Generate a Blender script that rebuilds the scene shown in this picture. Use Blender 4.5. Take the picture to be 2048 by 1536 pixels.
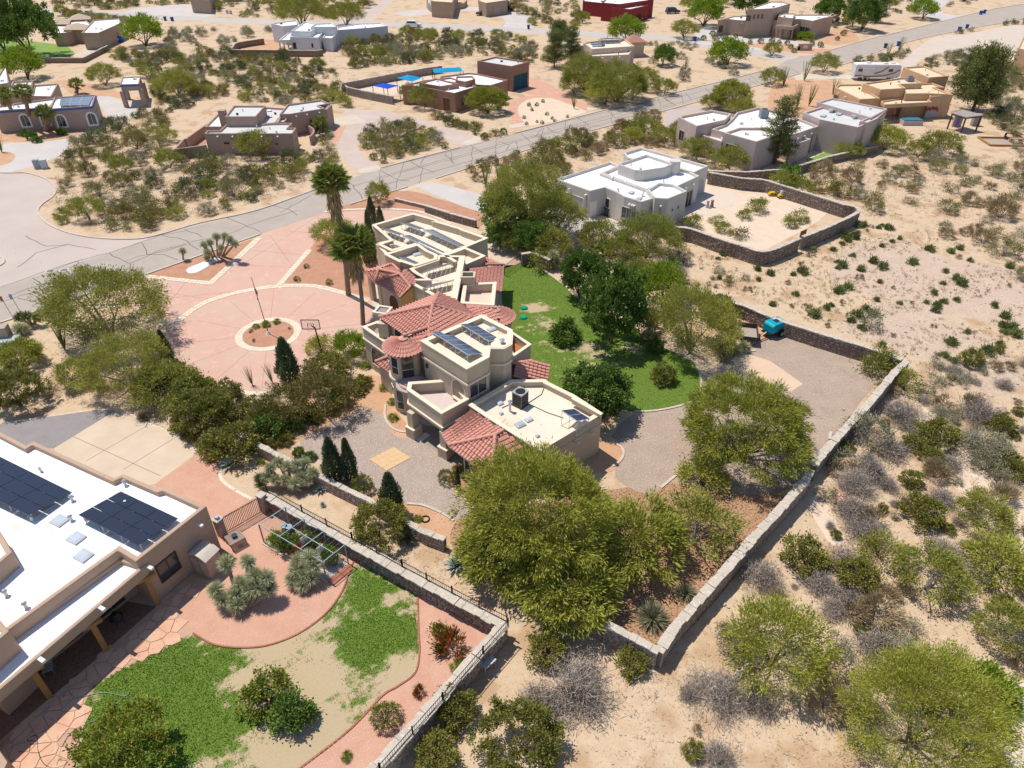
import bpy, math, random
import numpy as np
from mathutils import Vector
R=math.radians
for o in list(bpy.data.objects): bpy.data.objects.remove(o)
SC=bpy.context.scene; COL=SC.collection
# ---------------- camera, sky, sun, exposure
CAM_H=38.0; PITCH=36.0; FPX=1420.0
cd=bpy.data.cameras.new('camera'); cam=bpy.data.objects.new('camera',cd); COL.objects.link(cam)
cd.sensor_width=36; cd.lens=36*FPX/2048; cd.clip_start=.5; cd.clip_end=3000
cam.location=(0,0,CAM_H); cam.rotation_euler=(R(90-PITCH),0,0); SC.camera=cam
SUN_EL=67.0; SUN_AZ=-56.0            # clockwise from +y
W_=bpy.data.worlds.new('World'); SC.world=W_; W_.use_nodes=True
nt=W_.node_tree; nt.nodes.clear()
sky=nt.nodes.new('ShaderNodeTexSky'); sky.sky_type='NISHITA'; sky.sun_disc=False
sky.sun_elevation=R(SUN_EL); sky.sun_rotation=R(SUN_AZ); sky.altitude=1200; sky.air_density=1; sky.dust_density=.6
bg=nt.nodes.new('ShaderNodeBackground'); bg.inputs[1].default_value=.13
ow=nt.nodes.new('ShaderNodeOutputWorld'); nt.links.new(sky.outputs[0],bg.inputs[0]); nt.links.new(bg.outputs[0],ow.inputs[0])
sd=bpy.data.lights.new('sun','SUN'); sd.energy=4.2; sd.angle=R(.53); sd.color=(1,.945,.85)
sun=bpy.data.objects.new('sun',sd); COL.objects.link(sun); sun.location=(-30,30,80)
_sv=Vector((math.sin(R(SUN_AZ))*math.cos(R(SUN_EL)),math.cos(R(SUN_AZ))*math.cos(R(SUN_EL)),math.sin(R(SUN_EL))))
sun.rotation_euler=_sv.to_track_quat('Z','Y').to_euler()
SC.view_settings.view_transform='Standard'; SC.view_settings.look='None'; SC.view_settings.exposure=.12
SC.view_settings.gamma=1; SC.view_settings.use_curve_mapping=False
rnd=random.Random(5); rng=np.random.default_rng(5)
# ---------------- survey helpers: a sight line met with a level plane
_s,_c=math.sin(R(PITCH)),math.cos(R(PITCH))
def G(u,v,z=0.0):
    x=(u-1024)/FPX; y=(768-v)/FPX; dy=_c+y*_s; dz=-_s+y*_c; t=(z-CAM_H)/dz
    return Vector((x*t,dy*t,z))
def PX(p):
    dx,dy,dz=p[0],p[1],p[2]-CAM_H; f=dy*_c-dz*_s; up=dy*_s+dz*_c
    return (1024+FPX*dx/f, 768-FPX*up/f)
def PPM(v): return (v+264.0)*.809/CAM_H
CR={'a':(0,0,2.9257),'b':(650,0,2.9257),'c':(1348,0,2.9257),'d':(0,400,2.9257),'m':(720,410,6.0235),'n':(720,560,11.378),
 'g':(700,600,3.657),'h':(780,780,4.233),'k':(720,680,6.35),'e':(1000,400,2.9257),'f':(1348,400,2.9257),'l':(0,800,2.9257),'o':(0,1050,3.16),
 'p':(450,850,2.9257),'q':(600,1050,3.16),'r':(1000,850,2.9257),'s':(1348,850,2.9257),'t':(1348,1011,2.9257),'u':(840,630,9.309),'v':(800,690,10.24),
 'w':(1080,280,5.689),'x':(330,190,5.689),'1':(0,130,3.969),'2':(80,0,3.175),'3':(460,20,3.735),'4':(670,100,2.761),'5':(1050,0,4.233),'6':(1400,0,3.969),'7':(1340,180,2.886),'8':(1640,110,3.113),'z':(0,0,1)}
def Z(c,*pts):
    x,y,s=CR[c]; return [(x+a/s,y+b/s) for a,b in pts]
def GP(pts,z=0): return [G(u,v,z) for u,v in pts]
# ---------------- materials
MATS={}
def mat(name,c1,c2=None,sc=3,rough=.9,c3=None,sc3=40,t3=.62,bump=0,bs=30,metal=0,spec=.3,obj=False,det=6,c4=None,sc4=.3,t4=.55):
    if name in MATS: return MATS[name]
    m=bpy.data.materials.new(name); m.use_nodes=True; MATS[name]=m
    n=m.node_tree.nodes; L=m.node_tree.links; b=n['Principled BSDF']
    b.inputs['Roughness'].default_value=rough; b.inputs['Metallic'].default_value=metal; b.inputs['Specular IOR Level'].default_value=spec
    g=n.new('ShaderNodeTexCoord') if obj else n.new('ShaderNodeNewGeometry'); P=g.outputs['Object'] if obj else g.outputs['Position']
    col=None
    def noise(s,d=det,ro=.6):
        t=n.new('ShaderNodeTexNoise'); t.inputs['Scale'].default_value=s; t.inputs['Detail'].default_value=d; t.inputs['Roughness'].default_value=ro
        L.new(P,t.inputs['Vector']); return t.outputs['Fac']
    def ramp(f,a,bb):
        r=n.new('ShaderNodeMapRange'); r.inputs[1].default_value=a; r.inputs[2].default_value=bb; L.new(f,r.inputs[0]); return r.outputs[0]
    def mix(f,A,B):
        x=n.new('ShaderNodeMix'); x.data_type='RGBA'; L.new(f,x.inputs[0])
        for i,q in ((6,A),(7,B)):
            if isinstance(q,tuple): x.inputs[i].default_value=(*q,1)
            else: L.new(q,x.inputs[i])
        return x.outputs[2]
    if c2: col=mix(ramp(noise(sc),.32,.68),c1,c2)
    else: col=mix(ramp(noise(sc),.3,.7),c1,tuple(min(1,x*.88) for x in c1))
    if c4: col=mix(ramp(noise(sc4,4,.5),t4,t4+.1),col,c4)
    if c3: col=mix(ramp(noise(sc3,3,.7),t3,t3+.06),col,c3)
    L.new(col,b.inputs['Base Color'])
    if bump:
        bn=n.new('ShaderNodeBump'); bn.inputs['Strength'].default_value=bump; bn.inputs['Distance'].default_value=.05
        L.new(noise(bs,4,.7),bn.inputs['Height']); L.new(bn.outputs[0],b.inputs['Normal'])
    m['mixout']=0
    return m
def leafmat(name,dark,light,trans=.25,flower=None,ft=.9,hue=.35):
    m=bpy.data.materials.new(name); m.use_nodes=True; MATS[name]=m
    n=m.node_tree.nodes; L=m.node_tree.links; b=n['Principled BSDF']; b.inputs['Roughness'].default_value=.62; b.inputs['Specular IOR Level'].default_value=.2
    a=n.new('ShaderNodeAttribute'); a.attribute_name='tint'; oi=n.new('ShaderNodeObjectInfo')
    ad=n.new('ShaderNodeMath'); ad.operation='MULTIPLY_ADD'; L.new(oi.outputs['Random'],ad.inputs[0]); ad.inputs[1].default_value=hue; 
    s=n.new('ShaderNodeMath'); s.operation='SUBTRACT'; L.new(a.outputs['Fac'],s.inputs[0]); s.inputs[1].default_value=hue/2; L.new(s.outputs[0],ad.inputs[2])
    x=n.new('ShaderNodeMix'); x.data_type='RGBA'; L.new(ad.outputs[0],x.inputs[0]); x.inputs[6].default_value=(*dark,1); x.inputs[7].default_value=(*light,1); x.clamp_factor=True
    out=x.outputs[2]
    if flower:
        g=n.new('ShaderNodeMath'); g.operation='GREATER_THAN'; L.new(a.outputs['Fac'],g.inputs[0]); g.inputs[1].default_value=ft
        y=n.new('ShaderNodeMix'); y.data_type='RGBA'; L.new(g.outputs[0],y.inputs[0]); L.new(out,y.inputs[6]); y.inputs[7].default_value=(*flower,1); out=y.outputs[2]
    L.new(out,b.inputs['Base Color'])
    tr=n.new('ShaderNodeBsdfTranslucent'); L.new(out,tr.inputs[0]); ms=n.new('ShaderNodeMixShader'); ms.inputs[0].default_value=trans
    L.new(b.outputs[0],ms.inputs[1]); L.new(tr.outputs[0],ms.inputs[2]); L.new(ms.outputs[0],n['Material Output'].inputs[0])
    return m
# ---------------- objects
def tag(o,label=None,cat=None,group=None,kind=None):
    if label: o['label']=label
    if cat: o['category']=cat
    if group: o['group']=group
    if kind: o['kind']=kind
    return o
def mesh_obj(name,verts,faces,m,parent=None,smooth=False,kind=None,label=None,off=None,mi=None):
    me=bpy.data.meshes.new(name)
    if off is not None: verts=[(v[0]-off[0],v[1]-off[1],v[2]-off[2]) for v in verts]
    me.from_pydata([tuple(v) for v in verts],[],faces)
    for x in (m if isinstance(m,(list,tuple)) else [m]): me.materials.append(x)
    if mi is not None: me.polygons.foreach_set('material_index',mi)
    if smooth: me.polygons.foreach_set('use_smooth',[True]*len(me.polygons))
    me.update(); o=bpy.data.objects.new(name,me); COL.objects.link(o)
    if parent: o.parent=parent
    if kind: o['kind']=kind
    if label: o['label']=label
    return o
def thing(name,label,cat,loc=(0,0,0),rz=0,group=None):
    o=bpy.data.objects.new(name,None); COL.objects.link(o); o.location=loc; o.rotation_euler=(0,0,rz); o.empty_display_size=.3
    return tag(o,label,cat,group)
class MB:
    def __init__(s): s.v=[]; s.f=[]
    def add(s,v,f):
        n=len(s.v); s.v+= [tuple(x) for x in v]; s.f+=[tuple(i+n for i in q) for q in f]; return s
    def prism(s,poly,z0,z1):
        if area(poly)<0: poly=poly[::-1]
        n=len(poly); v=[(p[0],p[1],z0) for p in poly]+[(p[0],p[1],z1) for p in poly]
        return s.add(v,[tuple(range(n))[::-1],tuple(range(n,2*n))]+[(i,(i+1)%n,n+(i+1)%n,n+i) for i in range(n)])
    def ring(s,outer,inner,z0,z1):
        if area(outer)<0: outer=outer[::-1]; inner=inner[::-1]
        n=len(outer); v=[(p[0],p[1],z0) for p in outer]+[(p[0],p[1],z1) for p in outer]+[(p[0],p[1],z0) for p in inner]+[(p[0],p[1],z1) for p in inner]; f=[]
        for i in range(n):
            j=(i+1)%n; f+=[(i,j,n+j,n+i),(n+i,n+j,3*n+j,3*n+i),(2*n+j,2*n+i,3*n+i,3*n+j),(j,i,2*n+i,2*n+j)]
        return s.add(v,f)
    def box(s,c,sz,rz=0,z=None):
        a,b=math.cos(rz),math.sin(rz); v=[]
        for dz in (-.5,.5):
            for dx,dy in ((-.5,-.5),(.5,-.5),(.5,.5),(-.5,.5)):
                x,y=dx*sz[0],dy*sz[1]; v.append((c[0]+x*a-y*b,c[1]+x*b+y*a,c[2]+dz*sz[2]))
        return s.add(v,[(3,2,1,0),(4,5,6,7),(0,1,5,4),(1,2,6,5),(2,3,7,6),(3,0,4,7)])
    def tube(s,p,q,r0,r1=None,n=6):
        p,q=Vector(p),Vector(q); r1=r0 if r1 is None else r1; d=(q-p); 
        if d.length<1e-6: return s
        d.normalize(); a=d.orthogonal().normalized(); b=d.cross(a); v=[]
        for c,r in ((p,r0),(q,r1)):
            for i in range(n): t=2*math.pi*i/n; v.append(c+a*r*math.cos(t)+b*r*math.sin(t))
        return s.add(v,[(i,(i+1)%n,n+(i+1)%n,n+i) for i in range(n)]+[tuple(range(n))[::-1],tuple(range(n,2*n))])
    def bar(s,p,q,w,h):   # rectangular bar between two points
        p,q=Vector(p),Vector(q); d=(q-p).normalized(); a=Vector((0,0,1)).cross(d)
        a=Vector((1,0,0)) if a.length<1e-4 else a.normalized(); b=d.cross(a); v=[]
        for c in (p,q):
            for x,y in ((-1,-1),(1,-1),(1,1),(-1,1)): v.append(c+a*x*w/2+b*y*h/2)
        return s.add(v,[(3,2,1,0),(4,5,6,7),(0,1,5,4),(1,2,6,5),(2,3,7,6),(3,0,4,7)])
    def poly(s,pts): return s.add(pts,[tuple(range(len(pts)))])
    def obj(s,name,m,parent=None,**k): return mesh_obj(name,s.v,s.f,m,parent,**k)
def area(p): return sum(p[i][0]*p[(i+1)%len(p)][1]-p[(i+1)%len(p)][0]*p[i][1] for i in range(len(p)))/2
def inset(poly,d):
    n=len(poly); sg=1 if area(poly)>0 else -1; out=[]
    for i in range(n):
        p=Vector(poly[i][:2]); a=(p-Vector(poly[i-1][:2])).normalized(); b=(Vector(poly[(i+1)%n][:2])-p).normalized()
        na=Vector((-a.y,a.x))*sg; nb=Vector((-b.y,b.x))*sg; k=1+na.dot(nb); k=max(k,.35)
        q=p+(na+nb)*d/k; out.append(Vector((q.x,q.y,0)))
    return out
def smooth(pts,n=6,closed=False):
    P=[Vector(p) for p in pts]; m=len(P); out=[]
    for i in range(m if closed else m-1):
        a=P[(i-1)%m] if closed or i>0 else P[0]; b=P[i]; c=P[(i+1)%m]; d=P[(i+2)%m] if closed or i+2<m else P[-1]
        for k in range(n):
            t=k/n; out.append(.5*((2*b)+(c-a)*t+(2*a-5*b+4*c-d)*t*t+(3*b-a-3*c+d)*t**3))
    if not closed: out.append(P[-1])
    return out
def inside(x,y,poly):
    c=False; n=len(poly); j=n-1
    for i in range(n):
        xi,yi=poly[i][0],poly[i][1]; xj,yj=poly[j][0],poly[j][1]
        if (yi>y)!=(yj>y) and x<(xj-xi)*(y-yi)/(yj-yi)+xi: c=not c
        j=i
    return c
EXC=[]
def sheet(name,pts,z,m,closed_smooth=False,parent=None,kind='structure'):
    P=[Vector((p[0],p[1],0)) for p in pts]
    if closed_smooth: P=smooth(P,5,True)
    EXC.append(P)
    return mesh_obj(name,[(p[0],p[1],z) for p in P],[tuple(range(len(P)))[::(1 if area(P)>0 else -1)]],m,parent,kind=kind if parent is None else None)
def strip(mb,pts,w,z0,z1,sm=0):
    P=[Vector((p[0],p[1],0)) for p in pts]
    if sm: P=smooth(P,sm)
    if w>3: EXC.append([p+Vector((0,w*.7,0)) for p in P]+[p-Vector((0,w*.7,0)) for p in P[::-1]])
    L=[];Rr=[]
    for i,p in enumerate(P):
        d=(P[min(i+1,len(P)-1)]-P[max(i-1,0)]).normalized(); nn=Vector((-d.y,d.x,0)); L.append(p+nn*w/2); Rr.append(p-nn*w/2)
    n=len(P); v=[(p.x,p.y,z1) for p in L]+[(p.x,p.y,z1) for p in Rr]+[(p.x,p.y,z0) for p in L]+[(p.x,p.y,z0) for p in Rr]; f=[]
    for i in range(n-1): f+=[(i,n+i,n+i+1,i+1),(2*n+i,i,i+1,2*n+i+1),(n+i,3*n+i,3*n+i+1,n+i+1)]
    f+=[(0,2*n,3*n,n),(n-1,2*n-1,4*n-1,3*n-1)]
    mb.add(v,f); return mb
# ================= materials
sand=mat('sand',(.535,.385,.25),(.605,.46,.32),sc=1.6,c4=(.47,.315,.19),sc4=.3,t4=.53,c3=(.31,.215,.14),sc3=7,t3=.60,bump=.9,bs=5)
asph=mat('asphalt',(.375,.315,.265),(.43,.365,.31),sc=.35,c3=(.29,.27,.26),sc3=3,t3=.66,bump=.15,bs=25,rough=.85)
asph2=mat('asphalt_pink',(.47,.385,.335),(.53,.44,.385),sc=.15,c3=(.40,.33,.30),sc3=1.2,t3=.64,bump=.15,bs=25,rough=.85)
seal=mat('crack_sealant',(.10,.095,.10),rough=.7)
conc=mat('concrete',(.60,.52,.42),(.53,.45,.36),sc=.6,bump=.1,bs=20)
conc_d=mat('concrete_drive',(.62,.50,.375),(.55,.43,.32),sc=.5,c3=(.45,.36,.27),sc3=5,t3=.68,bump=.1,bs=20)
curbm=mat('curb_concrete',(.60,.50,.41),(.50,.42,.35),sc=1.5)
pink=mat('pink_concrete',(.60,.37,.29),(.56,.35,.275),sc=.3,c4=(.56,.38,.295),sc4=.22,t4=.50,c3=(.62,.395,.31),sc3=.9,t3=.56,bump=.1,bs=15)
joint=mat('joint_red',(.40,.205,.165),rough=.9)
cream=mat('cream_stone',(.74,.64,.49),(.62,.51,.38),sc=2.2,c3=(.80,.72,.60),sc3=6,t3=.55,bump=.3,bs=10)
redgr=mat('red_gravel',(.42,.20,.12),(.50,.27,.17),sc=1.2,c3=(.62,.42,.32),sc3=16,t3=.60,bump=.7,bs=18)
salmon=mat('salmon_gravel',(.54,.29,.20),(.60,.35,.25),sc=.7,c3=(.70,.52,.44),sc3=13,t3=.60,bump=.7,bs=16)
mauve=mat('mauve_gravel',(.41,.32,.265),(.35,.27,.225),sc=.8,c3=(.62,.52,.44),sc3=10,t3=.56,bump=.9,bs=12)
mauve2=mat('brown_gravel',(.42,.32,.25),(.35,.26,.205),sc=.5,c3=(.60,.49,.40),sc3=9,t3=.57,bump=.9,bs=12)
greygr=mat('grey_gravel',(.30,.27,.26),(.26,.235,.235),sc=1,c3=(.42,.39,.37),sc3=14,t3=.6,bump=.7,bs=14)
lgrey=mat('pale_grey_gravel',(.50,.45,.42),(.56,.51,.47),sc=.3,c3=(.42,.38,.36),sc3=4,t3=.62,bump=.4,bs=10)
rsoil=mat('orange_soil',(.50,.275,.155),(.58,.36,.225),sc=.5,c3=(.25,.14,.08),sc3=6,t3=.6,bump=.6,bs=8)
brick=mat('red_brick',(.33,.12,.075),(.42,.17,.11),sc=5)
flag=mat('flagstone',(.60,.33,.22),(.66,.44,.30),sc=1.1,c3=(.52,.26,.17),sc3=3,t3=.6,bump=.2,bs=12)
grout=mat('grout',(.56,.33,.24))
# ================= ground
S=1500
mesh_obj('ground',[(-S,-200,0),(S,-200,0),(S,2*S,0),(-S,2*S,0)],[(0,1,2,3)],sand,kind='structure')
# colour patches of the open ground (bare gravelly stone, orange soil, pale washed sand)
stony=mat('stony_ground',(.47,.345,.25),(.55,.41,.31),sc=.6,c3=(.64,.54,.45),sc3=5,t3=.56,bump=.8,bs=6)
pale=mat('pale_sand',(.62,.475,.35),(.68,.545,.42),sc=.8,c3=(.55,.42,.31),sc3=7,t3=.62,bump=.4,bs=7)
leafl=mat('leaf_litter',(.40,.22,.12),(.46,.28,.17),sc=.9,c3=(.14,.085,.05),sc3=7,t3=.52,bump=.6,bs=9)
_bz=[.0030]
def blob(name,pts,z,m,jit=.5,n=8):
    _bz[0]+=.0006; z=z+_bz[0]-.0036 if z<.0055 else z
    jit=jit*.35
    P=smooth([Vector((p.x,p.y,0)) for p in pts],n,True)
    P=[p+Vector((rnd.uniform(-jit,jit),rnd.uniform(-jit,jit),0)) for p in P]
    return mesh_obj(name,[(p.x,p.y,z) for p in P],[tuple(range(len(P)))[::(1 if area(P)>0 else -1)]],m,kind='structure')
blob('stony_ground',GP([(1690,500),(1800,480),(1900,520),(2060,540),(2060,650),(1950,640),(1850,620),(1720,580),(1660,560)]),.004,stony,.7)
blob('stony_ground',GP([(1680,650),(1790,600),(1900,640),(2000,690),(2048,760),(1980,790),(1880,730),(1790,700)]),.004,stony,.6)
blob('pale_sand_wash',GP([(1860,820),(2050,1010),(2080,1130),(2020,1100),(1940,1010),(1880,930),(1840,860)]),.004,pale,.25)
blob('pale_sand_wash',GP([(1640,990),(1670,1040),(1690,1080),(1665,1090),(1630,1040),(1620,1005)]),.004,pale,.1)
blob('pale_sand_wash',GP([(1990,1400),(2060,1370),(2080,1500),(2030,1540),(2000,1470)]),.004,mat('bleached',(.70,.60,.50),(.62,.52,.43),sc=1,bump=.3),.15)
# left property strip of sand between walls keeps the ground colour
# ---- streets
road=GP([(-500,810),(0,645),(85,617),(284,551),(359,525),(530,465),(649,425.6),(728.6,398.2),(872,355.4),(1087.5,288.8),(1348,215.3),(1502,174),(1608,143.5),(1707,121),(1758,101),(1861,72),(2048,37),(2400,-40),(2250,-55),(2048,8),(1963,24),(1800,65),(1748,77),(1645,106),(1575,120),(1549.6,135),(1501.8,148.7),(1350,186.3),(1227.6,217),(967.8,283.7),(762.8,336.6),(629,381),(513,422),(400,450),(321,470),(219,506),(0,575),(-500,735)])
RD=road; sheet('road',road,.008,asph)
side=GP([(-500,345),(0,347),(51,347),(92,359),(111,376),(106,393),(86,408),(76,424),(99,448),(143.5,466.5),(205,476),(273,477),(330,466),(400,446),(420,460),(219,520),(0,590),(-500,750)])
sheet('side_street',side,.004,asph2)
ust=strip(MB(),GP([(-200,15),(120,22),(290,33),(400,38),(560,46),(700,47),(820,50),(1050,61),(1200,70),(1330,75),(1450,95),(1530,110),(1600,122)]),7.2,.0,.006,5)
ust.obj('upper_street',mat('asphalt_grey',(.46,.41,.375),(.50,.45,.41),sc=.2),kind='structure')
st2=strip(MB(),GP([(1030,60),(1040,40),(1000,25),(960,18),(880,20),(800,30)]),9,0,.005,4); st2.obj('gravel_forecourt',lgrey,kind='structure')
# sealant lines: traced main ones, plus branching ones further off
cr=MB()
def crk(pts,w=.09):
    P=GP(pts); Q=[P[0]]
    for a,b in zip(P,P[1:]):
        n=max(1,int((b-a).length/1.2))
        for k in range(1,n+1):
            q=a.lerp(b,k/n)
            if k<n: q=q+Vector((rnd.uniform(-.16,.16),rnd.uniform(-.16,.16),0))
            Q.append(q)
    strip(cr,Q,w,.008,.0125)
D=lambda *p: Z('d',*p)
for ln in ([(640,310),(940,205)],[(0,510),(290,410),(440,360),(640,310)],[(940,205),(1090,180)],[(640,310),(730,360),(810,330),(860,320),(1000,290),(1090,255)],[(780,260),(830,250),(845,275),(860,320)],[(945,205),(1050,225),(1095,240),(1110,260),(1160,290)],
   [(1080,170),(1180,215)],[(1320,100),(1420,140),(1520,185)],[(1560,20),(1690,55),(1740,90)],[(1640,75),(1840,-40)],[(1100,250),(1320,205),(1540,120),(1740,60)],[(860,320),(960,320),(1040,350)],[(730,360),(765,375),(760,400),(800,430)],[(190,455),(240,490),(295,515)],[(380,415),(470,365),(560,400)],
   [(0,600),(120,560),(295,515),(400,470)],[(40,570),(160,520),(300,480)],[(100,575),(240,605)],[(540,520),(640,470),(830,430)],[(290,415),(480,350)],[(760,370),(860,330),(920,300),(1090,262)],[(100,395),(210,310),(400,260)],[(150,210),(270,270),(400,260),(560,290)]): crk(D(*ln))
Bq=lambda *p: Z('b',*p)
for ln in ([(200,1010),(330,980),(600,920),(900,840),(1260,745),(2048,560)],[(160,1090),(480,1000),(850,905),(1200,810),(1500,735),(2048,600)],[(120,1040),(190,1120),(220,1170)],[(330,1000),(420,1050),(500,1060)],[(480,930),(560,980),(640,1010)],[(700,900),(760,960)],[(850,850),(930,900),(1010,890),(990,930)],[(1000,820),(1080,850),(1060,880)],
   [(1150,780),(1200,830),(1300,850)],[(1300,740),(1330,770),(1420,790)],[(1480,690),(1540,730),(1620,740)],[(1650,650),(1700,690),(1800,680)],[(1850,600),(1900,640),(2000,640)],[(1980,570),(2030,610)],[(560,960),(600,900)],[(1230,800),(1270,750)]): crk(Bq(*ln),.1)
for k in range(17):
    f=k/16; a=(762+f*740,337-f*188); b=(735+f*767,396-f*222); r0,r1=rnd.choice(((0,1),(0,.5),(.4,1),(.1,.8))); s_=rnd.uniform(5,22)
    crk([(a[0]+(b[0]-a[0])*r0,a[1]+(b[1]-a[1])*r0),(a[0]+(b[0]-a[0])*r1+s_,a[1]+(b[1]-a[1])*r1-s_*.15)],.07)
for q in (.3,.68): crk([(762+f*740-(27+f*-27)*q,337-f*188+(59-f*34)*q) for f in (0,.15,.3,.45,.6,.8,1)],.10)
for k in range(16):
    u=1330+k*42; 
    v0=190-(u-1350)*.245; a=(u,v0+rnd.uniform(0,6)); b=(u+rnd.uniform(10,22),v0+rnd.uniform(14,24)-k*.4)
    if u<1900: crk([a,b],.1)
cr.obj('crack_sealant',seal,kind='stuff')
# manhole lids
for i,(u,v) in enumerate(Z('d',(295,415),(375,411))):
    p=G(u,v); m=MB().tube((p.x,p.y,.006),(p.x,p.y,.02),.55,n=20); t=thing('manhole_cover',('left' if i==0 else 'right')+' one of two round pale manhole lids in the road','manhole cover',(p.x,p.y,0),group='manhole covers in the road')
    mesh_obj('rim',m.v,m.f,conc,t,off=t.location); mesh_obj('lid',*(lambda q:(q.v,q.f))(MB().tube((p.x,p.y,.02),(p.x,p.y,.026),.4,n=20)),mat('iron',(.22,.2,.19)),t,off=t.location)
# kerbs
kb=MB()
def kerb(pts,w=.28,h=.12,sm=4): strip(kb,GP(pts),w,0,h,sm)
kerb([(-300,341),(0,346),(51,346),(92,358),(111.5,376),(106,393),(84,409),(76,425),(98,449),(143,467.5),(205,477),(273,478),(321,469),(400,446),(513,421),(629,380),(700,357)])
kerb([(762,336),(850,313),(920,295)]); kerb([(1030,266.5),(1130,241),(1227,216),(1350,185.5),(1502,148),(1546,135)])
kerb([(-300,745),(0,646),(85,619),(200,580)]); kerb([(284,552),(359,526),(520,469)]); kerb([(700,409),(815,374)]); kerb([(872,357),(980,323),(1087,290),(1120,281)]); kerb([(1180,262),(1348,216.5),(1502,175),(1600,147)]); kerb([(1650,138),(1707,123),(1758,102),(1861,73),(2048,38)]); kerb([(1645,105),(1748,76),(1800,64),(1963,23.5),(2048,8)])
kerb([(-20,512),(2,514),(8,524),(-2,532),(-20,534)])
kb.obj('kerb',curbm,kind='structure')
# driveway aprons (pale concrete at the road edge)
ap=[Z('b',(205,1015),(330,985),(300,968),(190,995)),Z('b',(835,852),(925,816),(880,800),(800,835)),Z('b',(1075,752),(1200,735),(1180,715),(1080,730)),Z('b',(1540,652),(1630,628),(1600,615),(1530,632)),Z('b',(420,1118),(620,1062),(640,1075),(545,1095),(470,1118))]
for p in ap: sheet('driveway_apron',GP(p),.016,conc)
# ---- neighbours' drives and yards
def dr(name,c,pts,m,z=.012,sm=True): return sheet(name,GP(Z(c,*pts)),z,m,sm)
dr('gravel_driveway','b',[(130,645),(330,648),(520,690),(700,745),(925,815),(830,850),(740,838),(640,770),(520,735),(400,720),(310,740),(215,790),(190,850),(230,920),(330,985),(205,1015),(140,960),(80,890),(60,830),(100,770),(150,715),(120,680)],mat('tan_gravel',(.50,.39,.33),(.56,.45,.385),sc=.3,c3=(.42,.33,.28),sc3=5,t3=.6,bump=.4))
dr('entry_slab','b',[(15,745),(50,685),(180,675),(245,715),(40,745)],conc,.016,False)
dr('red_path','b',[(50,745),(120,740),(80,830),(40,850)],salmon,.018,False)
dr('red_driveway','b',[(1195,455),(1290,480),(1355,520),(1430,560),(1500,600),(1625,625),(1540,650),(1430,605),(1340,575),(1250,568),(1160,590),(1125,640),(1150,700),(1195,735),(1080,752),(1095,700),(1075,640),(1070,600),(1140,572),(1230,556),(1175,545),(1120,500)],salmon)
dr('pale_yard','b',[(1170,590),(1250,572),(1340,580),(1420,610),(1530,655),(1210,735),(1155,695),(1128,640)],pale,.008)
dr('grey_driveway','b',[(540,1088),(640,1070),(880,1130),(1100,1200),(1440,1225),(1780,1320),(1740,1365),(1430,1360),(1200,1300),(890,1235),(700,1165)],lgrey)
dr('service_slab','b',[(1430,1225),(1560,1255),(1700,1290),(1850,1310),(1800,1330),(1640,1300),(1540,1265),(1470,1260)],conc,.018,False)
dr('red_gravel_bed','b',[(60,1215),(260,1165),(420,1115),(560,1130),(700,1175),(910,1240),(900,1330),(700,1290),(500,1250),(300,1232),(90,1238)],redgr,.010)
dr('circular_driveway','1',[(0,640),(100,615),(300,612),(520,585),(700,530),(790,480),(840,395),(800,330),(760,260),(880,250),(980,290),(1130,290),(1210,310),(1100,380),(980,450),(850,490),(680,590),(560,640),(440,740),(330,780),(300,800),(-60,860),(-60,660)],lgrey)
dr('red_gravel_bed','1',[(-50,600),(100,610),(300,608),(520,582),(680,535),(790,480),(600,470),(300,480),(0,520)],rsoil,.016)
dr('red_gravel_bed','1',[(-60,690),(50,690),(120,715),(90,770),(0,800),(-60,810)],rsoil,.016)
dr('garden_bed','1',[(380,140),(560,120),(900,200),(960,260),(700,230),(540,210),(480,150)],rsoil,.008)
dr('lawn','2',[(-250,250),(120,285),(200,320),(180,358),(-250,372)],mat('grass_far',(.16,.26,.045),(.24,.34,.07),sc=.5),.01)
dr('white_walk','2',[(200,360),(300,300),(400,300),(380,320),(290,365)],conc,.012,False)
dr('courtyard','3',[(60,245),(250,215),(350,225),(380,300),(20,295)],rsoil,.008,False)
dr('courtyard','4',[(60,185),(500,130),(560,170),(320,250),(100,212)],pale,.008,False)
dr('forecourt','6',[(-60,330),(60,200),(160,250),(560,290),(860,350),(1100,400),(1200,350),(1180,385),(950,440),(500,400),(200,370)],lgrey,.0072)
dr('red_gravel_island','6',[(0,310),(200,335),(400,345),(600,340),(860,380),(1060,392),(960,430),(700,415),(400,372),(150,345)],rsoil,.014)
dr('red_gravel_bed','6',[(960,310),(1050,235),(1180,235),(1270,320),(1130,350),(990,350)],rsoil,.014)
dr('red_gravel_bed','c',[(600,470),(740,470),(960,480),(950,560),(830,690),(700,690),(560,640),(560,540)],rsoil,.010)
dr('trailer_pad','c',[(720,440),(860,435),(1300,445),(1290,470),(1060,465),(820,462),(720,470)],conc,.014)
dr('driveway_slab','7',[(-20,120),(60,110),(140,90),(240,110),(80,140),(-20,230)],mat('plum_concrete',(.5,.42,.38)),.012)
dr('patio_slab','7',[(740,345),(860,322),(930,345),(800,400)],conc,.012,False)
dr('patio_slab','c',[(190,1110),(330,1120),(390,1170),(200,1260),(70,1255),(70,1180)],mat('pale_paving',(.66,.55,.45),(.58,.48,.39),sc=3),.012,False)
dr('grass_patch','7',[(800,380),(900,340),(1150,330),(1100,370),(820,420)],MATS['grass_far'],.008)
dr('pale_yard','f',[(-40,-120),(200,-160),(900,20),(560,280),(480,290),(60,160),(-60,90)],pale,.006)
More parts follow.
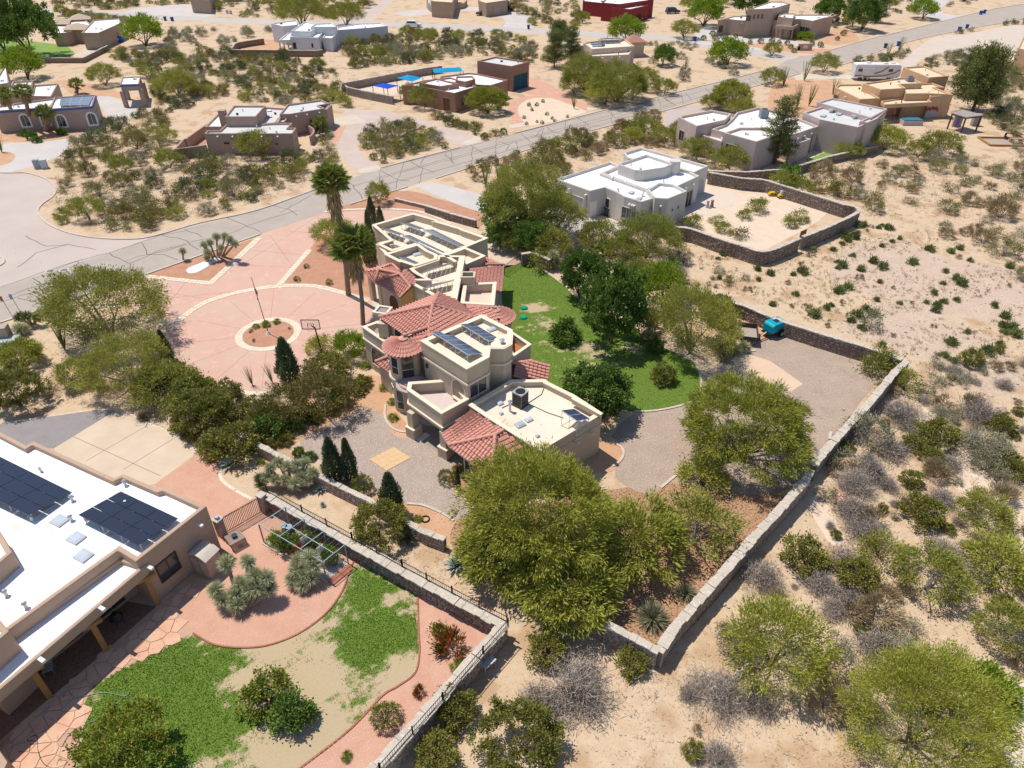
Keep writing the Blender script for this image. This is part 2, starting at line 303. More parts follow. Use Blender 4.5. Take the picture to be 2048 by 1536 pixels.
dr('gravel_lane','c',[(1250,440),(1500,230),(1700,200),(2048,150),(2048,330),(1800,340),(1500,330),(1380,400)],mat('lane_gravel',(.60,.50,.41),(.54,.44,.36),sc=.3,bump=.3),.004)
dr('gravel_lane','c',[(1400,0),(1600,0),(1560,60),(1660,90),(1880,60),(1800,130),(1560,120),(1430,60)],lgrey,.004)
dr('gravel_driveway','a',[(750,60),(1000,30),(1200,30),(1250,90),(1000,110),(800,90)],lgrey,.004)
dr('sand_driveway','b',[(60,120),(200,80),(330,0),(400,0),(340,60),(260,130)],mat('tan_gravel',(0,0,0)),.004)
# ================= the main property
sheet('pink_driveway',GP([(283,551),(424,567),(530,467),(649,426),(740,420),(800,421),(850,428),(903,450),(955,465),(1055,505),(1030,530),(1000,540),(900,600),(800,640),(735,690),(640,762),(560,784),(500,786),(430,770),(365,735),(340,700),(332,660),(345,640),(300,625),(250,600),(200,578)]),.012,pink)
sheet('side_drive_slab',GP(Z('m',(925,185),(1100,200),(1400,290),(1560,380),(1960,560),(1940,600),(1740,720),(1540,620),(1540,420),(1225,300))),.016,conc_d)
sheet('red_gravel_bed',GP([(284,553),(506,478),(421,561)]),.016,redgr)
sheet('red_gravel_bed',GP([(566,566),(619,500),(640,470),(700,455),(745,470),(760,540),(745,596),(697,585),(620,569)]),.016,redgr)
# cream flagstone borders: rows of irregular stones
def stone_row(name,pts,w,label,n=1,h=.03,sm=5,step=.42):
    P=smooth([Vector((p.x,p.y,0)) for p in pts],sm) if sm else [Vector((p.x,p.y,0)) for p in pts]
    mb=MB(); acc=0
    strip(mb,P,w+.02,.0125,.02)
    for a,b in zip(P,P[1:]):
        L=(b-a).length; d=(b-a)/max(L,1e-5); nn=Vector((-d.y,d.x,0)); t=0
        while t<L:
            s=min(step*rnd.uniform(.7,1.4),L-t+.05); k=max(1,int(round(w/.5)))
            e=[-w/2]+sorted(-w/2+w*(j/k)+rnd.uniform(-.07,.07) for j in range(1,k))+[w/2]
            for j in range(k):
                q=[a+d*(t+.02)+nn*(e[j]+.02),a+d*(t+s-.02)+nn*(e[j]+.02),a+d*(t+s-.02)+nn*(e[j+1]-.02),a+d*(t+.02)+nn*(e[j+1]-.02)]
                mb.prism(q,.02,.02+h*rnd.uniform(.5,1.2))
            t+=s
    return tag(mb.obj(name,cream,kind='stuff'))
C0=G(537,668)
def circ(r,a0=0,a1=360,n=40): return [C0+Vector((r*math.cos(R(a0+(a1-a0)*i/n)),r*math.sin(R(a0+(a1-a0)*i/n)),0)) for i in range(n+1)]
sheet('red_gravel_island',circ(2.5)[:-1],.03,redgr)
stone_row('flagstone_ring',circ(2.85),.72,'')
stone_row('flagstone_border',GP([(284,552),(421,567),(520,475)]),.8,'',sm=0)
stone_row('flagstone_border',GP([(345,655),(369,632),(420,601),(496,581),(557,573),(626,572),(693,588),(735,604)]),.75,'')
stone_row('flagstone_border',GP([(619,500),(558,571)]),.7,'',sm=0)
stone_row('flagstone_border',GP([(330,680),(352,728),(420,768),(480,784),(513,787),(560,786),(585,778)]),.6,'')
stone_row('flagstone_border',GP([(649,424),(690,420),(740,418),(800,419),(850,426),(903,448)]),.5,'')
# joints in the pink concrete
jt=MB()
for k in range(12):
    a=R(k*30+12); d=Vector((math.cos(a),math.sin(a),0)); r1=[9.5,9,9,9.5,9,8.5,9,9.5,9.5,9.5,9,9][k]
    strip(jt,[C0+d*3.3,C0+d*r1],.035,.012,.0165)
for a,b in (((300,600),(560,575)),((370,566),(340,605)),((470,530),(590,535)),((500,500),(620,512)),((460,545),(640,430)),((540,470),(590,540)),((330,585),(430,600)),((560,460),(660,470))): strip(jt,GP([a,b]),.045,.012,.0165)
jt.obj('expansion_joint',joint,kind='stuff')
sheet('gravel_yard',smooth(GP([(690,835),(740,806),(772,812),(776,840),(800,866),(828,873),(884,908),(905,932),(893,970),(925,995),(940,1015),(938,1032),(905,1040),(890,1030),(850,1012),(815,1008),(760,985),(700,950),(640,920),(600,880)]),4,True),.012,mauve)
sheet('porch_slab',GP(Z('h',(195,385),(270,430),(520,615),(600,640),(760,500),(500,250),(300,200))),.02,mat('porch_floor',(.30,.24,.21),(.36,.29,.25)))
sheet('gravel_yard',smooth(GP([(1225,870),(1273,825),(1379,808),(1400,765),(1440,722),(1505,688),(1530,668),(1560,663),(1640,692),(1745,715),(1780,730),(1745,775),(1690,845),(1630,930),(1560,985),(1450,985),(1345,965),(1300,990),(1230,955),(1247,905),(1235,880)]),3,True),.010,mauve2)
sheet('sand_pad',GP([(1462,722),(1480,703),(1540,722),(1606,768),(1577,786),(1500,748)]),.014,mat('tan_pad',(.66,.48,.34),(.60,.44,.31),sc=.6,bump=.3))
sheet('orange_soil',smooth(GP([(1480,640),(1500,628),(1560,650),(1545,675),(1500,688),(1480,680)]),3,True),.014,rsoil)
blob('leaf_litter_ground',GP([(1060,1010),(1345,960),(1450,965),(1560,990),(1580,1010),(1325,1310),(1210,1250),(1060,1200),(960,1150),(900,1080),(940,1020)]),.005,leafl,.08)
blob('orange_soil',GP([(740,750),(790,780),(800,830),(830,870),(790,872),(770,835),(735,815),(690,830),(560,900),(520,880),(640,790)]),.014,rsoil,.05,4)
blob('orange_soil',GP([(815,1012),(850,1015),(890,1035),(925,1060),(905,1080),(850,1062),(800,1030)]),.006,rsoil,.03,4)
blob('orange_soil',GP([(905,935),(920,925),(1000,960),(985,1000),(945,1010),(925,990),(895,968)]),.016,leafl,.02,4)
blob('orange_soil',GP([(1195,885),(1225,885),(1246,903),(1238,930),(1215,945),(1180,935)]),.013,rsoil,.02,4)
# square paving in the gravel yard: separate slabs
pv=GP([(738.6,919.5),(787,894.5),(822,912.6),(773,942)]); u0,u1=(pv[1]-pv[0]),(pv[3]-pv[0])
pm=mat('yellow_paver',(.66,.45,.25),(.60,.40,.22),sc=2)
tp=thing('stepping_pad','square pad of yellow pavers set in the gravel yard','paving',pv[0])
for i in range(5):
    for j in range(4):
        q=[pv[0]+u0*((i+a)/5)+u1*((j+b)/4) for a,b in ((.008,.008),(.992,.008),(.992,.992),(.008,.992))]
        mb=MB().prism(q,.012,.045+rnd.uniform(0,.008)); mb.obj('paver',pm,tp,off=tp.location)
# concrete mowing kerbs of the main yard
ck=MB()
for pts in ([(1058,525),(1090,543),(1130,572),(1139,583)],[(1180,600),(1250,640),(1322,692),(1360,708),(1386,722),(1400,750),(1402,775),(1394,797),(1360,812),(1310,822),(1268,824)],
    Z('g',(260,770),(255,850),(290,920),(340,955),(400,968),(460,966)),Z('p',(1065,462),(1160,472),(1270,518),(1340,562)),Z('p',(1300,358),(1370,400),(1415,450),(1435,490)),Z('e',(655,1420),(710,1450),(722,1490),(700,1530),(660,1560)),Z('r',(940,370),(1000,320),(1040,288))): strip(ck,GP(pts),.2,0,.09,4)
ck.obj('mowing_kerb',curbm,kind='structure')
# ---- lawns: ground sheet with worn patches + real grass blades
lawnm=mat('lawn',(.1,.1,.1)); n=lawnm.node_tree.nodes; L=lawnm.node_tree.links
def lawn_material(m):
    n=m.node_tree.nodes; L=m.node_tree.links; b=n['Principled BSDF']; g=n.new('ShaderNodeNewGeometry')
    a=n.new('ShaderNodeAttribute'); a.attribute_name='green'
    t=n.new('ShaderNodeTexNoise'); t.inputs['Scale'].default_value=1.5; t.inputs['Detail'].default_value=9; t.inputs['Roughness'].default_value=.72; L.new(g.outputs['Position'],t.inputs['Vector'])
    s=n.new('ShaderNodeMath'); s.operation='ADD'; L.new(a.outputs['Fac'],s.inputs[0]); L.new(t.outputs['Fac'],s.inputs[1])
    r=n.new('ShaderNodeMapRange'); r.inputs[1].default_value=.88; r.inputs[2].default_value=1.05; L.new(s.outputs[0],r.inputs[0])
    t2=n.new('ShaderNodeTexNoise'); t2.inputs['Scale'].default_value=14; t2.inputs['Detail'].default_value=4; L.new(g.outputs['Position'],t2.inputs['Vector'])
    gr=n.new('ShaderNodeMix'); gr.data_type='RGBA'; L.new(t2.outputs['Fac'],gr.inputs[0]); gr.inputs[6].default_value=(.075,.15,.014,1); gr.inputs[7].default_value=(.17,.235,.035,1)
    dr_=n.new('ShaderNodeMix'); dr_.data_type='RGBA'; L.new(t2.outputs['Fac'],dr_.inputs[0]); dr_.inputs[6].default_value=(.55,.41,.28,1); dr_.inputs[7].default_value=(.36,.29,.15,1)
    x=n.new('ShaderNodeMix'); x.data_type='RGBA'; L.new(r.outputs[0],x.inputs[0]); L.new(dr_.outputs[2],x.inputs[6]); L.new(gr.outputs[2],x.inputs[7]); L.new(x.outputs[2],b.inputs['Base Color'])
    bn=n.new('ShaderNodeBump'); bn.inputs['Strength'].default_value=.6; bn.inputs['Distance'].default_value=.04; L.new(t2.outputs['Fac'],bn.inputs['Height']); L.new(bn.outputs[0],b.inputs['Normal'])
lawn_material(lawnm)
grassm=leafmat('grass_blade',(.07,.145,.012),(.17,.25,.03),.3,hue=0)
def raw_mesh(name,V,F,mats,tint=None,mi=None):
    me=bpy.data.meshes.new(name); k=F.shape[1]; me.vertices.add(len(V)); me.vertices.foreach_set('co',V.astype(np.float32).ravel())
    me.loops.add(F.size); me.loops.foreach_set('vertex_index',F.astype(np.int32).ravel()); me.polygons.add(len(F))
    me.polygons.foreach_set('loop_start',np.arange(0,F.size,k,dtype=np.int32)); me.polygons.foreach_set('loop_total',np.full(len(F),k,dtype=np.int32))
    for m in mats: me.materials.append(m)
    if mi is not None: me.polygons.foreach_set('material_index',np.asarray(mi,dtype=np.int32))
    me.update(calc_edges=True)
    if tint is not None:
        at=me.attributes.new('tint','FLOAT','FACE'); at.data.foreach_set('value',tint.astype(np.float32))
    return me
def vin(X,Y,poly):
    c=np.zeros(X.shape,bool); n=len(poly); j=n-1
    for i in range(n):
        xi,yi,xj,yj=poly[i][0],poly[i][1],poly[j][0],poly[j][1]
        if yi!=yj: c^=((yi>Y)!=(yj>Y))&(X<(xj-xi)*(Y-yi)/(yj-yi)+xi)
        j=i
    return c
_ph=rng.uniform(0,6.28,(12,)); _kk=rng.uniform(-1.6,1.6,(12,2))
def wob(X,Y,s=1.): return sum(np.sin(_kk[i,0]*X*s*(1+i*.35)+_kk[i,1]*Y*s*(1+i*.35)+_ph[i])/(1+i*.3) for i in range(12))/3.2
def lawn(name,pts,blobs,base,z,dens,gl):
    P=[Vector((p[0],p[1],0)) for p in pts]; xs=[p.x for p in P]; ys=[p.y for p in P]; st=.22
    X,Y=np.meshgrid(np.arange(min(xs),max(xs),st),np.arange(min(ys),max(ys),st)); 
    def green(X,Y):
        g=np.full(X.shape,base,float)
        for (u,v,ru,val) in blobs:
            c=G(u,v); r=ru/PPM(v); g+=val*np.exp(-(((X-c.x)**2+(Y-c.y)**2)/r**2))
        return g+.17*wob(X,Y)+.13*wob(X,Y,2.6)+.09*wob(Y,X,6.1)
    ins=vin(X+st/2,Y+st/2,P); H,Wd=X.shape; idx=-np.ones(((H+1)*(Wd+1)),int)
    ii,jj=np.nonzero(ins); a=ii*(Wd+1)+jj; F=np.stack([a,a+1,a+Wd+2,a+Wd+1],1); used=np.unique(F); idx[used]=np.arange(len(used))
    vx=min(xs)+(used%(Wd+1))*st; vy=min(ys)+(used//(Wd+1))*st
    me=raw_mesh(name,np.stack([vx,vy,np.full(len(vx),z)],1),idx[F],[lawnm]); at=me.attributes.new('green','FLOAT','POINT'); at.data.foreach_set('value',green(vx,vy).astype(np.float32))
    o=bpy.data.objects.new(name,me); COL.objects.link(o); o['kind']='structure'
    n=int(dens*abs(area(P))); x=rng.uniform(min(xs),max(xs),n*3); y=rng.uniform(min(ys),max(ys),n*3); k=vin(x,y,P)&(green(x,y)+rng.normal(0,.10,n*3)>.50); x=x[k][:n];y=y[k][:n]; n=len(x)
    b=np.stack([x,y,np.full(n,z)],1); an=rng.uniform(0,6.28,n); w=np.stack([np.cos(an),np.sin(an),np.zeros(n)],1)*.02; t=rng.normal(0,.04,(n,3)); t[:,2]=rng.uniform(.03,.075,n)*gl
    V=np.concatenate([b-w,b+w,b+t]); F=np.stack([np.arange(n),np.arange(n)+n,np.arange(n)+2*n],1); tint=rng.uniform(0,1,n)*.5+.1+.3*wob(x,y,.6)
    o=bpy.data.objects.new('grass',raw_mesh('grass',V,F,[grassm],tint)); COL.objects.link(o); o['kind']='stuff'
LAWN1=smooth(GP([(1004,538),(1030,530),(1058,525),(1130,571),(1139,583),(1160,600),(1250,645),(1322,693),(1386,723),(1400,750),(1401,775),(1393,797),(1360,811),(1268,823),(1180,800),(1100,765),(1045,700),(1010,650),(1000,600)]),3,True)
lawn('lawn',LAWN1,[(1060,560,60,.35),(1070,615,22,-.5),(1120,600,70,.15),(1100,640,50,-.15),(1220,720,60,-.2),(1170,700,30,-.2),(1330,770,80,.35),(1190,650,40,.2),(1090,740,40,.1),(1275,700,25,-.2)],.66,.012,110,1)
L2=GP([(384,1267),(427,1289),(478,1296),(536,1291),(598,1267),(649,1229),(684,1184),(702,1135),(718,1125),(770,1150),(827.6,1180),(834.5,1192),(836,1260),(838,1304.5),(829,1345.6),(795,1373),(764.6,1392),(698,1461),(600,1536),(560,1570),(149,1570),(149,1525),(158,1493),(169,1439),(172.5,1401),(190,1373),(250,1335),(316,1303)])
lawn('lawn',L2,[(310,1340,90,.38),(250,1420,70,.3),(330,1490,120,.3),(740,1180,25,.5),(760,1260,70,.4),(720,1300,50,.2),(560,1290,40,-.35),(640,1320,50,-.3),(500,1350,35,-.35),(640,1400,60,-.3),(800,1370,50,-.45),(770,1200,30,-.3),(560,1500,60,-.2),(640,1480,60,-.5),(440,1310,20,.2),(480,1420,70,.12),(640,1400,30,.1),(600,1200,30,.1)],.47,.012,230,1.2)
# ---- left neighbour's ground
sheet('red_gravel_drive',smooth(GP([(309,969),(360,932),(412,896),(430,899),(441,915),(439,950),(448,968),(475,986),(502,1000),(530,1018),(620,1070),(718,1124),(701,1135),(683,1183),(649,1227),(598,1265),(536,1289),(478,1294),(427,1287),(386,1265),(369,1237),(371,1220),(395,1190),(425,1160),(400,1100),(380,1030)]),3,True),.014,salmon)
sheet('concrete_driveway',GP(Z('l',(315,285),(680,60),(1205,275),(905,495),(600,560),(400,420))),.018,conc_d)
j2=MB()
for a,b in (((430,215),(940,445)),((880,140),(500,360)),((1050,205),(720,410))): strip(j2,GP(Z('l',a,b)),.06,.018,.0225)
j2.obj('slab_joint',mat('joint_grey',(.3,.26,.22)),kind='stuff')
sheet('grey_gravel_strip',GP(Z('l',(-100,160),(0,135),(350,85),(640,60),(680,60),(315,285),(100,260),(-100,180))),.012,greygr)
sheet('salmon_gravel_bed',smooth(GP([(727,1126),(770,1148),(829,1179),(836,1192),(838,1260),(840,1305),(831,1346),(797,1374),(766,1393),(700,1462),(600,1538),(540,1575),(720,1575),(1005,1252),(850,1175)]),3,True),.016,salmon)
stone_row('flagstone_edging',GP([(432,898),(443,915),(441,950),(450,966),(476,984),(503,998)]),.25,'')
stone_row('flagstone_edging',GP(Z('l',(0,140),(350,88),(660,58),(900,150),(1205,272))),.15,'')
bk=MB(); e=smooth(GP([(386,1267),(427,1289),(478,1296),(536,1291),(598,1267),(650,1229),(684,1184),(702,1135),(717,1124),(770,1150),(828,1180),(835,1192),(837,1260),(839,1304.5),(830,1346),(796,1373),(765,1392),(698,1461),(600,1537),(560,1565)]),12)
for a,b in zip(e,e[1:]):
    L_=(b-a).length; k=max(1,int(L_/.22)); ang=math.atan2(b.y-a.y,b.x-a.x)
    for i in range(k):
        c=a.lerp(b,(i+.5)/k); bk.box((c.x,c.y,.04),(L_/k*.9,.1,.08),ang+rnd.uniform(-.05,.05))
bk.obj('brick_edging',brick,kind='stuff')
# flagstone patio, each stone its own piece
patio=GP([(330,1200),(350,1185),(425,1160),(395,1190),(371,1220),(369,1237),(384,1266),(316,1302),(250,1333),(190,1371),(171,1401),(168,1439),(156,1493),(147,1570),(-60,1570),(-40,1530),(60,1445),(200,1318)])
pb=sheet('patio',patio,.012,grout)
cell=.78; xs=[p.x for p in patio]; ys=[p.y for p in patio]; gx0,gy0=min(xs)-1,min(ys)-1; nx=int((max(xs)-gx0)/cell)+2; ny=int((max(ys)-gy0)/cell)+2
pt={(i,j):Vector((gx0+(i+rnd.uniform(.08,.92))*cell,gy0+(j+rnd.uniform(.08,.92))*cell,0)) for i in range(nx) for j in range(ny)}
def clip(poly,m,d):   # keep side where (p-m).d<=0
    out=[]
    for a,b in zip(poly,poly[1:]+poly[:1]):
        da,db=(a-m).dot(d),(b-m).dot(d)
        if da<=0: out.append(a)
        if (da<0)!=(db<0) and da!=db: out.append(a.lerp(b,da/(da-db)))
    return out
for (i,j),c in pt.items():
    if not inside(c.x,c.y,patio): continue
    poly=[c+Vector((sx,sy,0)) for sx,sy in ((-1.3,-1.3),(1.3,-1.3),(1.3,1.3),(-1.3,1.3))]
    for di in (-2,-1,0,1,2):
        for dj in (-2,-1,0,1,2):
            q=pt.get((i+di,j+dj))
            if q and q!=c: d=(q-c).normalized(); poly=clip(poly,c.lerp(q,.5)-d*.022,d)
            if len(poly)<3: break
    poly=[p for k,p in enumerate(poly) if (p-poly[k-1]).length>.03]
    if len(poly)>2 and sum(inside(p.x,p.y,patio) for p in poly)>=len(poly)*.6 and abs(area(poly))>.03: MB().prism(poly,.012,.045+rnd.uniform(0,.015)).obj('flagstone',flag,pb)
# ================= building kit
stucco={}
def st(name,c,k=.9): return mat('stucco_'+name,c,tuple(x*k for x in c),sc=.9,c4=tuple(x*.90 for x in c),sc4=.35,t4=.5,c3=tuple(x*.80 for x in c),sc3=2.1,t3=.63,bump=.25,bs=18)
roofwhite=mat('roof_white',(.86,.85,.84),(.80,.79,.78),sc=.5,c3=(.70,.62,.53),sc3=.8,t3=.60,bump=.05)
roofcream=mat('roof_cream',(.74,.65,.53),(.68,.58,.46),sc=.5,c3=(.60,.42,.27),sc3=1.0,t3=.63,bump=.05)
roofgrey=mat('roof_grey',(.60,.585,.57),(.54,.53,.52),sc=.5,c3=(.42,.42,.45),sc3=1.1,t3=.66)
rooftan=mat('roof_tan',(.74,.58,.40),(.68,.52,.35),sc=.5)
trimw=mat('trim_white',(.78,.76,.72)); trimc=mat('trim_cream',(.76,.66,.50))
glass=mat('glass_dark',(.035,.045,.055),rough=.12,spec=.7); dark=mat('dark_metal',(.05,.045,.045),rough=.5); black=mat('black_paint',(.02,.02,.022),rough=.4)
steel=mat('galvanised_steel',(.55,.56,.57),rough=.4,metal=.6); wood=mat('wood_post',(.42,.22,.08),(.33,.16,.06),sc=6); woodd=mat('weathered_wood',(.30,.20,.13),(.38,.27,.18),sc=5)
skyl=mat('skylight_dome',(.50,.54,.60),rough=.3); skyg=mat('skylight_glass',(.38,.47,.50),rough=.2,spec=.6)
bluetrim=mat('blue_trim',(.03,.12,.42)); teal=mat('teal_paint',(.02,.32,.38),rough=.45); tile=mat('clay_tile',(.56,.255,.195),(.64,.33,.26),sc=3.5,c3=(.46,.18,.13),sc3=6,t3=.6,bump=.1)
tiled=mat('tile_underlay',(.20,.08,.06))
class B:
    def __init__(s,name,label,wall,roof,pts0,cat='house',cope=None,group=None):
        c=G(*pts0); s.t=thing(name,label,cat,(c.x,c.y,0),group=group); s.w=wall; s.r=roof; s.cope=cope or wall
    def o(s,name,mb,m,parent=None,**k): return mb.obj(name,m,parent or s.t,off=s.t.location,**k)
    def mass(s,pts,z,c='z',ph=.35,th=.3,z0=0,roof=None,wall=None,cap=False,bev=.07,name='wall'):
        P=[Vector((p.x,p.y,0)) for p in GP(Z(c,*pts),z)]; EXC.append(P)
        I=inset(P,th); mb=MB().ring(P,I,z0,z)
        w=s.o(name,mb,wall or s.w)
        if bev:
            b=w.modifiers.new('bevel','BEVEL'); b.width=bev; b.segments=2; b.limit_method='ANGLE'; b.angle_limit=R(40)
        s.o('roof',MB().prism(inset(P,th*.5),z-ph-.12,z-ph),roof or s.r)
        if cap:
            s.o('coping',MB().ring(inset(P,-.05),inset(P,th+.04),z+.003,z+.09),s.cope)
        if s.t.name!='main_house' and abs(area(P))>22:
            c=sum(P,Vector())/len(P); 
            for k in range(min(4,2+int(abs(area(P))/60))):
                q=c.lerp(rnd.choice(P),rnd.uniform(.15,.6))
                if inside(q.x,q.y,I): s.o('roof_vent',MB().box((q.x,q.y,z-ph+.15),(rnd.uniform(.2,.7),rnd.uniform(.2,.5),.3),.5) if k%2 else MB().tube((q.x,q.y,z-ph),(q.x,q.y,z-ph+.45),.09,n=7),rnd.choice((steel,dark,trimw)))
        return [Vector((p.x,p.y,0)) for p in P]
    def win(s,P,i,t,z,w,h,frame=None,name='window',pane=None,arch=False,mull=0,th=.09):
        a,b=P[i],P[(i+1)%len(P)]; d=(b-a); L=d.length; d.normalize(); n=Vector((d.y,-d.x,0)) if area(P)>0 else Vector((-d.y,d.x,0))
        c=a+d*(L*t); zz=Vector((0,0,1))
        def q(x,y,o): return c+d*x+zz*(z+y)+n*o
        def outline(k):
            if not arch: return [(-w/2-k,-k),(w/2+k,-k),(w/2+k,h+k),(-w/2-k,h+k)]
            r=w/2+k; hs=h-w/2; return [(-r,-k),(r,-k)]+[(r*math.cos(R(x)),hs+r*math.sin(R(x))) for x in range(0,181,20)]
        O,I=outline(th),outline(0); k=len(O); v=[q(x,y,.0) for x,y in O]+[q(x,y,.06) for x,y in O]+[q(x,y,.06) for x,y in I]+[q(x,y,-.01) for x,y in I]; f=[]
        for j in range(k):
            m=(j+1)%k; f+=[(j,m,k+m,k+j),(k+j,k+m,2*k+m,2*k+j),(2*k+j,2*k+m,3*k+m,3*k+j)]
        fr=s.o(name,MB().add(v,f),frame or trimw)
        pn=s.o('pane',MB().add([q(x,y,.02) for x,y in I],[tuple(range(k))]),pane or glass,fr)
        if mull or not arch and w>.9:
            m=MB()
            for j in range(1,(mull or 1)+1):
                x=-w/2+w*j/((mull or 1)+1); m.bar(q(x,0,.035),q(x,h,.035),.05,.03)
            s.o('mullion',m,frame or trimw,fr)
        return fr
    def spout(s,P,i,ts,z,m=None):
        a,b=P[i],P[(i+1)%len(P)]; d=(b-a).normalized(); n=Vector((d.y,-d.x,0)) if area(P)>0 else Vector((-d.y,d.x,0)); 
        for t in ts:
            c=a.lerp(b,t); s.o('scupper',MB().box((c.x+n.x*.2,c.y+n.y*.2,z),(.22,.45,.16),math.atan2(d.y,d.x)),m or trimw)
    def spot(s,u,v,z,c='z'): p=G(*Z(c,(u,v))[0],z); return p
def skylight(p,w,l,rz,label,m=None,grp='roof skylights'):
    t=thing('skylight',label,'skylight',p,rz,grp)
    MB().box((0,0,.06),(w,l,.12)).obj('curb',steel,t); v=[(-w/2,-l/2,.125),(w/2,-l/2,.125),(w/2,l/2,.125),(-w/2,l/2,.125),(-w*.3,-l*.3,.19),(w*.3,-l*.3,.19),(w*.3,l*.3,.19),(-w*.3,l*.3,.19)]
    mesh_obj('dome',v,[(4,5,6,7),(0,1,5,4),(1,2,6,5),(2,3,7,6),(3,0,4,7)],m or skyl,t); return t
def vent(p,label,r=.08,h=.25,grp='roof vent pipes'):
    t=thing('vent_pipe',label,'vent pipe',p,group=grp); MB().tube((0,0,0),(0,0,h),r,n=8).obj('pipe',trimw,t); MB().tube((0,0,h),(0,0,h+.12),r*1.9,r*.6,8).obj('cap',steel,t)
# solar cells: 6 x 10 grid built from procedural brick texture in object space
def cellmat(name,c1,c2):
    m=mat(name,c1,rough=.14,spec=.8); n=m.node_tree.nodes; L=m.node_tree.links; b=n['Principled BSDF']
    u=n.new('ShaderNodeUVMap'); k=n.new('ShaderNodeTexBrick'); k.offset=0; k.inputs['Scale'].default_value=1; k.inputs['Brick Width'].default_value=1/6; k.inputs['Row Height'].default_value=.1; k.inputs['Mortar Size'].default_value=.006
    k.inputs['Color1'].default_value=(*c1,1); k.inputs['Color2'].default_value=(*[x*1.15 for x in c1],1); k.inputs['Mortar'].default_value=(*c2,1); L.new(u.outputs[0],k.inputs['Vector']); L.new(k.outputs['Color'],b.inputs['Base Color']); return m
cell=cellmat('solar_cell_blue',(.03,.045,.10),(.12,.14,.2)); cellk=cellmat('solar_cell_black',(.018,.020,.035),(.03,.035,.05)); cellg=cellmat('solar_cell_grey',(.10,.105,.14),(.2,.2,.24))
alu=mat('aluminium',(.66,.67,.70),rough=.35,metal=.4)
def array(label,c,A,Bp,C,D_,z_hi,z_lo,cols,rows=1,roofz=None,m=None,legs=True,gap=.02,grp='solar arrays on the tan house roofs',cat='solar array'):
    a,b=[G(*p,z_hi) for p in Z(c,A,Bp)]; cc,d=[G(*p,z_lo) for p in Z(c,C,D_)]; o=a.lerp(cc,.5); o.z=roofz
    t=thing('solar_array',label,cat,o,group=grp); u=(b-a)/cols; nrm=(b-a).cross(d-a).normalized(); nrm=nrm if nrm.z>0 else -nrm
    bil=lambda s,r:(a.lerp(b,s)).lerp(d.lerp(cc,s),r)
    gs,gr=gap/max((b-a).length,1)*2,gap/max((d-a).length,.5)*(2.6 if m is cellk else 1.5)
    for i in range(cols):
        for j in range(rows):
            s0,s1,r0,r1=i/cols+gs/2,(i+1)/cols-gs/2,j/rows+gr/2,(j+1)/rows-gr/2
            q=[bil(s0,r0),bil(s1,r0),bil(s1,r1),bil(s0,r1)]
            if (q[1]-q[0]).cross(q[3]-q[0]).z<0: q=[q[1],q[0],q[3],q[2]]
            v=[p-nrm*.035 for p in q]+q; f=[(3,2,1,0)]+[(k,(k+1)%4,4+(k+1)%4,4+k) for k in range(4)]
            cx=sum(q,Vector())/4; inn=[p.lerp(cx,.02 if m is cellk else .04)+nrm*.002 for p in q]; v+=inn; f+=[(4+k,4+(k+1)%4,8+(k+1)%4,8+k) for k in range(4)]+[(8,9,10,11)]
            pn=mesh_obj('panel',v,f,[MATS['solar_cell_black'] if m is cellk else alu,m or cell],t,off=o,mi=[0]*(len(f)-1)+[1]); uv=pn.data.uv_layers.new(name='uv'); pl=pn.data.polygons[len(f)-1]
            land=(q[1]-q[0]).length>(q[3]-q[0]).length
            for k,li in enumerate(pl.loop_indices): uv.data[li].uv=(((0,0),(0,1),(1,1),(1,0)) if land else ((0,0),(1,0),(1,1),(0,1)))[k]
    if legs:
        rl=MB(); lg=MB()
        for r in (.06,.94): rl.bar(bil(0,r)-nrm*.07,bil(1,r)-nrm*.07,.05,.05)
        rl.obj('rail',alu,t,off=o); k=max(2,cols+1 if cols<5 else (cols*3)//4+1)
        for i in range(k):
            s=.03+.94*i/(k-1); p=bil(s,.06)-nrm*.09; q=bil(s,.94)-nrm*.09
            m1=MB().tube(p,(p.x,p.y,roofz),.03,n=4); m1.obj('leg',trimw,t,off=o); m2=MB().tube(q,(q.x,q.y,roofz),.03,n=4); m2.obj('leg',trimw,t,off=o)
            lg.tube((p.x,p.y,roofz+.05),(q.x,q.y,roofz+.05),.02,n=4)
        lg.obj('brace',trimw,t,off=o)
    return t
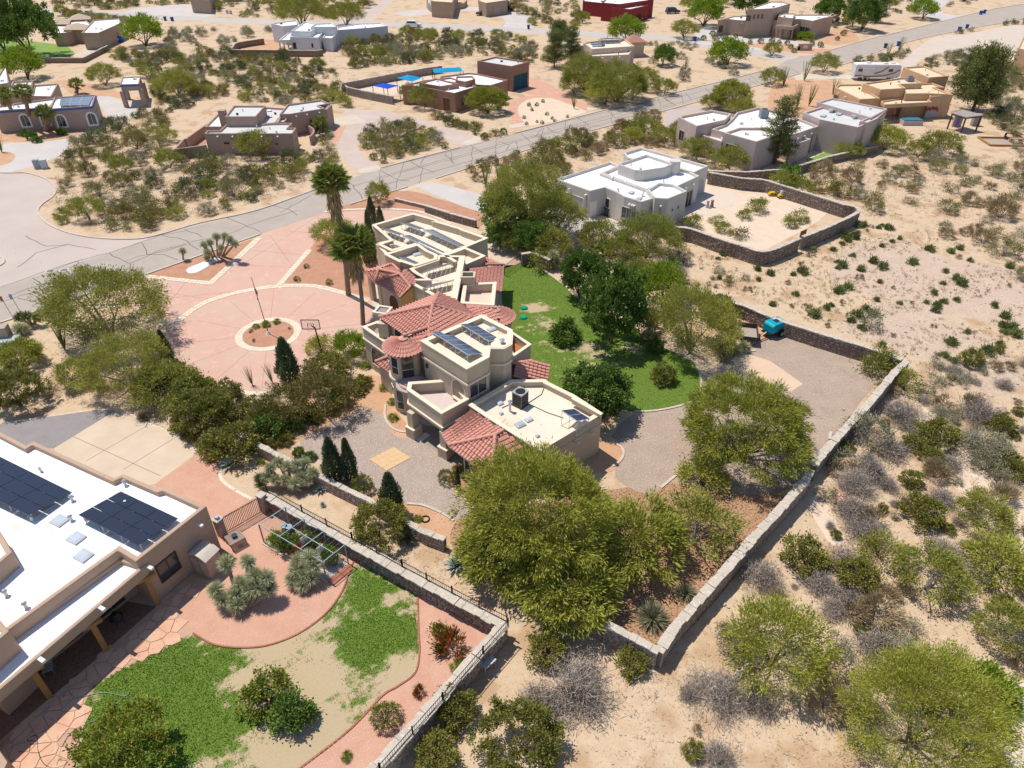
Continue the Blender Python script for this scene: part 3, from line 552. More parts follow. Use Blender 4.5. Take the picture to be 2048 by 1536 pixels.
def tiles(bd,pts,caps=(),tw=.31,tl=.36,name='tile_roof',parent=None,fan=None):
    """pts: 3D outline; first two points are the eave (left to right seen from outside)"""
    P=[Vector(p) for p in pts]; n=Vector((0,0,0))
    for i in range(len(P)): n+=P[i].cross(P[(i+1)%len(P)])
    n.normalize(); n=n if n.z>0 else -n
    u=(P[1]-P[0]).normalized(); w=n.cross(u).normalized(); w=w if w.z>0 else -w; u=(w.cross(n)).normalized()
    o=P[0]; Q=[((p-o).dot(u),(p-o).dot(w)) for p in P]; back=[p-n*.06 for p in P]
    slab=MB().add(back+[p-n*.18 for p in P],[tuple(range(len(P))),tuple(range(len(P),2*len(P)))[::-1]]+[(i,(i+1)%len(P),len(P)+(i+1)%len(P),len(P)+i) for i in range(len(P))])
    so=bd.o(name,slab,tiled,parent); x0,x1=min(q[0] for q in Q),max(q[0] for q in Q); y0,y1=min(q[1] for q in Q),max(q[1] for q in Q); mb=MB()
    j=0; y=y0-.04
    while y<y1:
        x=x0
        while x<x1:
            cx,cy=x+tw/2,y+tl*.5
            if inside(cx,cy,Q):
                dz=rnd.uniform(0,.012); v=[]
                for yy,lift in ((y-.04,.07),(y+tl,.0)):
                    for k,(xx,h) in enumerate(((.0,.0),(.10,.075),(.28,.115),(.46,.075),(.56,.0),(.78,-.02),(1.0,.0))): v.append(o+u*(x+xx*tw)+w*yy+n*(h*.85+lift-.04+dz))
                v+=[p-n*.075 for p in v[:7]]
                mb.add(v,[(k,k+1,8+k,7+k) for k in range(6)]+[(14+k,15+k,k+1,k) for k in range(6)])
            x+=tw
        y+=tl
    bd.o('tile',mb,tile,so,kind='stuff')
    return so
def hipcap(bd,lines,parent=None,r=.15):
    mb=MB()
    for a,b in lines:
        a,b=Vector(a),Vector(b); d=(b-a).normalized(); s=Vector((0,0,1)).cross(d).normalized(); up=d.cross(s); up=up if up.z>0 else -up; n=max(1,int((b-a).length/.36))
        for k in range(n):
            p=a.lerp(b,k/n)-d*.02; q=a.lerp(b,(k+1)/n)+d*.03; v=[]
            for c,rr in ((p,r*1.12),(q,r*.9)):
                for t in range(6): an=math.pi*t/5; v.append(c+s*rr*math.cos(an)+up*(rr*math.sin(an)+.02))
            mb.add(v,[(i,i+1,7+i,6+i) for i in range(5)]+[tuple(range(6)),tuple(range(6,12))[::-1]])
    return bd.o('ridge_tile',mb,tile,parent,kind='stuff')
def cone_roof(bd,c,r,z0,z1,a0,a1,n=26,top=.35):
    mb=MB(); sl=MB(); c=Vector(c)
    N=n; 
    for k in range(N):
        t0=R(a0+(a1-a0)*k/N); t1=R(a0+(a1-a0)*(k+1)/N)
        rows=max(2,int(math.hypot(r,z1-z0)/.4))
        e=lambda rr,t,h=0:Vector((c.x+rr*math.cos(t),c.y+rr*math.sin(t),z0+(z1-z0)*(1-rr/r)+h))
        sl.poly([e(r,t0,-.08),e(r,t1,-.08),e(.01,t1,-.08),e(.01,t0,-.08)])
        for j in range(rows):
            ra=r-(r-top)*j/rows+.03; rb=r-(r-top)*(j+1)/rows; v=[]
            for rr,lift in ((ra,.045),(rb,.0)):
                for f_,h in ((0,0),(.18,.06),(.35,.09),(.52,.06),(.7,0),(1,-.01)): v.append(e(rr,t0+(t1-t0)*f_,h*min(1,rr/r+.35)+lift-.03))
            v+=[p-Vector((0,0,.06)) for p in v[:6]]
            mb.add(v,[(i,i+1,7+i,6+i) for i in range(5)]+[(12+i,13+i,i+1,i) for i in range(5)])
    so=bd.o('cone_roof',sl,tiled); bd.o('tile',mb,tile,so,kind='stuff')
    cp=MB(); v=[(c.x+(top+.06)*math.cos(R(x)),c.y+(top+.06)*math.sin(R(x)),z1-(z1-z0)*top/r+.06) for x in range(0,360,30)]+[(c.x,c.y,z1+.14)]
    cp.add(v,[(i,(i+1)%12,12) for i in range(12)]); bd.o('roof_cap',cp,mat('mortar_pink',(.66,.36,.27)),so)
# ================= MAIN HOUSE
sm=st('main',(.60,.49,.36)); smc=mat('coping_cream',(.78,.67,.52),(.72,.60,.45),sc=1)
H=B('main_house','sprawling two storey beige stucco house with clay tile roofs inside the curved pink driveway','x' and sm,roofcream,(900,800),cope=smc)
H.o('floor_slab',MB().prism(GP([(815,838),(850,850),(1075,905),(1190,905),(1020,760),(1000,560),(975,520),(830,440),(760,480),(745,600),(745,700)]),.0,.05),conc)
# upper storey box and stair tower
UP=H.mass([(843.8,682.6),(933.4,738),(976.4,714.9),(979,697.2),(1007.6,697.7),(1022.6,689),(1023,661.2),(963.5,631.6)],7.1,ph=.4,th=.32,cap=False)
I=lambda P,d:inset(P,d)
H.o('cornice',MB().ring(I(UP,-.1),I(UP,.1),5.5,5.68),smc); H.o('parapet_band',MB().ring(I(UP,-.07),I(UP,.05),6.0,7.08),sm); H.o('coping',MB().ring(I(UP,-.1),I(UP,.34),7.083,7.17),smc)
tw=[Vector((p.x,p.y,0)) for p in GP([(979,697.2),(1007.6,697.7),(1022.6,689),(1022.8,668),(1000,672),(984,683)],7.1)]
H.o('tower_cap',MB().prism(I(tw,.02),6.6,7.20),smc)
p=G(1004,686,7.2); MB().tube((p.x,p.y,7.2),(p.x,p.y,7.5),.14,n=10).add(*(lambda q:(q.v,q.f))(MB().tube((p.x,p.y,7.5),(p.x,p.y,7.6),.24,.12,10))).obj('flue',steel,H.t,off=H.t.location)
# alcove arch and corner window of the upper storey (facing the terrace and garage roof)
H.win(UP,0,.80,3.7,1.5,1.75,frame=smc,name='arched_niche',pane=mat('niche_shade',(.36,.28,.19)),arch=True)
H.win(UP,1,.48,4.2,1.7,1.25,frame=sm,pane=glass,mull=1)
a=UP[0].lerp(UP[1],.02); 
H.o('sill',MB().bar(UP[0].lerp(UP[1],.68)+Vector((-.1,-.1,3.62)),UP[0].lerp(UP[1],.97)+Vector((-.1,-.1,3.62)),.2,.12),smc)
# porch and terrace over it
TR=[Vector((p.x,p.y,0)) for p in GP([(817.6,766.2),(814.6,780.8),(883,828.7),(936.7,799.4),(905,760)],4.25)]
H.o('terrace_wall',MB().ring(TR,I(TR,.25),2.55,4.25),sm); H.o('terrace_floor',MB().prism(I(TR,.12),3.2,3.4),mat('terrace_floor',(.60,.50,.46),(.55,.46,.42))); H.o('coping',MB().ring(I(TR,-.05),I(TR,.3),4.253,4.34),smc); H.o('cornice',MB().ring(I(TR,-.13),I(TR,.1),2.9,3.02),smc)
for (u,v) in ((829,871),(893,911)):
    p=G(u,v); c=H.o('column',MB().box((p.x,p.y,1.3),(.62,.62,2.5),.9).box((p.x,p.y,.5),(.95,.95,1.0),.9),sm)
    H.o('capital',MB().box((p.x,p.y,1.02),(1.0,1.0,.08),.9),smc,c)
# porch back walls (darkly shaded by the terrace above)
PB=[Vector((p.x,p.y,0)) for p in GP([(868,760),(960,806),(976,760),(905,715)],3.2)]
H.o('wall',MB().prism(PB,0,3.2),sm)
# garage wing
GA=H.mass([(938,811.5),(973,835.5),(1080,903),(1204.5,828.3),(1148.5,792),(1093.8,765),(1089.7,760.7),(1022,761.5),(1000,775)],4.0,ph=.42,th=.3,cap=True)
gb=I(GA,-.04); H.o('cornice',MB().ring(gb,I(GA,.05),3.05,3.15),sm)
H.spout(GA,2,(.55,.8),3.0,smc)
st_=[Vector((p.x,p.y,0)) for p in GP([(1148,794),(1204.5,826),(1201,829),(1144,797)],4.4)]
H.o('parapet_step',MB().prism(st_,3.9,4.32),sm); H.o('coping',MB().prism(I(st_,-.04),4.323,4.4),smc)
# tile roof at the front of the garage wing
e0=G(884,866.5,2.9); e1=G(898.2,890,2.9); e2=G(983.3,953.7,2.9); e3=G(1072,905,3.2); ap=G(990.4,869.8,4.35); rt=G(1008,859.2,4.35); up_=G(940.8,817.8,4.2)
tiles(H,[e0,e1,ap,rt,up_][:1]+[e1,ap,rt,up_]); tiles(H,[e1,e2,ap]); e4=e3.copy(); e4.z=2.9; tiles(H,[e2,e4,rt,ap])
hipcap(H,[(e1,ap),(e2,ap),(ap,rt)])
FR=[Vector((p.x,p.y,0)) for p in (e1+(e2-e1)*.04,e2,e4,rt,ap)]; FR=I(FR,.55)
H.o('wall',MB().prism([Vector((q.x,q.y,0)) for q in FR],0,3.0),sm)
FW=[FR[0],FR[1]]; H.win(FR,0,.33,.3,1.7,2.1,frame=trimc,pane=glass,mull=2) if area(FR)>0 else H.win(FR,0,.33,.3,1.7,2.1,frame=trimc,pane=glass,mull=2)
gu=MB()
for a,b in ((e1,e2),(e0,e1)): gu.bar(a-Vector((0,0,.12)),b-Vector((0,0,.12)),.12,.1)
H.o('gutter',gu,smc)
# corner turret
tc=G(806,676,6.9); tc=Vector((tc.x,tc.y,0)); 
def cyl(c,r,n=22,a0=0,a1=360): return [Vector((c.x+r*math.cos(R(a0+(a1-a0)*i/n)),c.y+r*math.sin(R(a0+(a1-a0)*i/n)),0)) for i in range(n)]
tu=H.o('turret_wall',MB().prism(cyl(tc,1.32),0,6.25),sm); H.o('cornice',MB().prism(cyl(tc,1.5),3.35,3.5),sm); H.o('cornice',MB().prism(cyl(tc,1.43),3.2,3.347),smc)
cone_roof(H,tc,1.78,6.2,7.0,130,370,24)
def twin(ang,z,w,h,door=False):
    d=Vector((math.cos(R(ang)),math.sin(R(ang)),0)); s=Vector((-d.y,d.x,0)); c=tc+d*1.3; Q=[c+s*(-1.5),c+s*1.5,c+s*1.5-d*.3,c-s*1.5-d*.3]
    Q=[c-s*w*.9,c+s*w*.9,c+s*w*.9-d*.1,c-s*w*.9-d*.1]; n=Vector((d.x,d.y,0)); zz=Vector((0,0,1)); q=lambda x,y,o:c+s*x+zz*(z+y)+n*o
    O=[(-w/2-.07,-.07),(w/2+.07,-.07),(w/2+.07,h+.07),(-w/2-.07,h+.07)]; I_=[(-w/2,0),(w/2,0),(w/2,h),(-w/2,h)]
    v=[q(x,y,-.25) for x,y in O]+[q(x,y,.05) for x,y in O]+[q(x,y,.05) for x,y in I_]; fr=H.o('door' if door else 'window',MB().add(v,[(j,(j+1)%4,4+(j+1)%4,4+j) for j in range(4)]+[(4+j,4+(j+1)%4,8+(j+1)%4,8+j) for j in range(4)]),smc if not door else woodd)
    H.o('pane',MB().add([q(x,y,.045) for x,y in I_],[(0,1,2,3)]),glass,fr); H.o('mullion',MB().bar(q(-w/2,h*.42,.06),q(w/2,h*.42,.06),.05,.03),trimw,fr)
    if door:
        m=MB()
        for k in range(5): m.bar(q(-w/2+w*(k+.5)/5,.05,.07),q(-w/2+w*(k+.5)/5,h,.07),.025,.025)
        H.o('iron_grille',m,mat('rust_iron',(.20,.09,.05)),fr)
for an in (198,238): twin(an,4.1,.62,1.6)
for an in (200,245): twin(an,.5,.62,1.9)
twin(286,3.75,.95,2.15,True)
sp=tc+Vector((.65,-1.7,0))
for k,r in enumerate((1.35,1.05,.75)): H.o('round_step',MB().prism(cyl(sp,r,18),3.4+k*.16,3.4+(k+1)*.16-.003),mat('step_mauve',(.46,.36,.32)))
wl=UP[0].lerp(UP[1],.10); 
for q in ((wl.x-.1,wl.y-.1,5.0),): H.o('wall_lantern',MB().box(q,(.16,.16,.34)).tube((q[0],q[1],q[2]+.17),(q[0],q[1],q[2]+.3),.12,.02,6),black)
# lean-to tiles beside the turret
l0=G(752,723,2.7); l1=G(786,749,2.7); l2=G(790,712,3.4); l3=G(779.3,712,3.4); tiles(H,[l0,l1,l2,l3]); hipcap(H,[(l0,l3)])
LW=[Vector((q.x,q.y,0)) for q in (l0,l1,l2,l3)]; H.o('wall',MB().prism(I(LW,.15),0,2.6),sm)
# two storey centre with hipped roof
A0=G(759,633.5,6.0); A1=G(803.5,664.8,6.0); AP=G(866,609.2,7.7); A2=G(862,700,6.0); A3=G(955,636,6.2); AT=G(877.7,586,6.9); A4=G(905,600,6.2)
tiles(H,[A0,A1,G(857,654.5,6.75),AP]); V1=G(857,654.5,6.75); tt=Vector((tc.x,tc.y,7.0)); B1=G(849,695.7,6.15)
tiles(H,[B1,A3,AP,V1]); tiles(H,[Vector((tc.x+.9,tc.y-.9,6.3)),B1,V1,Vector((tc.x+.2,tc.y+.2,6.9))])
tiles(H,[A3+Vector((0,0,0)),A4,AT,AP]); tiles(H,[AT,A0,AP])
hipcap(H,[(A0,AP),(AP,V1),(V1,A2.lerp(V1,.35)),(AP,A3),(AP,AT),(Vector((tc.x,tc.y,7.1)),V1)])
CE=[Vector((q.x,q.y,0)) for q in (A0,A1,Vector((tc.x,tc.y,0)),G(862,700,6.0),G(940,645,6.0),A4)]; CEI=I(CE,.5)
H.o('wall',MB().prism(CEI,0,6.0),sm)
CQ=CEI if area(CEI)>0 else CEI
H.win(CEI,0,.5,3.7,1.3,1.9,frame=smc,arch=True)
# west balcony block
WB=H.mass([(724.6,654.7),(756,643.5),(790,668),(800,690),(781,694)],4.2,ph=.75,th=.25,cap=True)
H.o('cornice',MB().ring(I(WB,-.1),I(WB,.1),2.95,3.1),smc)
H.win(WB,4,.5,.9,2.3,2.1,frame=smc,arch=True,mull=1) ; H.win(WB,4,.15,.9,1.2,1.9,frame=smc,arch=True)
p=G(755,705,0)
t=thing('satellite_dish','grey satellite dish on the small west balcony of the main house','satellite dish',G(*Z('n',(480,1370))[0],3.45))
MB().tube((0,0,0),(0,0,.9),.03).bar((0,0,.3),(.3,.1,.3),.03,.03).obj('mast',steel,t); v=[(0,0,.9)]+[(.38*math.cos(R(x))-.1,.38*math.sin(R(x))*.8,1.02+.12*math.sin(R(x))) for x in range(0,360,30)]; mesh_obj('dish',v,[(0,1+i,1+(i+1)%12) for i in range(12)],mat('dish_grey',(.42,.33,.30)),t)
# pier with lattice cap
pc=G(765,618,4.3); PR=[Vector((pc.x+a,pc.y+b,0)) for a,b in ((-.9,-.5),(.5,-.9),(.9,.5),(-.5,.9))]
H.o('pier',MB().prism(I(PR,.15),0,4.0),sm); H.o('coping',MB().ring(PR,I(PR,.22),4.0,4.25),smc); H.o('lattice_cap',MB().prism(I(PR,.2),4.02,4.1),mat('lattice_grey',(.30,.28,.26)))
_p=G(768,645,5.6); H.o('pier',MB().prism([Vector((_p.x+a,_p.y+b,0)) for a,b in ((-.5,-.4),(.4,-.5),(.5,.4),(-.4,.5))],0,5.7),sm)
# east round bay
ec=G(992,613,6.0); ec=Vector((ec.x,ec.y,0)); H.o('bay_wall',MB().prism(cyl(ec,1.4),0,5.0),sm); cone_roof(H,ec,1.8,5.0,5.75,-110,110,20)
r0=G(932.7,612,5.8); rr=Vector((ec.x,ec.y,5.85)); 
tiles(H,[G(962,662,5.0),G(1000,650,4.95),rr,r0,G(930,640,5.2)][:1]+[Vector((ec.x+.3,ec.y-1.75,5.0)),rr,r0]); hipcap(H,[(r0,rr)])
H.o('parapet_box',MB().prism(I([Vector((q.x,q.y,0)) for q in GP([(955,628),(977,628),(977,640),(958,640)],6.6)],.1),5,6.6),sm)
# east terrace and little balcony with orange awning
ET=H.mass([(1022.8,664),(1062,690),(1024,716),(1018,700)],4.4,ph=.8,th=.22,cap=True)
q=[G(1024,683,4.0),G(1044,694,4.0),G(1030,704,3.75),G(1023,708,3.75)]; H.o('awning',MB().add(q+[x-Vector((0,0,.05)) for x in q],[(0,1,2,3),(7,6,5,4)]),mat('orange_canvas',(.52,.16,.05)))
s0=G(1026.5,762,3.0); s1=G(1093,762,3.0); s2=G(1094,737,3.0); s3=G(1062,722,3.9); s4=G(1026,727,4.0)
tiles(H,[s1,s2,s3,s4,s0][:1]+[s2,s3,s4,s0]); hipcap(H,[(s3,s4),(s3,s2)]); SW=[Vector((x.x,x.y,0)) for x in (s0,s1,s2,s3,s4)]; H.o('wall',MB().prism(I(SW,.3),0,2.9),sm)
# north wing: stepped flat roofs
def M_(pts,z,ph=.7,th=.3,**k): return H.mass(pts,z,'m',ph=ph,th=th,cap=True,**k)
N1=M_([(150,245),(640,105),(925,185),(935,205),(1225,290),(1235,300),(1540,405),(1275,515),(1000,610),(700,475),(380,560),(215,480),(365,430)],3.7)
H.spout(N1,5,(.5,),2.9)
for (a,b) in ((905,235),(1220,330)):
    q=G(*Z('m',(a,b))[0],3.2); H.o('parapet_buttress',MB().prism(cyl(Vector((q.x,q.y,0)),.42,10),2.9,3.65),sm)
M_([(190,470),(365,430),(372,470),(540,590),(380,600),(300,590)],3.4,ph=.5)
M_([(295,600),(700,475),(810,550),(930,605),(925,660),(660,745),(500,690),(480,695)],4.1)
M_([(1010,612),(1265,515),(1510,620),(1300,712),(1240,740),(1150,700)],4.0)
N4=M_([(600,775),(920,665),(935,615),(1235,620),(1125,1165),(870,1090),(590,940),(640,900),(800,900),(700,850),(650,820)],4.0,ph=.6)
ra=G(*Z('m',(1235,618))[0],4.9); rb=G(*Z('m',(1125,1172))[0],4.6)
H.o('spine_wall',MB().bar(ra-Vector((0,0,2.4)),rb-Vector((0,0,2.3)),.55,4.8),sm); H.o('coping',MB().bar(ra+Vector((0,0,.05)),rb+Vector((0,0,.05)),.62,.1),smc)
M_([(1250,955),(1640,937),(1612,1215),(1215,1190)],4.1,ph=.8,roof=mat('deck_pink',(.70,.55,.44),(.64,.50,.40),sc=1))
c=G(*Z('m',(1300,835))[0],5.0); H.o('chimney',MB().ring(*(lambda P:(P,I(P,.22)))([Vector((c.x+a,c.y+b,0)) for a,b in ((-.75,-.65),(.75,-.65),(.75,.65),(-.75,.65))]),0,5.0),sm)
# east slope tiles of the north wing
t0=G(*Z('m',(1698,1050))[0],2.9); t1=G(*Z('m',(1730,718))[0],2.9); t2=G(*Z('m',(1520,630))[0],3.7); t3=G(*Z('m',(1300,760))[0],3.9); t4=G(*Z('m',(1340,950))[0],3.9); t5=G(*Z('m',(1500,1000))[0],3.5)
tiles(H,[t0,t1,t3,t4]); tiles(H,[t1,G(*Z('m',(1510,720))[0],3.3),t2]) 
hipcap(H,[(t1,G(*Z('m',(1520,715))[0],3.45))])
TW=[Vector((x.x,x.y,0)) for x in (t0,t1,t3,t4)]; H.o('wall',MB().prism(I(TW,.45),0,2.8),sm)
# entry porch with tile roofs
E0=G(*Z('m',(38,800))[0],3.1); E1=G(*Z('m',(180,920))[0],3.1); E2=G(*Z('m',(490,1107))[0],3.1); E3=G(*Z('m',(610,990))[0],4.0); E4=G(*Z('m',(480,830))[0],4.5); E5=G(*Z('m',(225,775))[0],4.0); E6=G(*Z('m',(380,700))[0],3.4); E7=G(*Z('m',(470,790))[0],3.6)
tiles(H,[E1,E2,E3,E4]); tiles(H,[E0,E1,E4,E5]); tiles(H,[E6,E0,E5]); tiles(H,[E7,E6,E5,E4]); tiles(H,[E4,G(*Z('m',(530,775))[0],4.2),G(*Z('m',(690,890))[0],4.0),E3])
hipcap(H,[(E1,E4),(E4,E3),(E5,E4),(E1,E5),(E6,E7),(E3,E2)])
EW=[Vector((x.x,x.y,0)) for x in (E1,E2,E3,E4)]; EWI=I(EW,.35); ew=H.o('wall',MB().prism(EWI,0,3.0),sm)
H.win(EWI,0,.62,0,1.5,2.5,frame=smc,name='arched_door',pane=mat('door_wood',(.16,.07,.035)),arch=True)
ysm=st('ochre',(.62,.40,.15)); GW=[Vector((x.x,x.y,0)) for x in (E2,E3)]; d=(GW[1]-GW[0]); nn=Vector((-d.y,d.x,0)).normalized()*.25
g0,g1=GW[0].lerp(GW[1],.08)+nn,GW[0].lerp(GW[1],1.25)+nn
H.o('gable_wall',MB().add([g0,g1,g1+Vector((0,0,3.8)),g0+Vector((0,0,3.0)),g0+nn,g1+nn,g1+nn+Vector((0,0,3.8)),g0+nn+Vector((0,0,3.0))],[(0,1,2,3),(7,6,5,4),(0,3,7,4),(1,5,6,2),(3,2,6,7)]),ysm)
_k=Vector((E4.x,E4.y,0)); _e=[Vector((q.x,q.y,0)).lerp(_k,.2) for q in (E0,E1)]
for p in _e: H.o('column',MB().box((p.x,p.y,1.45),(.5,.5,2.9),.8),sm)
ar,br=_e; m=MB().bar(ar+Vector((0,0,2.85)),br+Vector((0,0,2.85)),.4,.5); H.o('entry_beam',m,sm)
# roof solar arrays
gz=6.72
array('left of two blue solar arrays on the upper storey roof, five panels','u',(205,305),(890,738),(1170,712),(490,297),7.45,6.95,5,1,gz)
array('right of two blue solar arrays on the upper storey roof, beside the stair tower','u',(752,165),(1280,483),(1515,460),(990,152),7.45,6.95,5,1,gz)
array('small two panel solar array at the corner of the garage roof by the air conditioner','g',(1545,805),(1662,885),(1757,868),(1640,795),5.1,4.5,2,1,3.58)
array('long front solar row on the big north roof, nearest the courtyard','m',(505,365),(975,605),(1045,578),(600,360),3.9,3.5,8,1,3.0,cellg)
array('short front solar row on the big north roof, left end','m',(250,280),(480,357),(530,350),(330,277),3.9,3.5,4,1,3.0,cellg)
array('short rear solar row on the big north roof, left end','m',(485,212),(720,290),(780,283),(580,210),3.9,3.5,4,1,3.0,cellg)
array('long rear solar row on the big north roof, by the far parapet','m',(755,295),(1200,497),(1275,490),(880,293),3.9,3.5,8,1,3.0,cellg)
array('single small solar panel pair on the low corner roof of the north wing','m',(365,480),(480,535),(530,515),(425,475),3.7,3.3,2,1,2.9,cellg)
array('grey solar row beside the roof hatch on the raised north block','m',(465,628),(670,738),(750,712),(545,622),4.2,3.8,4,1,3.4,cellg)
array('upper of two solar rows beside the sloping spine wall','m',(735,815),(1160,680),(1190,668),(800,770),4.35,3.9,7,1,3.4,cellg)
array('lower of two solar rows beside the sloping spine wall','m',(745,1012),(1115,905),(1140,893),(800,965),4.35,3.9,6,1,3.4,cellg)
# AC unit
p=G(*Z('g',(1245,765))[0],3.58); t=thing('air_conditioner','tall grey air conditioner unit standing on the garage roof','air conditioner',p,.9)
MB().box((0,0,.08),(1.0,1.0,.16)).obj('base',dark,t); cb=MB().box((0,0,.72),(.92,.92,1.1)).obj('cabinet',mat('ac_grey',(.30,.27,.25),rough=.5),t); 
lv=MB()
for k in range(14): lv.box((0,-.47,.25+k*.07),(.84,.02,.03)); lv.box((-.47,0,.25+k*.07),(.02,.84,.03))
lv.obj('louvre',dark,t,kind='stuff'); MB().tube((0,0,1.27),(0,0,1.33),.4,n=20).obj('fan_grille',black,t); MB().box((0,0,1.30),(.98,.98,.05)).obj('top_frame',mat('ac_top',(.4,.38,.36)),t); MB().tube((0,0,1.33),(0,0,1.36),.36,n=20).obj('fan',black,t)
rz=.62
skylight(G(*Z('g',(1243,915))[0],3.58),.75,.6,rz,'larger bluish skylight on the cream garage roof',skyg); skylight(G(*Z('g',(1308,880))[0],3.58),.6,.45,rz,'smaller pale skylight behind the bluish one on the garage roof')
skylight(G(*Z('g',(1097,760))[0],3.58),.5,.45,rz,'small square box near the air conditioner on the garage roof')
vent(G(*Z('g',(1170,815))[0],3.58),'tall white vent pipe between air conditioner and skylights',.1,1.0)
for i,(a,b,l) in enumerate(((1107,835,'low white hatch by the garage roof parapet'),(1372,1000,'small white box at the low corner of the garage roof'))): skylight(G(*Z('g',(a,b))[0],3.58),.3,.25,rz,l)
skylight(G(*Z('m',(690,600))[0],3.4),.9,.6,.5,'flat roof hatch on the raised block of the north wing'); skylight(G(*Z('u',(1350,270))[0],6.72),.9,.5,.6,'white skylight beside the right solar array on the upper roof')
pc_=MB(); P=[G(*q,3.62) for q in Z('g',(1110,790),(1200,748),(1245,800),(1300,755),(1400,690),(1425,625))]
for a,b in zip(P,P[1:]): pc_.tube(a,b,.03,n=5)
P=[G(*q,3.62) for q in Z('g',(1300,755),(1440,822),(1560,862))]
for a,b in zip(P,P[1:]): pc_.tube(a,b,.025,n=5)
tag(pc_.obj('conduit',dark),'dark conduit running across the garage roof to the air conditioner','conduit')
t=thing('door_mat','pale mat on the gravel edge in front of the porch','mat',G(*Z('h',(280,400))[0],.045)); MB().box((0,0,.01),(1.1,.6,.02),.9).obj('mat',trimw,t)
# ================= neighbouring houses
sl=st('left',(.50,.345,.25)); slc=mat('coping_tan',(.60,.42,.31))
L_=B('adobe_house','tan flat roofed house with bright white roof and dark solar arrays beside the salmon gravel','x' and sl,roofwhite,(150,1180),cope=slc)
LM=L_.mass([(-120,815),(0,863),(53,890.6),(66.6,882),(229,955.5),(246,947),(318,977.7),(330,974),(413.5,1012),(271.7,1123),(235.8,1100.8),(0,1272),(-160,1388)],4.1,ph=.38,th=.32,bev=.12)
L_.win(LM,8,.70,1.2,1.35,1.45,frame=mat('frame_brown',(.11,.045,.03)),pane=glass,mull=0)
L_.spout(LM,8,(.18,),3.3)
PO=[Vector((p.x,p.y,0)) for p in GP([(240,1112),(294,1130),(0,1379),(-180,1530),(-220,1490),(0,1283)],3.45)]
po=L_.o('portico_beam',MB().ring(PO,inset(PO,.3),2.65,3.45),sl); b=po.modifiers.new('bevel','BEVEL'); b.width=.1; b.segments=2; b.limit_method='ANGLE'
L_.o('portico_roof',MB().prism(inset(PO,.15),3.0,3.12),roofwhite); L_.spout(PO,1,(.0,.365,.77),3.3)
for (u,v) in ((316,1207),(213,1300),(100,1393),(-20,1490)):
    p=G(u,v); c=L_.o('post',MB().box((p.x,p.y,1.3),(.3,.3,2.6),.7),wood); L_.o('corbel',MB().box((p.x,p.y,2.55),(.32,1.1,.2),.75+math.pi/2),wood,c)
bxs=L_.mass([(-80,1010),(0,1062),(24,1104),(-40,1160),(-140,1120)],5.0,ph=.3); 
L_.mass([(-90,1180),(0,1240),(18,1262),(-60,1330),(-180,1250)],4.9,ph=.3)
FP=[Vector((p.x,p.y,0)) for p in GP([(-60,1470),(0,1500),(28,1540),(0,1600),(-90,1580)],1.8)]; L_.o('wall',MB().prism(FP,0,2.6),sl)
L_.o('portico_floor',MB().prism([Vector((p.x,p.y,0)) for p in GP([(240,1200),(312,1214),(200,1312),(-60,1530),(-200,1480),(0,1330)],0)],0,.03),mat('shade_brown_pavers',(.22,.12,.08),(.28,.16,.11),sc=3,c3=(.12,.07,.05),sc3=10,t3=.55,bump=.4))  # deep shade under the portico is put into this dark brown floor colour
L_.win(LM,10,.25,.3,1.8,2.0,frame=woodd,pane=glass,mull=1); L_.win(LM,10,.6,.3,2.2,2.0,frame=woodd,pane=glass,mull=1)
lr=3.72; _q=G(412,1020,4)-G(246,947,4); RL=math.atan2(_q.y,_q.x)
array('right of two dark solar arrays on the white roof, three by three panels','l',(455,672),(810,850),(1045,692),(708,533),4.45,4.02,3,3,lr,cellk,grp='solar arrays on the left house roof')
array('left dark solar array on the white roof, cut by the picture edge','l',(-330,440),(165,675),(425,540),(-60,300),4.45,4.02,4,3,lr,cellk,grp='solar arrays on the left house roof')
for a,b,l in ((350,710,'rearmost of three white skylights on the left house roof'),(447,812,'middle of three white skylights on the left house roof'),(490,915,'nearest of three white skylights on the left house roof')): skylight(G(*Z('l',(a,b))[0],lr),.95,.8,RL,l)
for a,b,l in ((425,590,'white vent pipe at the corner of the left solar array'),(190,705,'white vent pipe below the left solar array'),(735,500,'small vent pipe near the far parapet of the white roof'),(40,1145,'small vent at the left edge of the white roof'),(155,1215,'small box vent near the portico on the white roof'),(420,705,'short vent beside the rearmost skylight')): vent(G(*Z('l',(a,b))[0],lr),l,.09,.4)
def lab(o,l,c,g=None): return tag(o,l,c,g)
# --- white house
sw=st('white',(.62,.57,.52)); Wh=B('white_house','large white stucco house with stepped white roofs beside the walled sand yard','x' and sw,roofwhite,(1260,400))
def WM(pts,z,**k): return Wh.mass(pts,z,'w',ph=k.pop('ph',.4),th=.28,bev=.12,**k)
w1=w2=WM([(180,440),(575,578),(745,535),(870,590),(960,640),(1165,700),(1310,655),(1225,560),(705,375),(905,285),(800,240)],3.8)
w3=WM([(1310,655),(1460,665),(1680,578),(1530,500),(1350,480),(1225,560)],4.2); w4=WM([(955,140),(1150,78),(1920,290),(1760,365),(1500,300),(1000,200)],4.0)
w5=WM([(705,370),(1215,158),(1520,260),(1820,405),(1530,540),(1350,500),(1220,560)],3.9); WM([(890,270),(930,250),(1215,158),(1530,262),(1420,310),(1180,345),(1080,340)],5.0)
cc=G(*Z('w',(1540,230))[0],5.3); Wh.o('chimney',MB().prism(cyl(Vector((cc.x,cc.y,0)),.8,12),0,5.3),sw)
Wh.win(w1,0,.48,.1,4.2,2.3,frame=trimw,name='garage_door',pane=mat('garage_grey',(.42,.40,.38)),mull=0); Wh.win(w1,1,.25,.1,.95,2.1,frame=trimw,name='door',pane=trimw)
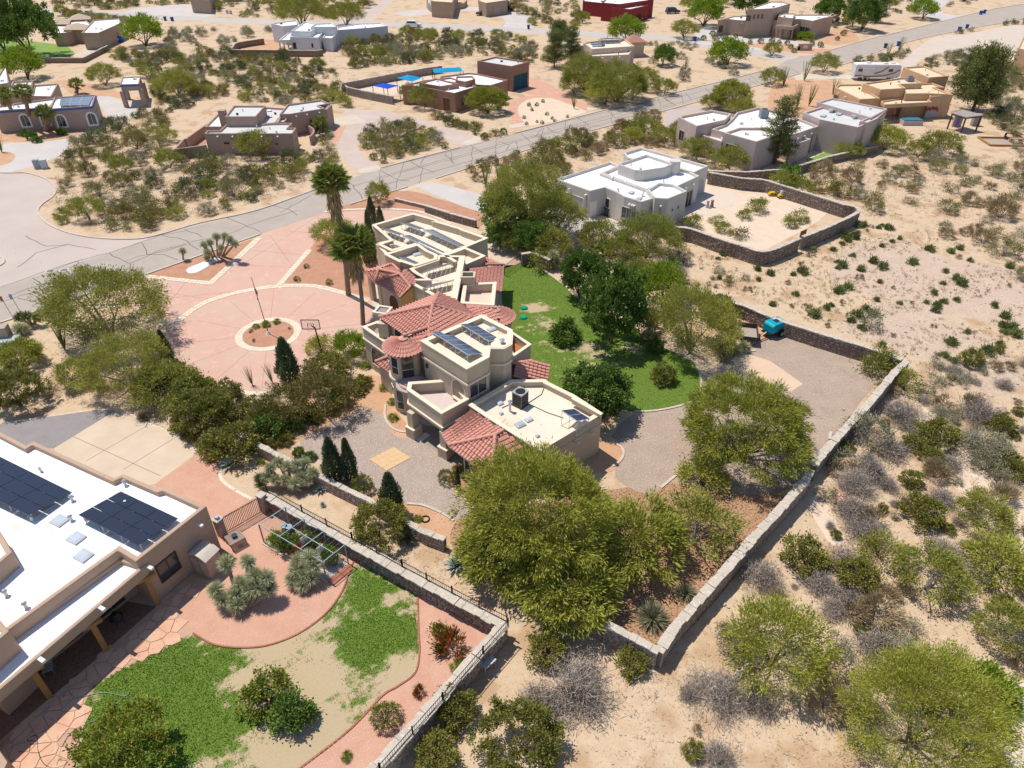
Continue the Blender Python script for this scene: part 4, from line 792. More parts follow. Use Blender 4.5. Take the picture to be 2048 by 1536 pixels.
Wh.win(w1,2,.3,1.2,.8,1.2,frame=trimw); Wh.win(w2,4,.2,.9,1.4,1.5,frame=trimw,mull=1); Wh.win(w2,4,.65,.8,.7,1.4,frame=trimw)
Wh.win(w3,1,.3,2.2,.25,.35,frame=sw); Wh.win(w3,1,.6,2.2,.25,.35,frame=sw); Wh.spout(w1,0,(.0,.42,.9),3.1); Wh.spout(w2,4,(.35,.5,.62),3.0); Wh.spout(w3,0,(.5,),3.2)
for P,i,t in ((w1,0,.9),(w2,4,.38),(w2,4,.5),(w2,4,.62),(w3,0,.5)):
    a=P[i].lerp(P[(i+1)%len(P)],t); d=(P[(i+1)%len(P)]-P[i]).normalized(); n_=Vector((d.y,-d.x,0)) if area(P)>0 else Vector((-d.y,d.x,0)); a=a+n_*.06; Wh.o('downpipe',MB().bar(a+Vector((0,0,0)),a+Vector((0,0,3)),.1,.08),mat('pipe_tan',(.40,.34,.30)))
Wh.win(w5,3,.35,.1,1.6,2.2,frame=sw,pane=black); Wh.spout(w5,3,(.3,.6,.9),3.2); Wh.win(w4,2,.4,.1,1.5,2.3,frame=sw,pane=mat('arch_door',(.45,.44,.48)),arch=True)
for a,b,l in ((1025,430,'square skylight on the middle of the white house roof'),(1040,600,'skylight on the front roof of the white house'),(1130,665,'flat skylight near the front parapet of the white house')): skylight(G(*Z('w',(a,b))[0],3.5),.8,.6,.9,l)
for a,b,l in ((970,495,'dark vent pipe beside the front skylight of the white house'),(1165,630,'vent pipe near the front parapet of the white house'),(820,450,'twin vent on the garage roof of the white house')): vent(G(*Z('w',(a,b))[0],3.5),l,.14,.35)
# --- mauve flat house
sv=st('mauve',(.43,.30,.24)); Mv=B('flat_roofed_house','mauve brown flat roofed house with raised block beside the curved gravel drive','x' and sv,roofgrey,(500,260))
MM=lambda pts,z,**k: Mv.mass(pts,z,'x',ph=k.pop('ph',.3),th=.25,bev=.08,**k)
m1=MM([(445,437),(1450,437),(1495,370),(1400,372),(1450,315),(1210,318),(1060,330),(690,335),(620,400),(480,402)],3.4); MM([(680,245),(1035,243),(1145,118),(778,118)],4.8); MM([(1035,243),(1145,135),(1365,150),(1290,310),(1060,330)],3.2)
m2=MM([(1300,215),(1420,215),(1825,150),(1745,115),(1875,95),(1780,50),(1390,105)],3.7); MM([(1240,310),(1360,305),(1408,235),(1310,225)],3.0)
MM([(1425,213),(1825,150),(1875,95),(1900,110),(1840,165)],3.5); MM([(450,360),(660,360),(640,190),(600,210)],2.9,roof=roofwhite)
cc=G(*Z('x',(645,170))[0],5.4); Mv.o('chimney',MB().prism([Vector((cc.x+a,cc.y+b,0)) for a,b in ((-.55,-.5),(.55,-.5),(.55,.5),(-.55,.5))],0,5.4),sv)
Mv.spout(m1,0,(.15,.32,.49,.65,.83),2.95); Mv.win(m1,0,.23,1.7,.9,.3,frame=sv); Mv.win(m1,0,.8,1.6,.5,.3,frame=sv); Mv.win(m1,1,.5,.8,.7,1.2,frame=sv); Mv.win(m2,1,.62,.3,1.4,1.9,frame=woodd); Mv.spout(m2,1,(.15,.45,.8),3.2)
yw=MB(); 
for a,b in (((110,615),(470,565)),((110,615),(210,500)),((230,500),(480,325))):
    p,q=[G(*x,1.7) for x in Z('x',a,b)]; yw.bar(p-Vector((0,0,.85)),q-Vector((0,0,.85)),.3,1.7)
lab(yw.obj('courtyard_wall',sv),'low mauve stucco wall round the yard left of the mauve house','wall')
cw=MB(); P=smooth([G(*x,1.5) for x in Z('x',(1600,325),(1680,380),(1690,420),(1650,470))],5)
for a,b in zip(P,P[1:]): cw.bar(a-Vector((0,0,.75)),b-Vector((0,0,.75))+(b-a)*.1,.28,1.5)
lab(cw.obj('curved_wall',sv),'low curved mauve entry wall beside the palm of the mauve house','wall')
sheet('courtyard_paving',GP(Z('x',(300,580),(470,570),(450,430),(240,540))),.03,redgr)
for a,b,l in ((1190,180,'rear skylight on the mauve house'),(1190,248,'front skylight on the mauve house'),(1110,155,'skylight near the chimney of the mauve house')): skylight(G(*Z('x',(a,b))[0],3),.8,.5,0,l)
p=G(*Z('x',(1095,285))[0],2.95); t=thing('air_conditioner','rooftop cooler on the mauve house','air conditioner',p); MB().box((0,0,.5),(1.1,1.1,1)).obj('cabinet',mat('ac_blue',(.25,.27,.31)),t); MB().tube((0,0,1),(0,0,1.06),.42,n=14).obj('fan',dark,t)
# --- blue trimmed house with arches
sb=st('rose',(.42,.30,.25)); Bl=B('arched_house','long brown house with blue roof trim and white arched windows behind three palms','x' and sb,roofwhite,(90,230))
BM=lambda pts,z,**k: Bl.mass(pts,z,'1',ph=.3,th=.22,bev=0,**k)
b1=BM([(388,348),(730,325),(760,235),(430,255)],4.0); b2=BM([(-60,365),(385,335),(470,255),(-60,330)],3.8); BM([(250,245),(405,250),(462,145),(270,160)],3.5); BM([(60,205),(240,195),(262,122),(100,130)],4.2); BM([(-60,150),(40,5),(70,140),(-60,160)],5)
for P,i,z in ((b1,0,3.7),(b2,0,3.5)):
    a,b=P[i],P[i+1]; d=(b-a).normalized(); n_=Vector((d.y,-d.x,0))*.04*(1 if area(P)>0 else -1); Bl.o('blue_trim',MB().bar(a+n_+Vector((0,0,z)),b+n_+Vector((0,0,z)),.1,.22),bluetrim)
a,b=b1[1],b1[2]; d=(b-a).normalized(); n_=Vector((d.y,-d.x,0))*.04*(1 if area(b1)>0 else -1); Bl.o('blue_trim',MB().bar(a+n_+Vector((0,0,3.7)),b+n_+Vector((0,0,3.7)),.1,.22),bluetrim)
for P,t in ((b1,.9),(b1,.18),(b2,.86),(b2,.5)): Bl.win(P,0,t,.9,1.25,1.9,frame=trimw,arch=True,th=.28,mull=1)
Bl.win(b1,1,.5,.1,2.6,2.2,frame=sb,name='garage_door',pane=mat('tan_door',(.45,.34,.28)))
array('rows of slim solar water tubes on the blue trimmed roof','1',(470,320),(700,318),(740,245),(480,262),4.1,3.9,3,3,3.75,cellg,grp=None)
# gate pavilion
Gp=B('gate_pavilion','small brown gate pavilion with white roof and blue trim astride the drive','x' and sb,roofwhite,(268,190),cat='pavilion')
g1=Gp.mass([(952,155),(1103,150),(1115,90),(968,97)],4.2,'1',ph=.2,th=.2,z0=3.0,bev=0)
for q in g1: Gp.o('pier',MB().box((q.x,q.y,1.5),(.7,.7,3)),sb)
Gp.o('blue_trim',MB().bar(g1[0]+Vector((0,-.06,3.95)),g1[1]+Vector((0,-.06,3.95)),.08,.2),bluetrim)
# --- tan hip roof house far left
s2=st('sandtan',(.44,.33,.26)); T2=B('hip_roofed_house','tan house with three low hip roofs and a white flat wing by the green lawn','x' and s2,roofwhite,(165,60))
T2M=lambda pts,z,**k: T2.mass(pts,z,'2',ph=.3,th=.25,bev=0,**k)
h1=T2M([(262,208),(372,208),(515,145),(500,115),(340,125)],4); T2M([(80,210),(160,208),(330,160),(260,100),(100,120)],3.2)
shing=mat('shingle_tan',(.50,.38,.28),(.45,.33,.24),sc=2)
for q in ([(135,190),(330,190),(345,165),(170,160)],[(40,155),(185,155),(195,125),(60,120)],[(180,128),(325,122),(320,105),(200,102)]):
    P=[G(*x,3.4) for x in Z('2',*q)]; c=sum(P,Vector())/4; c.z=4.6; T2.o('hip_roof',MB().add(P+[c],[(0,1,4),(1,2,4),(2,3,4),(3,0,4),(3,2,1,0)]),shing); T2.o('wall',MB().prism(inset(P,.5),0,3.35),s2)
T2.win(h1,1,.7,1,1.2,1.4,frame=s2)
# --- white house at the top
s3=st('purewhite',(.66,.64,.66)); W3=B('white_stepped_house','long white stepped house behind a brown walled yard near the top street','x' and s3,roofwhite,(660,70))
W3M=lambda pts,z,**k: W3.mass(pts,z,'3',ph=.3,th=.25,bev=.05,**k)
a1=W3M([(447,200),(660,205),(690,170),(560,150),(455,160)],3.6); W3M([(305,100),(395,120),(500,110),(500,75),(430,80)],4.5); a2=W3M([(800,150),(1060,130),(1178,118),(1130,95),(960,100),(800,125)],3.6); W3M([(455,155),(600,160),(690,110),(560,85)],4.6); W3M([(600,125),(800,125),(760,95),(640,100)],5.0); W3M([(690,205),(760,210),(800,175),(720,165)],3.2); W3M([(362,225),(450,222),(450,170),(430,170)],3.0,z0=2.6)
for u,v in ((378,290),(410,295),(440,290)): p=G(*Z('3',(u,v))[0]); W3.o('post',MB().box((p.x,p.y,1.4),(.35,.35,2.8)),s3)
W3.win(a1,0,.12,.8,.9,1.5,frame=s3); W3.win(a1,0,.75,1.2,.5,1,frame=s3); W3.win(a2,1,.05,.1,1.1,2,frame=s3); W3.win(a1,1,.5,1,.6,1.4,frame=s3)
# --- brick-brown house with blue shades
s4=st('terracotta',(.36,.20,.145)); T4=B('terracotta_house','low terracotta brown house with canvas shades behind it','x' and s4,roofwhite,(880,170))
T4M=lambda pts,z,**k: T4.mass(pts,z,'4',ph=k.pop('ph',.3),th=.25,bev=.05,**k)
q1=T4M([(370,195),(430,195),(660,238),(785,200),(700,170),(640,150),(500,165)],3.6); q2=T4M([(770,190),(860,195),(955,165),(790,130),(740,125),(580,145),(600,170)],3.4); T4M([(465,180),(580,200),(685,185),(560,155)],4.2); T4M([(665,165),(720,175),(775,160),(760,142),(670,145)],4.4)
T4.win(q1,1,.8,.1,1.6,2.3,frame=s4,pane=mat('brown_door',(.15,.07,.05))); T4.win(q1,2,.35,.9,.9,1.3,frame=s4)
G4=B('detached_garage','boxy red brown garage with a dark teal door beside the red driveway',s4,roofgrey,(1005,150),cat='garage'); q3=G4.mass([(785,60),(975,90),(1072,65),(885,36)],5.0,'4',ph=.3,th=.25,bev=0)
G4.win(q3,1,.5,.05,4.4,3.0,frame=s4,name='garage_door',pane=mat('teal_door',(.02,.10,.14))); G4.win(q3,0,.86,.1,.9,2.1,frame=s4,name='door',pane=MATS['teal_door']); 
def canopy(label,pts,z,m,grp='canvas shade canopies'):
    P=[G(*q,z) for q in Z('4',*pts)]; c=sum(P,Vector())/4; t=thing('shade_canopy',label,'canopy',(c.x,c.y,0),group=grp); n=6; v=[];f=[]
    for i in range(n+1):
        for j in range(n+1):
            p=P[0].lerp(P[1],i/n).lerp(P[3].lerp(P[2],i/n),j/n); p.z+=.45*(1-max(abs(i/n-.5),abs(j/n-.5))*2)+rnd.uniform(-.03,.03); v.append(p)
    for i in range(n):
        for j in range(n): a=i*(n+1)+j; f.append((a,a+n+1,a+n+2,a+1))
    mesh_obj('canvas',v,f,m,t,off=t.location)
    for p in P: MB().tube((p.x,p.y,0),(p.x,p.y,z),.07).obj('post',dark,t,off=t.location)
blu=mat('royal_blue_canvas',(.01,.07,.55)); tur=mat('turquoise_canvas',(.0,.26,.50))
canopy('royal blue shade canopy on posts at the left end of the walled yard',[(208,198),(290,215),(355,197),(265,182)],2.7,blu)
canopy('turquoise shade canopy between the royal blue one and the terracotta house',[(340,155),(425,175),(485,152),(400,138)],2.9,tur)
canopy('long turquoise shade canopy behind the terracotta house',[(537,103),(550,128),(708,118),(690,95)],3.0,tur)
# --- cream house with pines
s5=st('cream',(.58,.46,.36)); T5=B('cream_house','cream flat roofed house with roof solar panels behind a thicket of pines','x' and s5,roofcream,(1200,105))
T5M=lambda pts,z,**k: T5.mass(pts,z,'5',ph=.3,th=.25,bev=.05,**k)
c1=T5M([(530,435),(560,475),(880,462),(905,425),(700,410)],3.7); c2=T5M([(495,360),(565,415),(930,390),(840,325),(690,335)],4.6); T5M([(355,345),(490,350),(500,385),(390,385)],3.6); T5M([(620,325),(700,318),(840,320),(800,335),(640,340)],4.9)
T5.win(c1,1,.78,.9,.9,1.6,frame=s5,mull=1); T5.spout(c1,1,(.1,.3,.55,.75),3.3)
p=[G(*x,3.4) for x in Z('5',(860,365),(1035,355),(940,300),(840,330))]; c=sum(p,Vector())/4; c.z=4.8; T5.o('hip_roof',MB().add(p+[c],[(0,1,4),(1,2,4),(2,3,4),(3,0,4),(3,2,1,0)]),shing2:=mat('red_shingle',(.42,.20,.14),(.36,.17,.12),sc=2)); T5.o('wall',MB().prism(inset(p,.5),0,3.35),s5)
array('row of brown solar panels at the back of the cream house roof','5',(555,372),(810,360),(800,345),(550,357),4.5,4.42,6,1,4.3,cellg,legs=False,grp=None); array('short brown solar row in front of the long one on the cream house roof','5',(570,390),(670,388),(665,376),(565,378),4.5,4.42,3,1,4.3,cellg,legs=False,grp=None)
# --- red house at the top edge
s6=st('maroon',(.27,.04,.04)); T6=B('red_house','dark red flat roofed house at the top edge of the picture','x' and s6,roofwhite,(1240,18))
T6M=lambda pts,z,**k: T6.mass(pts,z,'5',ph=.3,th=.3,bev=0,**k)
T6M([(490,8),(650,25),(735,22),(700,-30),(500,-30)],4); r1=T6M([(735,65),(890,78),(1045,45),(900,30)],4); T6M([(650,22),(800,35),(1090,-5),(900,-30),(700,-30)],5)
T6.win(r1,1,.5,.1,2.4,2.2,frame=s6,pane=mat('maroon_shade',(.12,.02,.03)))
# --- pueblo house top right
s7=st('pueblo',(.46,.33,.25)); T7=B('pueblo_house','large pueblo style tan house with tower block, portal and clipped shrubs in front','x' and s7,roofwhite,(1560,45))
T7M=lambda pts,z,**k: T7.mass(pts,z,'6',ph=.3,th=.3,bev=.08,**k)
d1=T7M([(145,160),(220,150),(310,160),(450,165),(530,150),(620,165),(610,120),(420,120),(260,128)],4.0); d2=T7M([(375,75),(590,65),(718,28),(650,12),(560,10)],7.0); d3=T7M([(730,150),(800,150),(900,165),(985,140),(1060,130),(1000,115),(740,115)],4.6); T7M([(600,200),(740,212),(785,192),(690,185)],3.4,z0=2.6); T7M([(620,130),(740,145),(760,105),(640,105)],5.2)
for i,t in ((2,.55),(3,.5),(0,.4),(4,.4)): T7.win(d1,i,t,.8,1.6,1.7,frame=woodd,mull=2)
T7.win(d2,0,.3,4.6,.5,1,frame=woodd); T7.win(d2,0,.45,4.6,.5,1,frame=woodd); T7.win(d2,0,.6,4.6,.5,1,frame=woodd); T7.win(d2,0,.1,4.2,1.4,1.3,frame=woodd)
for t in (.3,.7): T7.win(d3,1,t,.6,1.3,2.2,frame=woodd,mull=1)
for u,v in ((605,300),(640,305),(690,312),(720,318),(745,300)): p=G(*Z('6',(u,v))[0]); T7.o('portal_post',MB().box((p.x,p.y,1.3),(.3,.3,2.6)),woodd)
T7.spout(d1,2,(.2,.5,.8),3.3)
# --- long pale house right, grey roofed wing
s8=st('palepink',(.55,.44,.40)); T8=B('pale_house','long pale house with cream roofs, grey roofed wing and dark pine in front','x' and s8,roofcream,(1500,270))
T8M=lambda pts,z,**k: T8.mass(pts,z,'7',ph=.4,th=.3,bev=.06,**k)
rw2=mat('roof_offwhite',(.83,.78,.72),(.77,.72,.66),sc=.5)
T8.r=rw2
k1=T8M([(48,155),(155,208),(320,172),(355,135),(240,115),(75,145)],4.8); k2=T8M([(310,245),(500,298),(640,250),(560,215),(400,215)],4.6); T8M([(180,258),(300,298),(312,250),(240,225)],3.3); T8M([(240,225),(420,270),(700,215),(735,150),(515,97),(385,128),(355,165),(320,195)],4.1); k3=T8M([(640,240),(700,262),(860,208),(740,160),(650,190)],4.0); T8M([(690,300),(700,325),(815,282),(740,262)],3.0)
k4=T8.mass([(770,130),(865,170),(1085,215),(1165,180),(1195,165),(1080,150),(880,95)],4.9,'7',ph=.3,th=.25,bev=0,roof=roofgrey); k5=T8.mass([(850,70),(1160,160),(1255,108),(935,45)],5.4,'7',ph=.25,th=.25,bev=0,roof=roofgrey); k6=T8.mass([(1095,180),(1140,188),(1195,165),(1255,108),(1160,150)],5.3,'7',ph=.25,th=.2,bev=0,roof=roofgrey)
T8.win(k1,0,.3,1.4,1.4,1.6,frame=s8,mull=1); T8.win(k2,0,.3,2.2,1.9,.9,frame=s8,mull=1); T8.spout(k3,1,(.2,.45,.7),3.3)
for u,v in ((700,395),(740,380),(800,360)): p=G(*Z('7',(u,v))[0]); T8.o('portico_post',MB().box((p.x,p.y,1.4),(.2,.2,2.8)),woodd)
for a,b,l in ((1025,92,'rear white skylight on the grey roofed wing'),(1160,122,'far right skylight on the grey roofed wing'),(975,140,'middle skylight on the grey roofed wing'),(885,150,'left skylight on the grey roofed wing')): skylight(G(*Z('7',(a,b))[0],4.7),1.1,.8,.9,l)
for a,b,l in ((945,78,'dark roof vent behind the skylights of the grey wing'),(1120,120,'dark roof vent at the right of the grey wing'),(930,125,'dark roof vent at the left of the grey wing'),(1065,160,'dark roof vent at the front of the grey wing')): vent(G(*Z('7',(a,b))[0],4.7),l,.3,.35)
p=G(*Z('7',(537,160))[0],3.7); t=thing('air_conditioner','dark blue rooftop cooler behind the pine of the pale house','air conditioner',p); MB().box((0,0,.7),(1.3,1.3,1.4)).obj('cabinet',MATS['ac_blue'],t); MB().tube((0,0,1.4),(0,0,1.46),.5,n=14).obj('fan',dark,t)
# --- orange tan house right
s9=st('orange',(.56,.36,.21)); T9=B('orange_tan_house','orange tan pueblo house with a portico beside the motorhome','x' and s9,rooftan,(1790,190))
T9M=lambda pts,z,**k: T9.mass(pts,z,'8',ph=.3,th=.3,bev=.1,**k)
o1=T9M([(95,200),(250,275),(378,268),(300,225),(265,180),(120,182)],3.8); o2=T9M([(268,175),(380,215),(538,205),(500,180),(640,175),(575,140),(500,140)],5.0); T9M([(500,185),(535,240),(670,238),(830,245),(715,200),(780,200),(700,172)],4.3); o3=T9M([(690,258),(832,248),(740,210),(665,230)],4.0); o4=T9M([(518,75),(680,140),(805,130),(650,66)],5.2); T9M([(378,285),(405,308),(700,292),(665,265),(500,265)],3.3,z0=2.6)
for u,v in ((430,375),(500,372),(560,368),(640,362),(690,352)): p=G(*Z('8',(u,v))[0]); T9.o('portico_post',MB().box((p.x,p.y,1.4),(.35,.35,2.8)),s9)
mu=[o3[0],o3[1]]; a,b=mu; d=(b-a).normalized(); n_=Vector((d.y,-d.x,0))*(1 if area(o3)>0 else -1)
z_=[1.0+ (0.5 if i%2 else .1)+rnd.uniform(0,.4) for i in range(13)]; v=[a.lerp(b,i/12)+n_*.04+Vector((0,0,.4)) for i in range(13)]+[a.lerp(b,i/12)+n_*.04+Vector((0,0,z_[i]+.5)) for i in range(13)]; T9.o('mountain_mural',MB().add(v,[(i,i+1,14+i,13+i) for i in range(12)]),mat('mural_maroon',(.26,.06,.05)))
v=[a.lerp(b,i/12)+n_*.06+Vector((0,0,.2)) for i in range(13)]+[a.lerp(b,i/12)+n_*.06+Vector((0,0,z_[i]-.1)) for i in range(13)]; T9.o('mountain_mural',MB().add(v,[(i,i+1,14+i,13+i) for i in range(12)]),mat('mural_grey',(.36,.36,.40)))
T9.win(o1,0,.12,1.4,1.3,1.2,frame=woodd); T9.win(o1,0,.6,.8,.5,1.4,frame=woodd); T9.spout(o1,0,(.2,.5),3.1)
p=G(*Z('8',(555,168))[0],4.6); t=thing('air_conditioner','cooler on the orange tan house roof','air conditioner',p); MB().box((0,0,.5),(1.2,1,1)).obj('cabinet',MATS['ac_blue'],t); MB().tube((0,0,1),(0,0,1.06),.4,n=12).obj('fan',dark,t)
# ramada
P=[G(*q,2.7) for q in Z('8',(825,365),(910,390),(1005,378),(900,350))]; c=sum(P,Vector())/4; t=thing('ramada','flat roofed garden ramada with dark teal beams beside the orange tan house','pavilion',(c.x,c.y,0))
MB().prism(inset([Vector((p.x,p.y,0)) for p in P],-.2),2.7,2.85).obj('roof',mat('ramada_roof',(.36,.30,.27),(.30,.25,.22),sc=3),t,off=t.location)
for p in P: MB().box((p.x,p.y,1.35),(.2,.2,2.7)).obj('post',dark,t,off=t.location)
MB().ring([Vector((p.x,p.y,0)) for p in P],inset([Vector((p.x,p.y,0)) for p in P],.15),2.45,2.69).obj('beam',mat('teal_beam',(.02,.09,.10)),t,off=t.location)
q=G(*Z('8',(845,445))[0]); MB().box((q.x,q.y,1),(1.6,.35,2)).obj('stone_wall',mat('pale_stone',(.5,.42,.34),(.42,.35,.28),sc=3),t,off=t.location); q=G(*Z('8',(960,440))[0]); MB().box((q.x,q.y,1.05),(1.3,.8,2.1)).obj('cabinet',MATS['ramada_roof'],t,off=t.location); q=G(*Z('8',(840,450))[0]); MB().box((q.x,q.y-.2,1.1),(.7,.06,1.6)).obj('banner',mat('purple_cloth',(.30,.18,.48)),t,off=t.location)
q=G(*Z('8',(560,430))[0]); t=thing('hot_tub','hot tub with a blue cover in front of the orange tan house','hot tub',(q.x,q.y,0)); MB().prism([Vector((a,b,0)) for a,b in ((-1.8,-1),(1.8,-1),(1.8,1),(-1.8,1))],0,.8).obj('tub',mat('plum_concrete',(0,0,0)),t); MB().prism([Vector((a,b,0)) for a,b in ((-1.7,-.9),(1.7,-.9),(1.7,.9),(-1.7,.9))],.8,.95).obj('cover',mat('tub_blue',(.03,.18,.27)),t)
# top edge houses and tower on the right edge
sc_=st('topbrown',(.42,.30,.22))
Ta=B('gabled_entry_house','brown house with rounded pool wall at the top edge behind the parked pickup','x' and sc_,rooftan,(940,10)); f1=Ta.mass([(860,-25),(862,2),(905,5),(915,-25)],4.5,ph=.3,bev=0); f2=Ta.mass([(955,-25),(958,2),(972,6),(1015,0),(1010,-25)],4,ph=.3,bev=0); Ta.win(f2,2,.5,.1,3,2.4,frame=sc_,name='garage_door',pane=mat('tan_door',(0,0,0)))
pw=MB(); P=smooth([G(*x) for x in Z('b',(600,20),(600,50),(640,80),(720,95),(760,60),(810,50),(830,30))],5)
for a,b in zip(P,P[1:]): pw.bar(a+Vector((0,0,.8)),b+Vector((0,0,.8))+(b-a)*.1,.3,1.6)
lab(pw.obj('pool_wall',sc_),'rounded brown wall round the small pool at the top edge','wall'); ppt=GP(Z('b',(608,22),(640,12),(680,20),(670,42),(630,45))); sheet('pool_water',smooth(ppt,3,True),.3,mat('pool_water',(.08,.42,.42),rough=.1,spec=.6))
Tb=B('brown_house','brown house fragment at the top edge above the upper street','x' and sc_,roofgrey,(400,4)); Tb.mass([(380,-30),(380,-2),(418,0),(424,-30)],4,ph=.3,bev=0)
Tc=B('orange_tower','orange brown stucco block cut by the right picture edge','x' and s9,rooftan,(2060,100)); Tc.mass([(2036,96),(2090,108),(2110,80),(2050,66)],4.5,ph=.3)
# storage shed on the left house side
P=GP([(390,1142),(424,1159),(449,1134),(416,1118)]); c=P[0].lerp(P[2],.5); t=thing('storage_shed','tan plastic storage shed with curved roof against the left house','shed',(c.x,c.y,0)); shm=mat('shed_tan',(.50,.40,.33),rough=.6)
MB().prism([Vector((p.x,p.y,0)) for p in P],0,1.75).obj('body',shm,t,off=t.location)
u=(P[2]-P[1]); w=(P[0]-P[1]); v=[];f=[]; n=8
for i in range(n+1):
    a=i/n; h=1.75+.32*math.sin(math.pi*a); 
    for s in (-.06,1.06): q=P[1]+u*(s)+w*(-.05+1.1*a); v.append((q.x,q.y,h)); v.append((q.x,q.y,h-.1 if h>1.85 else 1.72))
for i in range(n): f+=[(4*i,4*i+2,4*i+6,4*i+4),(4*i,4*i+4,4*i+5,4*i+1),(4*i+2,4*i+3,4*i+7,4*i+6)]
mesh_obj('curved_roof',v,f,mat('shed_roof',(.62,.53,.45),rough=.6),t,off=t.location)
d=u.normalized(); k=w.normalized(); m=MB()
for s in (.02,.5,.98): q=P[1]+w*s-d*.03; m.bar(q+Vector((0,0,.1)),q+Vector((0,0,1.7)),.05,.05)
m.obj('door_frame',mat('shed_dark',(.36,.28,.23)),t,off=t.location)
for s in (.25,.75):
    q=P[1]+w*s-d*.02; MB().bar(q-k*w.length*.2+Vector((0,0,.9)),q+k*w.length*.2+Vector((0,0,.9)),.03,1.4).obj('door',mat('shed_door',(.46,.37,.30)),t,off=t.location)
# ================= stone walls, fences, gates
stonem=mat('wall_stone',(.30,.23,.18),(.20,.15,.125),sc=2.5,c3=(.48,.39,.32),sc3=4,t3=.56,bump=.5,bs=14)
stonel=mat('wall_stone_pale',(.42,.34,.28),(.30,.235,.20),sc=2.5,c3=(.55,.46,.39),sc3=4,t3=.55,bump=.5,bs=14)
copem=mat('wall_coping',(.56,.485,.40),(.46,.40,.33),sc=1.5,c3=(.64,.57,.48),sc3=5,t3=.56,bump=.5,bs=9)
mortar=mat('mortar',(.20,.16,.135))
def stonewall(label,pts,h,th,m,cw=None,sx=.42,sy=.24,both=True,name='stone_wall',sm=0,copes=.5):
    P=[Vector((p.x,p.y,0)) for p in pts]; P=smooth(P,sm) if sm else P
    t=thing(name,label,'wall',P[len(P)//2]); core=MB(); strip(core,P,th-.1,0,h-.02); core.obj('wall_core',mortar,t,off=t.location)
    mb=MB(); cb=MB(); cw=cw or th+.08
    for a,b in zip(P,P[1:]):
        L=(b-a).length; d=(b-a)/max(L,1e-6); nn=Vector((-d.y,d.x,0))
        for sd in ((1,-1) if both else (1,)):
            z=.0
            while z<h-.05:
                hh=min(sy*rnd.uniform(.75,1.3),h-z); x=rnd.uniform(-.2,0)
                while x<L:
                    w=sx*rnd.uniform(.6,1.5); x0,x1=max(0,x)+.012,min(L,x+w)-.012
                    if x1-x0>.05:
                        o=nn*sd*(th/2-.06); e=nn*sd*(.05+rnd.uniform(.0,.05)); j=lambda:rnd.uniform(-.025,.025)
                        q=[(x0+j(),z+.01),(x1+j(),z+.01),(x1+j(),z+hh-.012),(x0+j(),z+hh-.012)]; cx=(x0+x1)/2; cz=z+hh/2
                        v=[a+d*u+o+Vector((0,0,y)) for u,y in q]+[a+d*(u*.82+cx*.18)+o+e+Vector((0,0,y*.8+cz*.2)) for u,y in q]
                        f=[(i,(i+1)%4,4+(i+1)%4,4+i) for i in range(4)]+[(4,5,6,7)]
                        mb.add(v,f if sd<0 else [g[::-1] for g in f])
                    x+=w
                z+=hh
        x=0
        while x<L:
            w=copes*rnd.uniform(.6,1.3); x1=min(L+.02,x+w); c=a+d*((x+x1)/2); hh=rnd.uniform(.06,.13); n0=len(cb.v); cb.box((c.x+rnd.uniform(-.02,.02),c.y+rnd.uniform(-.02,.02),h+hh/2-.01),(x1-x-rnd.uniform(-.02,.02),cw*rnd.uniform(.82,1.08),hh),math.atan2(d.y,d.x)+rnd.uniform(-.06,.06)); x=x1
    mb.obj('stone',m,t,off=t.location,kind='stuff'); cb.obj('coping_stone',copem,t,off=t.location,kind='stuff'); return t
def T_(pts,z): return [Vector((p.x,p.y,0)) for p in GP(pts,z)]
PW=T_([(1392,581),(1427,595),(1491.5,612),(1553,639),(1638.5,666.6),(1731,694),(1813,723)],1.5)
stonewall('dark rubble wall between the gravel yard and the open desert behind the teal trailer',PW,1.5,.45,stonem)
stonewall('long straight pale capped rubble wall down the right side of the main property',[PW[-1]]+T_([(1789,745),(1741,803),(1690,858),(1631.6,923),(1628,931)],1.5),1.5,.5,stonel,cw=.62)
stonewall('pale rubble wall running down to the lower corner below the notch',T_([(1621,940),(1611,962),(1498,1086),(1348,1257),(1318,1303)],1.5),1.5,.5,stonel,cw=.62)
stonewall('short rubble wall at the lowest corner beneath the big mesquite',T_([(1318,1303),(1260,1273),(1210,1248),(1150,1215)],1.5),1.5,.45,stonel)
stonewall('low pale topped wall between the gravel yard and the sandy strip',T_([(890,1080),(843,1062),(792,1031),(733.7,998.7),(634.6,951),(586.7,927),(515,889),(480,868)],1.0),1.0,.4,stonel)
NW1=T_([(530,989),(600,1030),(700,1085),(800,1140),(900,1194),(1010,1252)],1.3); NW2=T_([(1010,1252),(960,1308),(880,1400),(755,1540),(700,1600)],1.3)
stonewall('rubble wall with iron fence behind the caged vegetable garden',NW1,1.3,.42,stonem,cw=.75)
stonewall('rubble wall with iron fence along the lower right of the neighbour yard',NW2,1.5,.42,stonel,cw=.75)
EN=T_([(1418,345),(1480,356),(1530,360),(1590,379),(1690,410),(1712,414)],1.7); 
stonewall('rear wall of the sand yard beside the white house',EN,1.7,.4,stonem)
stonewall('right hand wall of the sand yard from the rounded corner to the wooden gate',smooth(T_([(1712,414),(1717,420),(1712,427),(1660,452),(1606,474)],1.7),3),1.7,.4,stonem)
stonewall('front wall of the sand yard from the wooden gate round the blunt corner',smooth(T_([(1599,477),(1560,494),(1535,502),(1515,502),(1482,491),(1450,482),(1382,458),(1348,454),(1327,449)],1.7),3),1.7,.4,stonem)
stonewall('short stone wall tying the sand yard to the white house',T_([(1283,433),(1318,446)],1.7),1.7,.4,stonel)
p=G(1602,484); a=math.atan2(EN[0].y-EN[1].y,EN[0].x-EN[1].x)
